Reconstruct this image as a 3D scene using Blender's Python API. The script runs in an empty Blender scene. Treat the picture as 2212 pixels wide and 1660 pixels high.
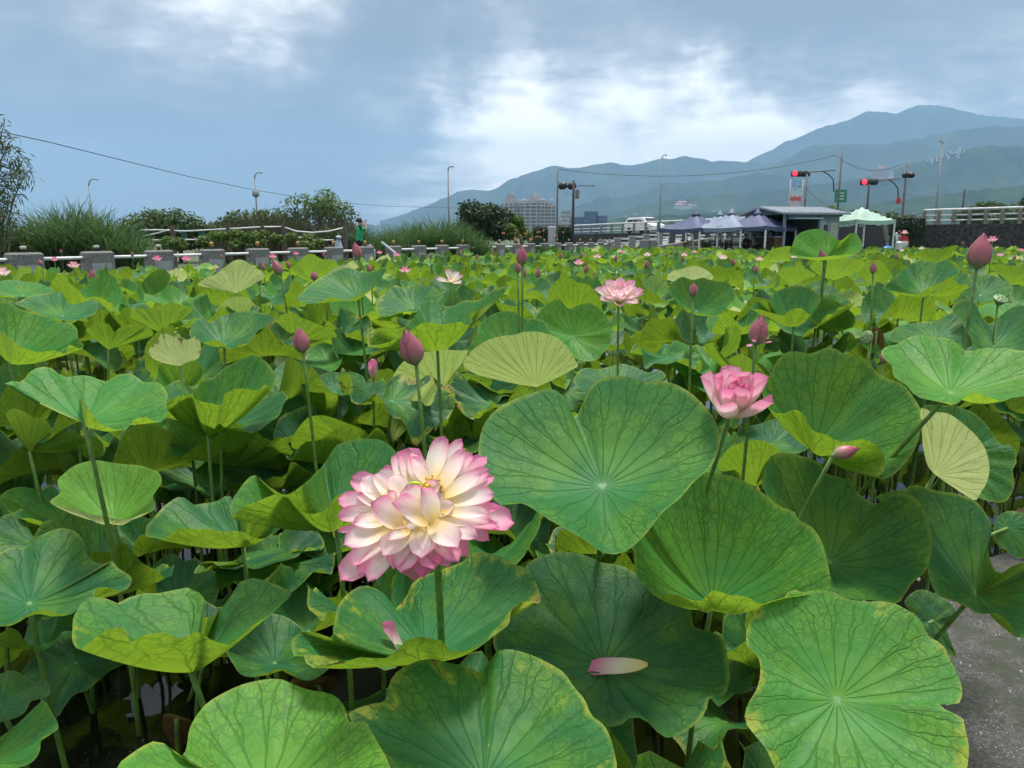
import bpy, bmesh, math, random
import numpy as np
from mathutils import Vector, Matrix
R = math.radians
rnd = random.Random(7)
sc = bpy.context.scene
COL = sc.collection

# ------------------------------------------------------------------ camera
CAM_Z = 1.55
PITCH = R(10.86)
cam = bpy.data.cameras.new('camera')
cam.sensor_width = 34.6
cam.lens = 26.0
cam.clip_start = 0.05
cam.clip_end = 40000
cam_o = bpy.data.objects.new('camera', cam)
COL.objects.link(cam_o)
cam_o.location = (0, 0, CAM_Z)
cam_o.rotation_euler = (R(90) - PITCH, 0, 0)
sc.camera = cam_o

# ------------------------------------------------------------------ sky, sun, exposure
SUN_EL, SUN_AZ = R(73), R(20)          # azimuth from +Y towards +X
SUN_STRENGTH = 1.5
EXPOSURE = 1.95
SKY = 0.98                               # cloud radiance scale
HAZE = 1.6e-4                           # extinction of the hazy air, per metre
w = bpy.data.worlds.new('World'); sc.world = w; w.use_nodes = True
sc.view_settings.view_transform = 'Standard'
sc.view_settings.look = 'None'
sc.view_settings.gamma = 1
sc.view_settings.use_curve_mapping = False
sc.view_settings.exposure = EXPOSURE
sc.cycles.use_denoising = True
sc.cycles.max_bounces = 5
sc.cycles.diffuse_bounces = 3
sc.cycles.transparent_max_bounces = 12
sun = bpy.data.lights.new('sun', 'SUN')
sun.energy = SUN_STRENGTH
sun.angle = R(14)
sun.color = (1.0, 0.97, 0.91)
sun_o = bpy.data.objects.new('sun', sun); COL.objects.link(sun_o)
sd = Vector((math.sin(SUN_AZ) * math.cos(SUN_EL), math.cos(SUN_AZ) * math.cos(SUN_EL), math.sin(SUN_EL)))
sun_o.rotation_euler = (-sd).to_track_quat('-Z', 'Y').to_euler()
sun_o.location = (0, 0, 30)


class NT:
    """tiny node-tree helper"""
    def __init__(s, tree):
        s.t = tree; s.n = tree.nodes; s.l = tree.links
    def node(s, typ, **kw):
        n = s.n.new(typ)
        for k, v in kw.items():
            if k == 'ins':
                for i, x in v.items():
                    s.put(n.inputs[i], x)
            else:
                setattr(n, k, v)
        return n
    def put(s, sock, x):
        if isinstance(x, bpy.types.NodeSocket):
            s.l.new(x, sock)
        elif x is not None:
            sock.default_value = x
    def m(s, op, a, b=None, c=None, clamp=False):
        n = s.n.new('ShaderNodeMath'); n.operation = op; n.use_clamp = clamp
        s.put(n.inputs[0], a); s.put(n.inputs[1], b)
        if c is not None: s.put(n.inputs[2], c)
        return n.outputs[0]
    def vm(s, op, a, b=None, sc=None):
        n = s.n.new('ShaderNodeVectorMath'); n.operation = op
        s.put(n.inputs[0], a)
        if b is not None: s.put(n.inputs[1], b)
        if sc is not None: s.put(n.inputs[3], sc)
        return n.outputs['Value'] if op in ('DOT_PRODUCT', 'LENGTH', 'DISTANCE') else n.outputs[0]
    def mix(s, f, a, b, mode='MIX'):
        n = s.n.new('ShaderNodeMix'); n.data_type = 'RGBA'; n.blend_type = mode
        s.put(n.inputs[0], f); s.put(n.inputs[6], a); s.put(n.inputs[7], b)
        return n.outputs[2]
    def sstep(s, x, lo, hi, a=0.0, b=1.0):
        n = s.n.new('ShaderNodeMapRange'); n.interpolation_type = 'SMOOTHSTEP'
        s.put(n.inputs[0], x); s.put(n.inputs[1], lo); s.put(n.inputs[2], hi)
        s.put(n.inputs[3], a); s.put(n.inputs[4], b)
        return n.outputs[0]
    def noise(s, vec, scale, detail=4, rough=0.5, dist=0.0, col=False):
        n = s.n.new('ShaderNodeTexNoise')
        if vec is not None: s.l.new(vec, n.inputs['Vector'])
        n.inputs['Scale'].default_value = scale; n.inputs['Detail'].default_value = detail
        n.inputs['Roughness'].default_value = rough; n.inputs['Distortion'].default_value = dist
        return n.outputs['Color'] if col else n.outputs['Fac']
    def ramp(s, f, stops):
        n = s.n.new('ShaderNodeValToRGB'); s.put(n.inputs[0], f)
        e = n.color_ramp.elements
        while len(e) < len(stops): e.new(0.5)
        for k, (p, c) in enumerate(stops):
            e[k].position = p; e[k].color = tuple(c) + ((1,) if len(c) == 3 else ())
        return n.outputs[0]


# --- pixel helpers: D = 2212 x 1660 view of the photograph
FPX = 2212 * 26.0 / 34.6
CX, CY = 1106.0, 830.0
CP, SP = math.cos(PITCH), math.sin(PITCH)
EYE = Vector((0, 0, CAM_Z))
def ray(px, py):
    x = (px - CX) / FPX; y = -(py - CY) / FPX
    return Vector((x, CP + y * SP, -SP + y * CP)).normalized()
def at(px, py, Y):
    d = ray(px, py)
    return EYE + d * (Y / d.y)
def atz(px, py, z):
    d = ray(px, py)
    return EYE + d * ((z - CAM_Z) / d.z)
def proj(p):
    v = Vector(p) - EYE
    zc = v.y * CP - v.z * SP
    return CX + FPX * v.x / zc, CY - FPX * (v.y * SP + v.z * CP) / zc, zc

# --- the cloudy sky (world): a cloud sheet over a clear Nishita sky
nt = NT(w.node_tree)
for n in list(nt.n): nt.n.remove(n)
wo = nt.node('ShaderNodeOutputWorld')
bg = nt.node('ShaderNodeBackground')
nt.l.new(bg.outputs[0], wo.inputs[0])
sky = nt.node('ShaderNodeTexSky')
sky.sky_type = 'NISHITA'; sky.sun_disc = False
sky.sun_elevation = SUN_EL; sky.sun_rotation = SUN_AZ
sky.air_density = 1.0; sky.dust_density = 0.6; sky.ozone_density = 2.0
clear = nt.vm('MULTIPLY', sky.outputs[0], (0.026, 0.031, 0.037))
tc = nt.node('ShaderNodeTexCoord')
dirv = nt.vm('NORMALIZE', tc.outputs['Generated'])
sep = nt.node('ShaderNodeSeparateXYZ', ins={0: dirv})
elev = sep.outputs[2]
den = nt.m('ADD', nt.m('MAXIMUM', elev, 0.0), 0.13)
cmb = nt.node('ShaderNodeCombineXYZ', ins={0: nt.m('DIVIDE', sep.outputs[0], den), 1: nt.m('DIVIDE', sep.outputs[1], den), 2: 0.0})
sheet = cmb.outputs[0]
n1 = nt.noise(sheet, 0.85, 7, 0.55, 0.35)
n2 = nt.noise(nt.vm('ADD', sheet, (7.3, 2.1, 0)), 2.4, 8, 0.60, 0.25)
n3 = nt.noise(nt.vm('ADD', sheet, (1.3, 9.1, 0)), 0.33, 3, 0.5)
cv = nt.m('ADD', nt.m('MULTIPLY', n1, 0.62), nt.m('ADD', nt.m('MULTIPLY', n2, 0.40), nt.m('MULTIPLY', n3, 0.12)))
n4 = nt.noise(nt.vm('ADD', sheet, (3.7, 5.9, 0)), 6.5, 7, 0.62, 0.3)
cv = nt.m('ADD', cv, nt.m('MULTIPLY', nt.m('SUBTRACT', n4, 0.5), 0.26))
warp = nt.vm('ADD', dirv, nt.vm('SCALE', nt.vm('SUBTRACT', nt.noise(dirv, 4.5, 5, 0.6, 0, True), (0.5, 0.5, 0.5)), sc=0.30))
warp = nt.vm('NORMALIZE', nt.vm('MULTIPLY', warp, (1, 1, 1.35)))
def blob(px, py, rad, wgt):
    global cv
    d = ray(px, py); d = Vector((d.x, d.y, d.z * 1.35)).normalized()
    dot = nt.vm('DOT_PRODUCT', warp, tuple(d))
    k = nt.sstep(dot, math.cos(R(rad)), 1.0, 0.0, wgt)
    cv = nt.m('ADD', cv, k)
for b in ((1330, 270, 15, .30), (1000, 350, 13, .24), (1600, 320, 13, .28), (480, 40, 12, .11), (1750, 250, 11, .18), (2150, 180, 9, .10), (60, 30, 8, .08),
          (830, 235, 12, -.22), (130, 230, 14, -.14), (1900, 70, 15, -.22), (1450, 40, 12, -.22), (1000, 70, 10, -.16), (1750, 150, 8, -.20), (560, 290, 9, -.10),
          (300, 420, 22, -.12)):
    blob(*b)
cloud = nt.ramp(cv, [(0.30, (0.088, 0.092, 0.104)), (0.46, (0.130, 0.135, 0.147)), (0.57, (0.205, 0.208, 0.215)), (0.69, (0.400, 0.392, 0.375)), (0.92, (0.820, 0.770, 0.680))])
cover = nt.m('ADD', nt.sstep(elev, 0.0, 0.13, 0.30, 1.0), nt.sstep(cv, 0.42, 0.62, -0.10, 0.55), clamp=True)
col = nt.mix(cover, clear, nt.vm('SCALE', cloud, sc=SKY))
# an overcast sheet is thinner to look through overhead than along the horizon (CIE overcast law, softened)
lum = nt.sstep(elev, 0.30, 1.0, 1.0, 1.8)
col = nt.vm('SCALE', col, sc=lum)
nt.l.new(col, bg.inputs[0])
bg.inputs[1].default_value = 1.0

# ------------------------------------------------------------------ object helpers
def tag(o, label=None, cat=None, group=None, kind=None):
    if label: o['label'] = label
    if cat: o['category'] = cat
    if group: o['group'] = group
    if kind: o['kind'] = kind
    return o
def link(o, parent=None):
    COL.objects.link(o)
    if parent is not None: o.parent = parent
    return o
def empty(name, loc=(0, 0, 0), rz=0.0, parent=None):
    o = bpy.data.objects.new(name, None); o.location = loc; o.rotation_euler = (0, 0, rz)
    o.empty_display_size = 0.1
    return link(o, parent)
def mesh_np(name, v, f, mats, uv=None, smooth=True, mi=None):
    me = bpy.data.meshes.new(name)
    me.from_pydata([tuple(x) for x in v], [], [tuple(int(i) for i in q) for q in f])
    for m_ in (mats if isinstance(mats, (list, tuple)) else [mats]): me.materials.append(m_)
    if uv is not None:
        lay = me.uv_layers.new(name='UVMap')
        li = np.empty(len(me.loops), dtype=np.int32); me.loops.foreach_get('vertex_index', li)
        lay.data.foreach_set('uv', np.asarray(uv, dtype=np.float32)[li].ravel())
    if smooth: me.polygons.foreach_set('use_smooth', [True] * len(me.polygons))
    if mi is not None: me.polygons.foreach_set('material_index', mi)
    me.update()
    return me
def obj(name, me, parent=None, loc=None):
    o = bpy.data.objects.new(name, me)
    if loc is not None: o.location = loc
    return link(o, parent)

class MB:
    """collects boxes, prisms, tubes into one mesh"""
    def __init__(s): s.v = []; s.f = []; s.sm = []
    def add(s, v, f, smooth=False):
        b = len(s.v); s.v += [tuple(x) for x in v]; s.f += [tuple(i + b for i in q) for q in f]; s.sm += [smooth] * len(f)
        return s
    def box(s, c, d, rz=0.0, rx=0.0, ry=0.0):
        M = Matrix.Translation(c) @ Matrix.Rotation(rz, 4, 'Z') @ Matrix.Rotation(ry, 4, 'Y') @ Matrix.Rotation(rx, 4, 'X')
        v = [M @ Vector((sx * d[0] / 2, sy * d[1] / 2, sz * d[2] / 2)) for sx in (-1, 1) for sy in (-1, 1) for sz in (-1, 1)]
        return s.add(v, [(0, 1, 3, 2), (4, 6, 7, 5), (0, 4, 5, 1), (2, 3, 7, 6), (0, 2, 6, 4), (1, 5, 7, 3)])
    def cbox(s, c, d, b, rz=0.0):
        """box with chamfered vertical edges and top"""
        x, y, z = d[0] / 2, d[1] / 2, d[2] / 2
        M = Matrix.Translation(c) @ Matrix.Rotation(rz, 4, 'Z')
        def ring(ix, iy, zz): return [(-x + ix + b, -y + iy, zz), (x - ix - b, -y + iy, zz), (x - ix, -y + iy + b, zz), (x - ix, y - iy - b, zz), (x - ix - b, y - iy, zz), (-x + ix + b, y - iy, zz), (-x + ix, y - iy - b, zz), (-x + ix, -y + iy + b, zz)]
        v = ring(0, 0, -z) + ring(0, 0, z - b) + ring(b, b, z)
        f = [tuple(range(7, -1, -1)), tuple(range(16, 24))]
        for k in range(2):
            for i in range(8):
                j = (i + 1) % 8
                f.append((k * 8 + i, k * 8 + j, k * 8 + 8 + j, k * 8 + 8 + i))
        return s.add([M @ Vector(p) for p in v], f)
    def tube(s, pts, rad, n=8, cap=True, closed=False):
        pts = [Vector(p) for p in pts]
        rads = rad if isinstance(rad, (list, tuple)) else [rad] * len(pts)
        v = []; f = []
        ref = None
        for i, p in enumerate(pts):
            a = pts[max(i - 1, 0)]; c = pts[min(i + 1, len(pts) - 1)]
            t = (c - a).normalized()
            if ref is None:
                ref = t.orthogonal().normalized()
            else:
                ref = (ref - t * ref.dot(t)).normalized()
            bi = t.cross(ref)
            for k in range(n):
                an = 2 * math.pi * k / n
                v.append(p + (ref * math.cos(an) + bi * math.sin(an)) * rads[i])
        for i in range(len(pts) - 1):
            for k in range(n):
                j = (k + 1) % n
                f.append((i * n + k, i * n + j, (i + 1) * n + j, (i + 1) * n + k))
        if cap:
            f.append(tuple(range(n - 1, -1, -1))); f.append(tuple(range((len(pts) - 1) * n, len(pts) * n)))
        return s.add(v, f, True)
    def lathe(s, prof, n=12, c=(0, 0, 0)):
        v = []; f = []
        for (r, z) in prof:
            for k in range(n):
                an = 2 * math.pi * k / n
                v.append((c[0] + r * math.cos(an), c[1] + r * math.sin(an), c[2] + z))
        for i in range(len(prof) - 1):
            for k in range(n):
                j = (k + 1) % n
                f.append((i * n + k, i * n + j, (i + 1) * n + j, (i + 1) * n + k))
        f.append(tuple(range(n - 1, -1, -1))); f.append(tuple(range((len(prof) - 1) * n, len(prof) * n)))
        return s.add(v, f, True)
    def mesh(s, name, mat):
        me = bpy.data.meshes.new(name); me.from_pydata(s.v, [], s.f)
        for m_ in (mat if isinstance(mat, (list, tuple)) else [mat]): me.materials.append(m_)
        me.polygons.foreach_set('use_smooth', s.sm); me.update()
        return me
    def build(s, name, mat, parent=None, loc=None):
        return obj(name, s.mesh(name, mat), parent, loc)

# ------------------------------------------------------------------ materials
MATS = {}
def mat_base(name):
    m_ = bpy.data.materials.new(name); m_.use_nodes = True
    t = NT(m_.node_tree); bs = t.n['Principled BSDF']; out = t.n['Material Output']
    MATS[name] = m_
    return m_, t, bs, out
def simple(name, c, rough=0.6, var=0.12, scale=6.0, metal=0.0, bump=0.0, spec=0.5, c2=None, detail=5):
    m_, t, bs, out = mat_base(name)
    co = t.node('ShaderNodeTexCoord').outputs['Object']
    nz = t.noise(co, scale, detail, 0.6)
    lo = tuple(x * (1 - var * 2) for x in c); hi = tuple(min(1, x * (1 + var)) for x in c) if c2 is None else c2
    t.put(bs.inputs['Base Color'], t.ramp(nz, [(0.3, lo), (0.7, hi)]))
    bs.inputs['Roughness'].default_value = rough; bs.inputs['Metallic'].default_value = metal
    bs.inputs['Specular IOR Level'].default_value = spec
    if bump:
        bn = t.node('ShaderNodeBump', ins={'Strength': bump, 'Distance': 0.02, 'Height': nz})
        t.l.new(bn.outputs[0], bs.inputs['Normal'])
    return m_
def emit(name, c, s):
    m_, t, bs, out = mat_base(name)
    bs.inputs['Base Color'].default_value = c + (1,)
    bs.inputs['Emission Color'].default_value = c + (1,); bs.inputs['Emission Strength'].default_value = s
    return m_

def leaf_material(name, attr_type):
    m_, t, bs, out = mat_base(name)
    def attr(nm):
        a = t.node('ShaderNodeAttribute'); a.attribute_type = attr_type; a.attribute_name = nm
        return a.outputs['Fac']
    tone, dmg, seed = attr('tone'), attr('damage'), attr('seed')
    uv = t.node('ShaderNodeUVMap').outputs[0]
    p = t.vm('SCALE', t.vm('SUBTRACT', uv, (0.5, 0.5, 0)), sc=2.0)
    r = t.vm('LENGTH', p)
    s3 = t.node('ShaderNodeCombineXYZ', ins={0: t.m('MULTIPLY', seed, 17.0), 1: t.m('MULTIPLY', seed, 31.0), 2: t.m('MULTIPLY', seed, 53.0)}).outputs[0]
    ps = t.vm('ADD', p, s3)
    wob = t.m('MULTIPLY', t.m('SUBTRACT', t.noise(ps, 3.0, 3), 0.5), 1.1)
    sp = t.node('ShaderNodeSeparateXYZ', ins={0: p})
    th = t.m('MULTIPLY', t.m('ARCTAN2', sp.outputs[1], sp.outputs[0]), t.m('MULTIPLY', t.m('FLOOR', t.m('ADD', 17.0, t.m('MULTIPLY', seed, 7.99))), 1 / (2 * math.pi)))
    th = t.m('ADD', t.m('ADD', th, 40.0), t.m('MULTIPLY', wob, r))
    ft = t.m('ABSOLUTE', t.m('SUBTRACT', t.m('FRACT', th), 0.5))
    sp1 = t.m('MULTIPLY', t.m('MAXIMUM', t.m('SUBTRACT', r, 0.42), 0.0), 0.42)
    d1 = t.m('MULTIPLY', t.m('ABSOLUTE', t.m('SUBTRACT', ft, sp1)), r)
    vein = t.sstep(d1, 0.004, t.m('ADD', 0.022, t.m('MULTIPLY', r, 0.020)), 1.0, 0.0)
    vein = t.m('MULTIPLY', vein, t.sstep(r, 0.05, 0.14))
    wp = t.vm('ADD', ps, t.vm('SCALE', t.noise(ps, 9.0, 2, 0.5, 0, True), sc=0.09))
    def vor(scale):
        vo = t.node('ShaderNodeTexVoronoi'); vo.feature = 'DISTANCE_TO_EDGE'; t.l.new(wp, vo.inputs['Vector']); vo.inputs['Scale'].default_value = scale
        return vo.outputs['Distance']
    ret = t.sstep(vor(9.0), 0.01, 0.13, 1.0, 0.0)
    ret2 = t.sstep(vor(24.0), 0.0, 0.22, 1.0, 0.0)
    ret = t.m('MULTIPLY', t.m('MAXIMUM', ret, t.m('MULTIPLY', ret2, 0.55)), t.sstep(r, 0.25, 0.7, 0.0, 1.0))
    blot = t.noise(ps, 1.7, 4, 0.55)
    fine = t.noise(ps, 42.0, 3, 0.6)
    # upper side
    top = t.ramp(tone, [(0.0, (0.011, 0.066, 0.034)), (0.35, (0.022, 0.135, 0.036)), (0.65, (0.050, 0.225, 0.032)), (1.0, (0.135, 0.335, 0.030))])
    top = t.mix(t.sstep(blot, 0.40, 0.66, 0.0, 0.75), top, t.mix(0.60, top, (0.16, 0.34, 0.018, 1)))
    wax = t.m('MULTIPLY', t.sstep(r, 0.0, 0.75, 0.34, 0.08), t.sstep(tone, 0.2, 1.0, 1.0, 0.55))
    wax = t.m('MULTIPLY', wax, t.sstep(t.noise(ps, 2.6, 4, 0.6), 0.3, 0.7, 0.35, 1.25))
    top = t.mix(wax, top, (0.045, 0.235, 0.095, 1))
    dark = t.m('MULTIPLY', t.m('MAXIMUM', t.m('MULTIPLY', vein, 0.62), t.m('MULTIPLY', ret, 0.72)), t.sstep(blot, 0.30, 0.58, 0.25, 1.0))
    top = t.mix(dark, top, t.mix(0.68, top, (0.010, 0.060, 0.020, 1)))
    # under side
    und = t.ramp(tone, [(0.0, (0.085, 0.175, 0.026)), (0.5, (0.215, 0.330, 0.040)), (0.8, (0.34, 0.44, 0.09)), (1.0, (0.520, 0.590, 0.260))])
    und = t.mix(t.sstep(blot, 0.4, 0.7, 0.0, 0.45), und, (0.26, 0.34, 0.055, 1))
    und = t.mix(t.m('MAXIMUM', t.m('MULTIPLY', vein, 0.75), t.m('MULTIPLY', ret, 0.28)), und, t.mix(0.6, und, (0.08, 0.11, 0.015, 1)))
    back = t.node('ShaderNodeNewGeometry').outputs['Backfacing']
    colr = t.mix(back, top, und)
    colr = t.mix(t.m('MULTIPLY', t.m('SUBTRACT', fine, 0.5), 0.5), colr, t.mix(0.5, colr, (0.20, 0.36, 0.06, 1)))
    # pale hub, yellow rim, brown scorched places
    colr = t.mix(t.sstep(r, 0.030, 0.040, 0.8, 0.0), colr, (0.20, 0.36, 0.16, 1))
    colr = t.mix(t.m('MULTIPLY', t.sstep(r, 0.955, 0.995), t.sstep(t.noise(ps, 2.2, 3), 0.35, 0.65, 0.08, 0.62)), colr, (0.30, 0.36, 0.05, 1))
    sc_n = t.noise(ps, 3.4, 6, 0.68)
    scorch = t.sstep(t.m('ADD', t.m('ADD', sc_n, t.m('MULTIPLY', dmg, 0.36)), t.m('MULTIPLY', t.m('SUBTRACT', r, 1.0), 0.55)), 0.80, 0.86)
    halo = t.sstep(t.m('ADD', t.m('ADD', sc_n, t.m('MULTIPLY', dmg, 0.36)), t.m('MULTIPLY', t.m('SUBTRACT', r, 1.0), 0.55)), 0.70, 0.82, 0.0, 0.8)
    colr = t.mix(halo, colr, (0.34, 0.36, 0.035, 1))
    brown = t.ramp(fine, [(0.3, (0.09, 0.045, 0.018)), (0.7, (0.30, 0.19, 0.09))])
    colr = t.mix(scorch, colr, brown)
    # little flecks
    fl = t.sstep(t.noise(ps, 26.0, 2, 0.5), 0.735, 0.76, 0.0, 0.7)
    colr = t.mix(fl, colr, (0.30, 0.33, 0.10, 1))
    t.put(bs.inputs['Base Color'], colr)
    bs.inputs['Roughness'].default_value = 0.46
    t.put(bs.inputs['Roughness'], t.m('ADD', 0.46, t.m('MULTIPLY', fine, 0.10)))
    t.put(bs.inputs['Specular IOR Level'], t.m('SUBTRACT', 0.22, t.m('MULTIPLY', back, 0.12)))
    hgt = t.m('ADD', t.m('MULTIPLY', vein, -1.0), t.m('ADD', t.m('MULTIPLY', ret, -0.12), t.m('ADD', t.m('MULTIPLY', t.noise(ps, 4.0, 2), 1.8), t.m('MULTIPLY', fine, 0.05))))
    bn = t.node('ShaderNodeBump', ins={'Strength': 0.45, 'Distance': 0.006, 'Height': hgt})
    t.l.new(bn.outputs[0], bs.inputs['Normal'])
    trc = t.mix(t.m('MAXIMUM', t.m('MULTIPLY', vein, 0.8), t.m('MULTIPLY', ret, 0.6)), (0.36, 0.56, 0.035, 1), (0.13, 0.27, 0.018, 1))
    trc = t.mix(t.sstep(tone, 0.76, 0.95), trc, t.mix(t.m('MULTIPLY', vein, 0.7), (0.52, 0.58, 0.22, 1), (0.25, 0.32, 0.06, 1)))
    trc = t.mix(scorch, trc, (0.08, 0.04, 0.01, 1))
    trc = t.vm('SCALE', trc, sc=t.m('ADD', 0.55, t.m('MULTIPLY', tone, 0.75)))
    tr = t.node('ShaderNodeBsdfTranslucent', ins={'Color': trc})
    t.l.new(bn.outputs[0], tr.inputs['Normal'])
    mx = t.node('ShaderNodeMixShader', ins={0: 0.35})
    t.l.new(bs.outputs[0], mx.inputs[1]); t.l.new(tr.outputs[0], mx.inputs[2])
    hole = t.m('MULTIPLY', t.sstep(t.m('ADD', t.m('ADD', sc_n, t.m('MULTIPLY', t.m('MINIMUM', dmg, 1.0), 0.36)), t.m('MULTIPLY', t.m('SUBTRACT', r, 1.0), 0.55)), 0.905, 0.915), t.sstep(dmg, 0.05, 0.2))
    th_ = t.node('ShaderNodeBsdfTransparent'); mh = t.node('ShaderNodeMixShader', ins={0: hole})
    t.l.new(mx.outputs[0], mh.inputs[1]); t.l.new(th_.outputs[0], mh.inputs[2])
    t.l.new(mh.outputs[0], out.inputs[0])
    return m_
M_LEAF = leaf_material('lotus_leaf', 'OBJECT')
M_LEAFG = leaf_material('lotus_leaf_field', 'GEOMETRY')

def stem_material():
    m_, t, bs, out = mat_base('lotus_stem')
    co = t.node('ShaderNodeTexCoord').outputs['Object']
    nz = t.noise(co, 30, 4, 0.6)
    t.put(bs.inputs['Base Color'], t.ramp(nz, [(0.25, (0.06, 0.09, 0.02)), (0.45, (0.10, 0.19, 0.03)), (0.75, (0.17, 0.29, 0.05))]))
    bs.inputs['Roughness'].default_value = 0.5
    bn = t.node('ShaderNodeBump', ins={'Strength': 0.5, 'Distance': 0.002, 'Height': t.noise(co, 160, 2)})
    t.l.new(bn.outputs[0], bs.inputs['Normal'])
    return m_
M_STEM = stem_material()

def petal_material(name):
    m_, t, bs, out = mat_base(name)
    a = t.node('ShaderNodeAttribute'); a.attribute_type = 'OBJECT'; a.attribute_name = 'pink'
    pink = a.outputs['Fac']
    uv = t.node('ShaderNodeUVMap').outputs[0]
    s_ = t.node('ShaderNodeSeparateXYZ', ins={0: uv})
    u, v = s_.outputs[0], s_.outputs[1]
    edge = t.m('MULTIPLY', t.m('ABSOLUTE', t.m('SUBTRACT', u, 0.5)), 2.0)
    str_ = t.node('ShaderNodeCombineXYZ', ins={0: t.m('MULTIPLY', u, 26.0), 1: t.m('MULTIPLY', v, 1.6), 2: 0.0}).outputs[0]
    oi = t.node('ShaderNodeObjectInfo').outputs['Random']
    lines = t.noise(t.vm('ADD', str_, t.vm('SCALE', (1.0, 1.0, 1.0), sc=t.m('MULTIPLY', oi, 40.0))), 1.0, 4, 0.6)
    tip = t.sstep(t.m('ADD', v, t.m('MULTIPLY', t.m('POWER', edge, 3.0), 0.26)), t.m('SUBTRACT', 0.88, t.m('MULTIPLY', pink, 0.78)), t.m('SUBTRACT', 1.24, t.m('MULTIPLY', pink, 0.24)))
    tip = t.m('ADD', tip, t.m('MULTIPLY', t.sstep(lines, 0.56, 0.72), t.sstep(v, 0.15, 0.7, 0.0, 0.24)), clamp=True)
    base = t.ramp(v, [(0.0, (0.86, 0.62, 0.16)), (0.22, (0.90, 0.76, 0.42)), (0.50, (0.92, 0.80, 0.72)), (1.0, (0.90, 0.72, 0.74))])
    pk = t.mix(tip, base, (0.82, 0.22, 0.42, 1))
    back = t.node('ShaderNodeNewGeometry').outputs['Backfacing']
    pk = t.mix(t.m('MULTIPLY', back, t.m('ADD', 0.05, t.m('MULTIPLY', pink, 0.40))), pk, (0.84, 0.32, 0.47, 1))
    t.put(bs.inputs['Base Color'], pk)
    bs.inputs['Roughness'].default_value = 0.5; bs.inputs['Specular IOR Level'].default_value = 0.3
    bn = t.node('ShaderNodeBump', ins={'Strength': 0.35, 'Distance': 0.002, 'Height': lines})
    t.l.new(bn.outputs[0], bs.inputs['Normal'])
    tr = t.node('ShaderNodeBsdfTranslucent', ins={'Color': pk})
    mx = t.node('ShaderNodeMixShader', ins={0: 0.48})
    t.l.new(bs.outputs[0], mx.inputs[1]); t.l.new(tr.outputs[0], mx.inputs[2]); t.l.new(mx.outputs[0], out.inputs[0])
    return m_
M_PETAL = petal_material('lotus_petal')
def bud_material():
    m_, t, bs, out = mat_base('lotus_bud')
    uv = t.node('ShaderNodeUVMap').outputs[0]
    s_ = t.node('ShaderNodeSeparateXYZ', ins={0: uv})
    u, v = s_.outputs[0], s_.outputs[1]
    st = t.node('ShaderNodeCombineXYZ', ins={0: t.m('MULTIPLY', u, 22.0), 1: t.m('MULTIPLY', v, 2.0), 2: 0.0}).outputs[0]
    ln = t.noise(st, 1.0, 4, 0.6)
    c = t.ramp(t.m('ADD', v, t.m('MULTIPLY', t.m('SUBTRACT', ln, 0.5), 0.35)), [(0.0, (0.26, 0.30, 0.13)), (0.22, (0.36, 0.20, 0.16)), (0.6, (0.36, 0.10, 0.12)), (1.0, (0.28, 0.045, 0.085))])
    edge = t.m('MULTIPLY', t.m('ABSOLUTE', t.m('SUBTRACT', u, 0.5)), 2.0)
    c = t.mix(t.sstep(edge, 0.70, 0.97, 0.0, 0.85), c, (0.15, 0.012, 0.03, 1))
    t.put(bs.inputs['Base Color'], c); bs.inputs['Roughness'].default_value = 0.45
    return m_
M_BUD = bud_material()

M_CONC = simple('weathered_concrete', (0.26, 0.255, 0.245), 0.85, 0.3, 14, bump=0.5)
M_PEBB = simple('pebbledash', (0.25, 0.245, 0.235), 0.9, 0.45, 60, bump=1.0, detail=2)
M_WHITE = simple('white_paint', (0.72, 0.73, 0.73), 0.4, 0.06, 5)
M_STEEL = simple('galvanised_steel', (0.30, 0.315, 0.33), 0.45, 0.15, 8, metal=0.4)
M_DARK = simple('dark_metal', (0.035, 0.037, 0.04), 0.5, 0.2, 8)
M_BLACK = simple('black_plastic', (0.02, 0.02, 0.021), 0.45, 0.2, 8)
M_WIRE = simple('wire', (0.05, 0.05, 0.055), 0.6, 0.1, 3)
# ================================================================== THE SETTING
GZ = 0.45
FY0, FB = 15.2, 0.0911
def fence_pt(i):
    Y = FY0 * (1 + FB * i)
    return Vector((((-1040 + 75.5 * i) / 1662) * FY0, Y, 0))
POND = [(-22.0, 0.55), (40.0, 0.55), (60.0, 40.0), (42.0, 50.0), (26.0, 46.5), (8.2, 45.2), tuple(fence_pt(23) + Vector((.35, -.15, 0)))[:2], tuple(fence_pt(-6) + Vector((.35, -.15, 0)))[:2], (-22.0, 4.0)]
def ground_mat():
    m_, t, bs, out = mat_base('earth')
    co = t.node('ShaderNodeTexCoord').outputs['Object']
    a = t.noise(co, 0.05, 6, 0.6); b = t.noise(co, 2.0, 5, 0.6)
    c = t.ramp(a, [(0.35, (0.045, 0.075, 0.025)), (0.6, (0.075, 0.10, 0.035)), (0.8, (0.12, 0.11, 0.07))])
    t.put(bs.inputs['Base Color'], t.mix(t.m('MULTIPLY', b, 0.5), c, (0.04, 0.05, 0.02, 1))); bs.inputs['Roughness'].default_value = 0.95
    return m_
M_EARTH = ground_mat()
gc = np.mean(np.array(POND), axis=0)
v = []; f = []; n = len(POND)
for (x, y) in POND: v.append((x, y, GZ))
for (x, y) in POND:
    a = math.atan2(y - gc[1], x - gc[0]); v.append((gc[0] + 11500 * math.cos(a), gc[1] + 11500 * math.sin(a), GZ))
for (x, y) in POND: v.append((x, y, -0.6))
for i in range(n):
    j = (i + 1) % n
    f.append((i, n + i, n + j, j)); f.append((2 * n + i, i, j, 2 * n + j))
tag(obj('ground', mesh_np('ground', v, f, M_EARTH, smooth=False)), kind='structure')
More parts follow.
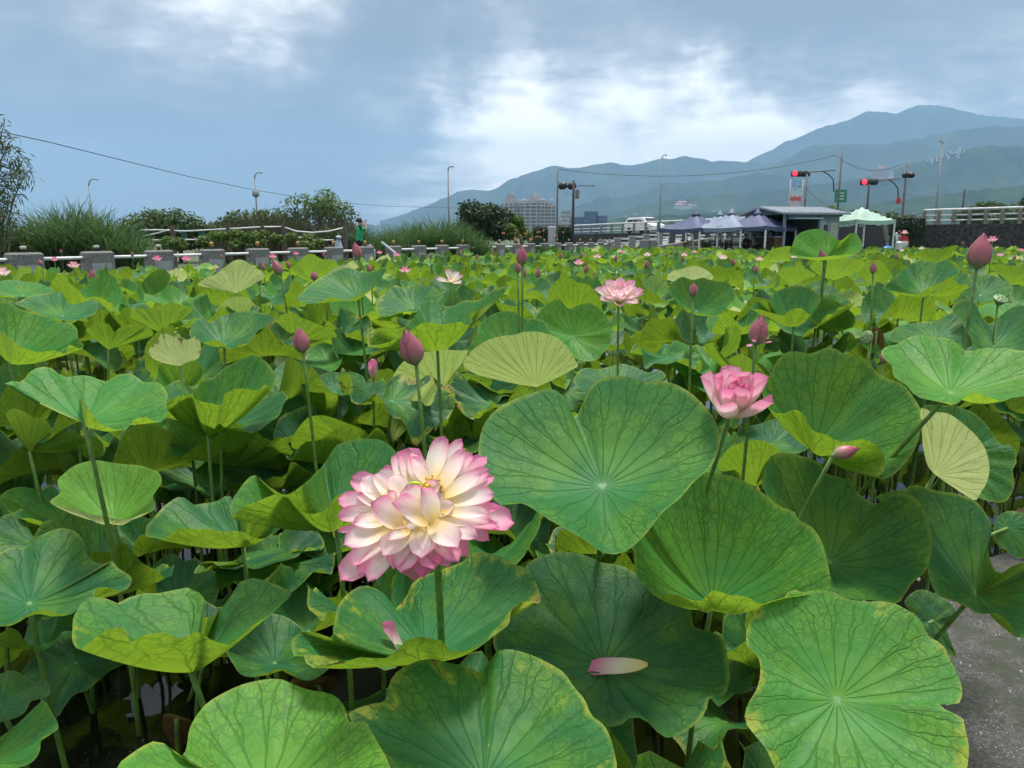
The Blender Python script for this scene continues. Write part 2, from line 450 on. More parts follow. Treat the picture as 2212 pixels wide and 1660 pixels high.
M_MUD = simple('pond_mud', (0.025, 0.022, 0.016), 0.9, 0.3, 3)
tag(obj('pond_bed', mesh_np('pond_bed', [(x, y, -0.55) for x, y in POND], [tuple(range(n))], M_MUD, smooth=False)), kind='structure')
def water_mat():
    m_, t, bs, out = mat_base('pond_water')
    co = t.node('ShaderNodeTexCoord').outputs['Object']
    nz = t.noise(co, 3.0, 3)
    bs.inputs['Base Color'].default_value = (0.006, 0.007, 0.005, 1); bs.inputs['Roughness'].default_value = 0.02
    bs.inputs['IOR'].default_value = 1.33
    sc_ = t.sstep(t.noise(co, 55, 3, 0.6), 0.66, 0.70)
    t.put(bs.inputs['Base Color'], t.mix(t.m('MULTIPLY', sc_, t.sstep(t.noise(co, 1.3, 3), 0.5, 0.6)), (0.006, 0.007, 0.005, 1), (0.10, 0.11, 0.09, 1)))
    bn = t.node('ShaderNodeBump', ins={'Strength': 0.05, 'Distance': 0.02, 'Height': nz}); t.l.new(bn.outputs[0], bs.inputs['Normal'])
    return m_
tag(obj('pond_water', mesh_np('pond_water', [(x, y, 0.0) for x, y in POND], [tuple(range(n))], water_mat(), smooth=False)), kind='structure')
# concrete ledge that juts into the pond on the right
def ledge_mat():
    m_, t, bs, out = mat_base('ledge_concrete')
    co = t.node('ShaderNodeTexCoord').outputs['Object']
    a = t.noise(co, 3.0, 6, 0.65); b = t.noise(co, 70, 3, 0.6); c = t.noise(co, 160, 2, 0.5)
    base = t.ramp(a, [(0.3, (0.022, 0.022, 0.019)), (0.55, (0.050, 0.048, 0.042)), (0.75, (0.085, 0.081, 0.072))])
    base = t.mix(t.sstep(b, 0.40, 0.66, 0.0, 0.55), base, (0.11, 0.106, 0.097, 1))
    base = t.mix(t.sstep(c, 0.64, 0.72), base, (0.34, 0.33, 0.31, 1))
    base = t.mix(t.sstep(t.noise(co, 5.5, 4, 0.6), 0.46, 0.62, 0.0, 0.85), base, (0.030, 0.040, 0.018, 1))
    t.put(bs.inputs['Base Color'], base); bs.inputs['Roughness'].default_value = 0.85
    bn = t.node('ShaderNodeBump', ins={'Strength': 0.7, 'Distance': 0.012, 'Height': t.m('ADD', b, t.m('MULTIPLY', c, 0.6))}); t.l.new(bn.outputs[0], bs.inputs['Normal'])
    return m_
M_LEDGE = ledge_mat()
LED = [(1.02, 0.2), (1.06, 1.2), (1.22, 2.1), (1.50, 2.72), (2.05, 3.22), (2.70, 3.55), (5.5, 3.75), (5.5, 0.2)]
LZ = 0.12
nL = len(LED)
lv = [(x, y, LZ) for x, y in LED] + [(x, y, -0.5) for x, y in LED]
lf = [tuple(range(nL))] + [(i, i + nL, (i + 1) % nL + nL, (i + 1) % nL) for i in range(nL)]
tag(obj('pavement', mesh_np('pavement', lv, lf, M_LEDGE, smooth=False)), kind='structure')
M_PEB = simple('pale_pebble', (0.45, 0.44, 0.41), 0.8, 0.3, 40)
mb = MB()
for k in range(260):
    x, y = rnd.uniform(1.35, 3.2), rnd.uniform(1.3, 3.5)
    s = rnd.uniform(0.0025, 0.0075) * (1.6 if rnd.random() < .08 else 1)
    M = Matrix.Translation((x, y, LZ + s * .3)) @ Matrix.Rotation(rnd.random() * 6, 4, 'Z')
    vs = [M @ Vector(q) for q in [(-s, -s * .7, -s * .6), (s, -s * .6, -s * .6), (s * .8, s * .7, -s * .6), (-s * .9, s * .6, -s * .6), (-s * .5, -s * .4, s * .5), (s * .6, -s * .3, s * .45), (s * .3, s * .4, s * .5), (-s * .4, s * .3, s * .4)]]
    mb.add(vs, [(0, 1, 5, 4), (1, 2, 6, 5), (2, 3, 7, 6), (3, 0, 4, 7), (4, 5, 6, 7)])
tag(mb.build('gravel', M_PEB), 'pale gravel grains scattered on the dark concrete ledge', 'gravel', kind='stuff')

# ---- road along the pond (behind the low concrete railing)
M_ASPH = simple('asphalt', (0.055, 0.055, 0.056), 0.9, 0.25, 30, bump=0.3)
ud = Vector((0.0454, 0.0911, 0)).normalized(); un = Vector((-ud.y, ud.x, 0))
a, b = fence_pt(-7), fence_pt(26)
rv = [a + un * .45, b + un * .45, b + un * 4.2, a + un * 4.2]
tag(obj('road', mesh_np('road', [(p.x, p.y, GZ + .006) for p in rv], [(0, 1, 2, 3)], M_ASPH, smooth=False)), kind='structure')

# ---- mountains
def vnoise(x, y, seed):
    xi, yi = np.floor(x).astype(int), np.floor(y).astype(int); xf, yf = x - xi, y - yi
    def h(a, b):
        q = np.sin(a * 127.1 + b * 311.7 + seed * 74.7) * 43758.5453
        return q - np.floor(q)
    sx, sy = xf * xf * (3 - 2 * xf), yf * yf * (3 - 2 * yf)
    return (h(xi, yi) * (1 - sx) + h(xi + 1, yi) * sx) * (1 - sy) + (h(xi, yi + 1) * (1 - sx) + h(xi + 1, yi + 1) * sx) * sy
def fbm(x, y, seed, o=5):
    s = 0; a = 0.5; f_ = 1
    for k in range(o):
        s = s + a * vnoise(x * f_, y * f_, seed + k); a *= .5; f_ *= 2.03
    return s
def mountain_mat(name, c1, c2, sc_):
    m_, t, bs, out = mat_base(name)
    co = t.node('ShaderNodeTexCoord').outputs['Object']
    a = t.noise(co, 1 / 260., 8, 0.68); b = t.noise(co, sc_, 4, 0.7)
    c = t.mix(t.sstep(a, 0.35, 0.68), c1 + (1,), c2 + (1,))
    c = t.mix(t.sstep(b, 0.4, 0.65, 0.0, 0.6), c, tuple(x * .35 for x in c1) + (1,))
    t.put(bs.inputs['Base Color'], c); bs.inputs['Roughness'].default_value = 1.0; bs.inputs['Specular IOR Level'].default_value = 0.0
    return m_
M_MTN = mountain_mat('forested_slope', (0.016, 0.034, 0.016), (0.050, 0.082, 0.032), 1 / 30.)
MTN = []
def ridge(name, sky_pts, Y, depth, seed, gul=0.85, ncol=420, nrow=70):
    sky_pts = sorted(sky_pts)
    xs = np.linspace(sky_pts[0][0], sky_pts[-1][0], ncol)
    ys = np.interp(xs, [p[0] for p in sky_pts], [p[1] for p in sky_pts])
    k = np.ones(5) / 5; ys = np.convolve(np.pad(ys, 2, 'edge'), k, 'valid')
    ys += (fbm(xs / 22., xs * 0, seed, 6) - .47) * 9.0 + (fbm(xs / 2.5, xs * 0 + 9, seed, 2) - .4) * 1.3
    top = [at(x, y, Y) for x, y in zip(xs, ys)]
    X = np.array([p.x for p in top]); Z = np.array([max(p.z, 1.0) for p in top])
    v = []; T = np.linspace(0, 1, nrow)
    # back slope row first
    rows = [(Y + depth * .8, X, Z * 0 - 5.0), (Y + depth * .25, X * 1.03, Z * .6)]
    for t_ in T:
        yy = Y - depth * t_
        xx = X * (yy / Y)                     # fan in towards the viewer's valley
        g = fbm(xx / (depth * .16), np.full_like(xx, t_ * 5.0 + seed), seed + 3, 5)
        g2 = np.abs(fbm(xx / (depth * .30) + 3.1, np.full_like(xx, t_ * 1.2), seed + 9, 4) - .47) * 2.2
        e = (1 - t_) ** 1.25
        zz = Z * e * (1 - gul * (t_ * (1 - t_) * 4) ** .8 * (g2 * .8 + (g - .45) * .9)) - 5.0 * t_
        sight = CAM_Z + (Z - CAM_Z) * (yy / Y)           # never rise above the ridge's own skyline
        zz = np.minimum(zz, sight - (0.0 if t_ == 0 else 2.0 + 6 * t_))
        rows.append((yy, xx, zz))
    for yy, xx, zz in rows:
        v += list(zip(xx, np.full_like(xx, yy), zz))
    f = []
    for r_ in range(len(rows) - 1):
        for c in range(ncol - 1):
            f.append((r_ * ncol + c, (r_ + 1) * ncol + c, (r_ + 1) * ncol + c + 1, r_ * ncol + c + 1))
    MTN.append((v, f))
    return tag(obj(name, mesh_np(name, v, f, M_MTN)), kind='structure')
ridge('mountain', [(1490, 385), (1560, 368), (1620, 345), (1680, 315), (1760, 280), (1830, 262), (1875, 240), (1930, 246), (1975, 231), (2010, 224), (2060, 235), (2110, 248), (2160, 252), (2212, 258), (2340, 292), (2500, 330)], 7600, 2200, 1)
ridge('mountain', [(820, 480), (845, 470), (880, 460), (920, 448), (985, 415), (1030, 409), (1060, 413), (1100, 390), (1150, 371), (1195, 357), (1230, 364), (1270, 360), (1320, 350), (1360, 357), (1420, 346), (1480, 338), (1540, 348), (1620, 351), (1700, 352), (1800, 380)], 6400, 1800, 2)
ridge('mountain', [(1560, 420), (1620, 392), (1650, 368), (1690, 345), (1745, 318), (1810, 312), (1880, 313), (1950, 308), (2020, 292), (2080, 281), (2130, 273), (2212, 272), (2350, 280), (2500, 300)], 5300, 1500, 3)
ridge('mountain', [(1180, 478), (1230, 455), (1270, 436), (1310, 421), (1350, 430), (1400, 412), (1440, 396), (1500, 393), (1560, 388), (1640, 372), (1720, 390), (1800, 420)], 4400, 1100, 4)
ridge('mountain', [(1270, 475), (1400, 442), (1500, 425), (1600, 416), (1700, 405), (1800, 396), (1900, 375), (1990, 350), (2060, 326), (2120, 316), (2212, 316), (2350, 330), (2500, 340)], 3400, 1100, 5)
ridge('hill', [(1180, 500), (1300, 476), (1500, 462), (1700, 452), (1900, 438), (2060, 418), (2212, 400), (2400, 390)], 2000, 800, 6, 0.6)
ridge('hill', [(-200, 492), (0, 488), (150, 484), (300, 488), (500, 486), (700, 487), (860, 484), (1000, 490), (1150, 497)], 5200, 700, 7)
# ================================================================== LOTUS LEAVES
TAU = 2 * math.pi
def leaf_faces(nr, nt_):
    f = [(0, 1 + k, 1 + (k + 1) % nt_) for k in range(nt_)]
    for i in range(nr - 1):
        for k in range(nt_):
            j = (k + 1) % nt_
            f.append((1 + i * nt_ + k, 1 + (i + 1) * nt_ + k, 1 + (i + 1) * nt_ + j, 1 + i * nt_ + j))
    return f
def leaf_uv(nr, nt_, ph=0.0):
    uv = [(0.5, 0.5)]
    for i in range(nr):
        s = (i + 1) / nr
        for k in range(nt_):
            a = TAU * k / nt_ + ph
            uv.append((0.5 + 0.5 * s * math.cos(a), 0.5 + 0.5 * s * math.sin(a)))
    return uv
def crom(P, n):
    """closed Catmull-Rom through P (m x 3), resampled to n points evenly by length"""
    P = np.asarray(P, float); m_ = len(P); out = []
    for i in range(m_):
        p0, p1, p2, p3 = P[i - 1], P[i], P[(i + 1) % m_], P[(i + 2) % m_]
        for t in np.linspace(0, 1, 12, endpoint=False):
            out.append(0.5 * ((2 * p1) + (-p0 + p2) * t + (2 * p0 - 5 * p1 + 4 * p2 - p3) * t * t + (-p0 + 3 * p1 - 3 * p2 + p3) * t ** 3))
    out = np.array(out)
    L = np.linalg.norm(np.roll(out, -1, 0) - out, axis=1); c = np.concatenate([[0], np.cumsum(L)])
    s = np.linspace(0, c[-1], n, endpoint=False); ext = np.vstack([out, out[:1]])
    return np.stack([np.interp(s, c, ext[:, k]) for k in range(3)], 1)
WIN = {'D': (0, 0, 1.0), 'Z5': (0, 560, .36166), 'Z6': (780, 560, .36166), 'Z7': (1564, 560, .36166), 'B1': (0, 1100, .40687), 'B3': (620, 1230, .49729), 'B4': (1464, 1000, .46632)}
def toD(win, pts):
    x0, y0, s = WIN[win]
    if win == 'D': return [(float(a), float(b)) for a, b in pts]
    return [((x0 + a * s) * .93570, (y0 + b * s) * .93570) for a, b in pts]
TRACED = []          # (px, py, halfwidth, depth) of traced leaves
LEAF_DBG = []
def stem_tube(p0, p1, bow, r0=.0065, r1=.008, n=7, seg=7):
    p0, p1 = Vector(p0), Vector(p1); pts = []
    for i in range(seg + 1):
        t = i / seg
        pts.append(p0.lerp(p1, t) + Vector(bow) * math.sin(math.pi * t) )
    return MB().tube(pts, [r0 + (r1 - r0) * i / seg for i in range(seg + 1)], n)
def traced_leaf(win, hub, rim, W, tone, label, dmg=0.0, mode='ring', inc=None, az=0.0, p=1.5, rip=0.05, stem=True, dz=0.0, bow=None, group=None, off=None, zm=None):
    hp = toD(win, [hub])[0]; rp = np.array(toD(win, rim))
    x0, x1, y0, y1 = rp[:, 0].min(), rp[:, 0].max(), rp[:, 1].min(), rp[:, 1].max()
    wpx, hpx = max(x1 - x0, 1), max(y1 - y0, 1)
    big = max(wpx, hpx)
    dist = FPX * W / big + dz
    cpx = ((x0 + x1) / 2, (y0 + y1) / 2)
    zmin = .22 if dz >= .2 else (.45 if cpx[1] > 1000 else .60 if cpx[1] > 850 else .80 if cpx[1] > 700 else .95)
    if zm is not None: zmin = zm
    rh = ray(*hp)
    if rh.z < -.01 and CAM_Z + rh.z * dist < zmin:
        nd = (CAM_Z - zmin) / -rh.z; W = W * nd / dist; dist = nd
    rc = ray(*cpx); C = EYE + rc * dist
    Rr = W / 2
    viewel = math.asin(-rc.z)
    if inc is None:
        asp = min(.97, hpx / wpx * (0.95 if mode == 'ring' else 1.0))
        g = math.asin(max(.22, asp))
        inc_ = g - viewel
    else: inc_ = R(inc)
    # normal tilted from vertical towards (-view) by inc, azimuth turned by az
    toward = Vector((-rc.x, -rc.y, 0)).normalized(); side = Vector((-toward.y, toward.x, 0))
    tdir = toward * math.cos(R(az)) + side * math.sin(R(az))
    nrm = (Vector((0, 0, 1)) * math.cos(inc_) + tdir * math.sin(inc_)).normalized()
    P3 = []
    if mode == 'ring':
        e1 = nrm.orthogonal().normalized(); e2 = nrm.cross(e1)
        ths = np.linspace(0, TAU, 240, endpoint=False)
        ringp = np.array([C + (e1 * math.cos(a) + e2 * math.sin(a)) * Rr for a in ths])
        pr = np.array([proj(q)[:2] for q in ringp])
        ea = np.arctan2((pr[:, 1] - cpx[1]) / (hpx / 2), (pr[:, 0] - cpx[0]) / (wpx / 2))
        for (px, py) in rp:
            d = np.array(ray(px, py)); a0 = math.atan2((py - cpx[1]) / (hpx / 2), (px - cpx[0]) / (wpx / 2))
            da = np.abs((ea - a0 + math.pi) % TAU - math.pi)
            rel = ringp - np.array(EYE); tt = rel @ d
            dd = np.linalg.norm(rel - tt[:, None] * d, axis=1) + da * Rr * 0.35
            k = int(np.argmin(np.where(da < 1.2, dd, 9)))
            P3.append(np.array(EYE) + d * tt[k])
        P3 = np.array(P3)
        # hub: point on its ray nearest the leaf's axis
        dh = ray(*hp); w0 = EYE - C
        b_ = dh.dot(nrm); d_ = dh.dot(w0); e_ = nrm.dot(w0); den_ = 1 - b_ * b_
        th_ = (b_ * e_ - d_) / den_ if den_ > .05 else dist
        H = EYE + dh * th_
        ax = (H - C).dot(nrm)
        if ax > .05 * Rr or ax < -1.05 * Rr:
            ax = max(-1.05 * Rr, min(.05 * Rr, ax)); tgt = C + nrm * ax
            H = EYE + dh * (tgt - EYE).dot(dh)
    else:
        for (px, py) in rp:
            d = ray(px, py); den_ = d.dot(nrm)
            t_ = (C - EYE).dot(nrm) / den_ if abs(den_) > .12 else dist
            t_ = max(dist - Rr * 1.3, min(dist + Rr * 1.3, t_))
            P3.append(np.array(EYE + d * t_))
        P3 = np.array(P3)
        d = ray(*hp); den_ = d.dot(nrm); t_ = (C - EYE).dot(nrm) / den_ if abs(den_) > .12 else dist
        t_ = max(dist - Rr * 1.3, min(dist + Rr * 1.3, t_))
        H = EYE + d * t_ - nrm * (.16 * Rr)
    Hn, nn = np.array(H), np.array(nrm)
    nr, nt_ = 16, 84
    rimp = crom(P3, nt_)
    # orientation: rim counter-clockwise about the normal
    q = rimp - Hn; area = np.sum(np.cross(q, np.roll(q, -1, 0)) @ nn)
    if area < 0: rimp = rimp[::-1]
    q = rimp - Hn; a = q @ nn; rho = q - a[:, None] * nn
    am = a.mean(); rs = np.random.RandomState(int(abs(hp[0] * 7 + hp[1] * 13)) % 99991)
    th = TAU * np.arange(nt_) / nt_
    wav = sum(rs.normal() * np.cos(k * th + rs.uniform(0, TAU)) / (k ** .6) for k in (5, 7, 9, 12, 16)) * rip * Rr
    pleat = np.cos(21 * th + rs.uniform(0, 6)) * .006 * Rr
    V = [Hn]
    for i in range(nr):
        s = (i + 1) / nr
        ax = am * s ** p + (a - am) * s ** 1.75 + wav * s ** 1.6 * (1 - .8 * s ** 6) + pleat * math.sin(math.pi * min(1, s * 1.1)) * s
        V += list(Hn + rho * s + nn * ax[:, None])
    V = np.array(V)
    base = Vector((H.x, H.y, 0.0))
    offs = Vector((rnd.uniform(-.06, .06), rnd.uniform(.0, .14), 0)) if off is None else Vector((off[0], off[1], 0)); base += offs
    if base.x > 1.0 and base.y < 3.75:              # rooted in the water beside the ledge, not through it
        if base.x - .98 < 3.8 - base.y: base.x = .98 + rnd.uniform(-.05, 0)
        else: base.y = 3.82
    zb = -0.05
    e = empty('lotus_leaf', (base.x, base.y, zb))
    tag(e, label, 'leaf', group)
    me = mesh_np('blade', V - np.array(e.location), leaf_faces(nr, nt_), M_LEAF, leaf_uv(nr, nt_, rs.uniform(0, 6)))
    bl = obj('blade', me, e)
    bl['tone'] = float(tone); bl['damage'] = float(dmg); bl['seed'] = float(rs.uniform(0, 1))
    hl = H - Vector(e.location)
    bw = Vector((rnd.uniform(-.03, .03), rnd.uniform(-.03, .03), 0)) if bow is None else Vector(bow)
    stem_tube((0, 0, -.02), hl - Vector(nn) * .002, bw, .008, .0062).build('stem', M_STEM, e)
    TRACED.append((cpx[0], cpx[1], wpx / 2, hpx / 2, (H - EYE).length))
    LEAF_DBG.append((label[:40], round(dist, 2), round(H.z, 2), round(math.degrees(inc_), 1)))
    return e, H, nrm, bl
def P(s):
    return [tuple(float(q) for q in a.split(',')) for a in s.split()]
T = traced_leaf
U = 'plane'
# ---- the big leaves in front
BIG = T('D', (1302, 1051), P('1033,985 1040,930 1063,893 1100,868 1160,846 1195,840 1226,868 1240,905 1256,878 1278,835 1305,816 1345,812 1395,824 1430,823 1470,836 1505,860 1540,900 1555,940 1553,970 1535,1010 1500,1040 1470,1075 1430,1110 1390,1160 1345,1195 1300,1193 1262,1165 1215,1140 1180,1120 1140,1093 1110,1085 1085,1092 1060,1070 1040,1030'), .56, .42, 'huge round dark green leaf with pale hub, right behind the big pink-white blossom', rip=.042, off=(.05, .80))
T('B4', (385, 842), P('0,410 50,412 65,380 110,290 190,230 270,205 350,197 440,205 530,230 600,275 660,310 710,360 790,390 815,430 870,455 910,500 945,590 965,680 975,740 960,785 860,800 760,815 680,835 620,848 590,824 540,808 470,803 390,776 330,832 250,815 200,800 140,805 85,790 50,745 5,690'), .50, .55, 'broad green leaf with curled yellow front lip, just above the scorched round leaf', .25)
LOWR = T('B4', (1003, 1320), P('555,980 560,1060 610,1100 625,1170 610,1260 570,1330 548,1390 555,1440 600,1500 650,1560 690,1640 720,1700 790,1760 950,1790 1200,1800 1450,1770 1600,1740 1645,1670 1658,1560 1640,1470 1625,1410 1570,1385 1500,1345 1560,1345 1612,1335 1625,1270 1600,1190 1560,1110 1530,1050 1450,1000 1430,950 1390,900 1330,865 1280,842 1200,832 1140,835 1085,820 1068,833 1010,795 930,778 870,780 840,790 800,775 755,790 735,820 680,830 635,850 600,890 575,930'), .50, .68, 'yellow-green round leaf with brown scorched right edge beside the concrete ledge', .55, rip=.042)
PETL = T('B3', (1560, 612), P('1045,480 1110,400 1190,280 1190,160 1260,112 1350,92 1450,97 1550,140 1640,155 1750,220 1850,290 1950,330 1975,440 2050,460 2110,500 2135,600 2140,690 2110,765 2050,762 2030,830 1980,890 1880,950 1820,940 1760,880 1690,855 1640,890 1580,902 1520,862 1450,800 1350,740 1200,680 1100,600 1050,540'), .58, .14, 'dark blue-green leaf cradling a pink and cream fallen petal', .12, rip=.042)
T('B3', (1000, 1150), P('370,845 460,800 545,780 560,700 600,640 680,600 760,585 830,600 910,622 960,640 1000,650 1040,575 1080,548 1150,546 1230,570 1300,605 1370,645 1420,720 1470,780 1500,850 1560,900 1590,960 1605,1020 1618,1100 1600,1250 1400,1400 1000,1450 600,1350 450,1150 440,1000 400,900'), .46, .38, 'dark green leaf with brown torn holes along its upper edge', .62, rip=.042)
T('B1', (1500, 1830), P('665,1657 740,1580 850,1510 910,1505 960,1530 1000,1570 1040,1580 1060,1530 1075,1440 1110,1370 1170,1290 1260,1230 1370,1180 1480,1155 1580,1150 1650,1175 1720,1205 1800,1220 1880,1235 1940,1280 1965,1340 1990,1400 2060,1385 2100,1430 2150,1520 2200,1620 2230,1720 2150,1900 1800,2000 1300,2000 900,1900 700,1780'), .47, .80, 'bright lime-green leaf with deep side notch, veins showing dark', .1, rip=.042)
PALE = T('B3', (735, 560), P('105,515 125,470 200,460 290,490 300,440 310,390 325,340 360,290 410,250 460,245 510,270 560,310 580,355 610,330 650,280 680,220 780,180 900,140 940,92 1000,90 1080,110 1150,150 1200,170 1240,230 1265,300 1250,335 1190,318 1130,355 1115,420 1060,470 1010,510 960,540 900,548 860,570 800,492 760,490 690,482 640,502 580,570 520,586 440,572 370,590 300,605 230,625 180,620 160,565 120,580'), .52, .36, 'pale blue-green leaf with ragged brown left end under the big blossom', .66)
T('D', (727, 1140), P('500,1121 497,1100 505,1075 530,1040 552,1026 580,1053 620,1068 660,1042 695,1008 712,985 730,960 780,948 830,955 862,985 880,1020 860,1055 800,1070 738,1067 719,1082 704,1103 678,1111 647,1105 632,1086 613,1067 586,1071 552,1086 522,1094'), .44, .38, 'dark leaf tucked behind the big blossom, its pale front lip folded up')
T('B4', (965, 640), P('635,270 640,215 655,150 690,106 770,100 850,120 920,150 950,200 1020,220 1080,250 1110,300 1170,340 1210,350 1270,312 1340,300 1400,330 1440,390 1460,455 1475,560 1460,640 1440,690 1380,740 1340,800 1300,845 1200,830 1080,822 1000,800 930,760 900,650 850,500 780,400 690,340'), .54, .24, 'dark green leaf with small torn slit, behind the drooping purple bud', .1)
T('B4', (1690, 790), P('1190,320 1260,290 1340,280 1380,256 1440,270 1520,290 1600,300 1680,330 1720,370 1760,430 1770,490 1755,560 1770,650 1810,695 1870,660 1930,640 2050,620 2150,750 2100,900 1990,1000 1890,1012 1880,980 1840,920 1780,890 1720,900 1680,880 1640,850 1560,822 1500,802 1470,740 1450,660 1440,600 1400,450 1300,360'), .60, .26, 'dark blue-green leaf overhanging the concrete ledge, deeply notched at its far side', dz=.1)
# ---- left front
T('B1', (165, 722), P('-200,560 -150,470 0,430 60,400 140,400 210,350 290,312 350,292 420,310 470,360 490,440 530,480 600,500 630,480 680,530 745,570 735,620 690,655 620,632 550,642 530,690 470,730 400,780 330,780 270,757 210,762 140,800 50,840 -60,845 -150,800 -220,700'), .50, .28, 'wide dark blue-green leaf with drooping right tip at the pond\'s dark gap')
T('B1', (1085, 1108), P('410,930 412,860 420,790 480,700 560,674 610,700 660,720 720,690 790,666 860,660 930,665 1000,640 1060,632 1120,652 1165,710 1150,790 1190,800 1250,760 1310,680 1375,588 1450,580 1560,612 1655,660 1600,720 1540,780 1430,850 1300,960 1200,930 1120,880 1060,912 1030,925 960,888 870,886 800,906 745,950 690,852 620,862 560,892 490,962 440,980'), .50, .48, 'twisted green and yellow leaf with torn cream-brown crease in its middle', .35, p=1.2)
T('B1', (1560, 1060), P('1150,960 1170,890 1200,820 1260,770 1340,757 1400,780 1450,757 1540,780 1610,792 1700,850 1735,905 1790,960 1870,1070 1820,1130 1760,1160 1700,1150 1640,1102 1570,1092 1500,1120 1420,1140 1360,1120 1320,1060 1290,1010 1250,952 1200,962'), .42, .18, 'small dark leaf pressed against the ragged brown-ended pale leaf', .1)
T('B1', (1380, 392), P('830,340 830,290 860,250 900,200 960,150 1020,116 1060,130 1100,160 1160,150 1230,142 1300,112 1350,190 1400,235 1500,228 1590,230 1602,280 1560,322 1500,355 1440,350 1400,322 1340,306 1260,316 1180,302 1110,302 1040,292 980,312 930,356 880,352'), .42, .32, 'dark cupped leaf with yellow underside lip above dark open water')
T('B1', (1400, 470), P('1100,550 1140,490 1200,486 1250,510 1340,470 1400,430 1500,380 1600,330 1700,310 1800,330 1840,370 1820,420 1740,402 1680,460 1560,490 1450,526 1380,512 1280,525 1210,502 1150,540'), .44, .10, 'low dark leaf floating just over the water behind the big blossom\'s left side', .3, dz=.35)
T('B1', (430, 1060), P('120,1130 200,1020 300,950 360,880 450,900 560,950 700,980 810,1000 790,1040 700,1070 620,1110 560,1160 500,1210 420,1240 370,1300 320,1370 250,1300 180,1200'), .46, .12, 'dark drooping leaf with thin brown edge under the twisted yellow leaf', .4, dz=.3)
T('B1', (0, 1300), P('-200,1200 -100,1120 0,1120 60,1100 120,1120 180,1160 200,1172 250,1150 282,1200 270,1250 180,1272 140,1340 60,1380 -80,1400 -200,1320'), .36, .35, 'small grey-green leaf above the pale folded leaf at the water gap')
T('B1', (-50, 1620), P('-150,1500 0,1480 100,1400 200,1310 250,1276 290,1330 330,1430 240,1482 225,1560 180,1620 100,1657 0,1690 -150,1700 -250,1600'), .36, .62, 'pale mint-green leaf folded like a boat beside the reflecting water')
T('D', (244, 1124), P('108,1085 130,1065 125,1040 150,1012 180,1000 210,995 245,1000 285,1005 320,1010 345,1025 348,1045 330,1072 336,1086 330,1105 300,1114 270,1121 235,1119 200,1112 170,1104 140,1097'), .40, .95, 'bright yellow-green shallow cup leaf on a bare curved stalk')
T('B1', (430, 275), P('0,130 40,80 130,60 230,75 290,50 350,110 420,190 440,240 410,285 340,290 270,272 180,237 100,236 40,190'), .40, .50, 'mid green leaf tucked under the bright yellow-green cup leaf', dz=.12)
T('Z5', (540, 1150), P('30,900 90,880 140,890 190,830 260,796 330,800 380,840 430,860 500,850 570,855 640,880 690,890 730,852 800,836 860,850 920,895 990,890 1040,920 1070,970 1060,1040 1070,1090 1020,1150 960,1132 910,1112 850,1140 810,1190 770,1200 700,1182 630,1150 580,1090 545,1030 500,985 450,960 400,948 350,938 270,950 200,978 140,942 90,922'), .52, .66, 'large light green ruffled leaf with a yellow front flap, above the yellow drooping leaf')
T('Z5', (185, 1300), P('40,1090 80,1062 150,1080 220,1120 290,1130 340,1190 420,1210 480,1206 540,1260 500,1300 430,1336 350,1345 260,1332 180,1308 110,1240 60,1150'), .36, .42, 'drooping yellow-olive leaf seen from below, brown at its stalk', .2, mode=U, inc=-62)
T('Z5', (560, 1300), P('360,1350 420,1340 480,1300 540,1250 600,1240 655,1285 655,1340 620,1395 540,1420 470,1440 410,1470'), .22, .70, 'pale yellow hanging leaf piece below the large ruffled leaf', mode=U, inc=-60, dz=.05)
T('Z5', (1330, 1225), P('1055,1050 1100,1000 1180,975 1240,955 1290,880 1370,858 1430,800 1500,760 1580,732 1640,725 1700,762 1750,830 1755,885 1735,938 1700,908 1640,940 1560,934 1490,940 1430,970 1410,1045 1350,1028 1290,1020 1230,990 1150,1000'), .44, .46, 'leaf with dark inside and glowing yellow front flaps near the drooping pink bud stalk')
T('Z5', (1830, 1300), P('1345,1200 1370,1160 1430,1130 1490,1080 1560,1050 1640,1030 1700,1000 1780,952 1850,940 1920,960 1960,1010 1960,1070 1940,1110 1920,1170 1910,1210 1860,1232 1800,1252 1740,1275 1680,1282 1600,1282 1530,1277 1470,1292 1430,1325 1390,1360 1360,1350 1350,1280'), .44, .26, 'dark ridged leaf in profile with brown nick at its right end', .3)
T('D', (770, 950), P('632,968 630,950 645,925 665,903 690,897 720,903 755,917 780,925 798,945 790,965 760,975 735,985 712,1012 692,1003 680,985 655,972'), .34, .46, 'yellow leaf seen from below with a dry brown curl at its right', .45, mode=U, inc=-50)
T('Z5', (1320, 1556), P('1000,1420 1030,1345 1100,1380 1180,1360 1230,1312 1290,1320 1330,1330 1370,1302 1450,1310 1540,1340 1610,1350 1650,1390 1640,1450 1600,1500 1520,1530 1450,1580 1400,1600 1350,1640 1300,1622 1240,1562 1160,1532 1080,1522 1020,1500'), .46, .10, 'very dark shaded low leaf with visible pale hub between taller stalks', dz=.25)
T('Z5', (1010, 1330), P('825,1290 870,1240 930,1190 1000,1165 1060,1170 1100,1220 1150,1210 1195,1185 1190,1220 1150,1290 1100,1330 1040,1340 1000,1370 950,1340 880,1340'), .34, .28, 'small shaded green leaf in the gap below the ruffled light leaf', dz=.2)
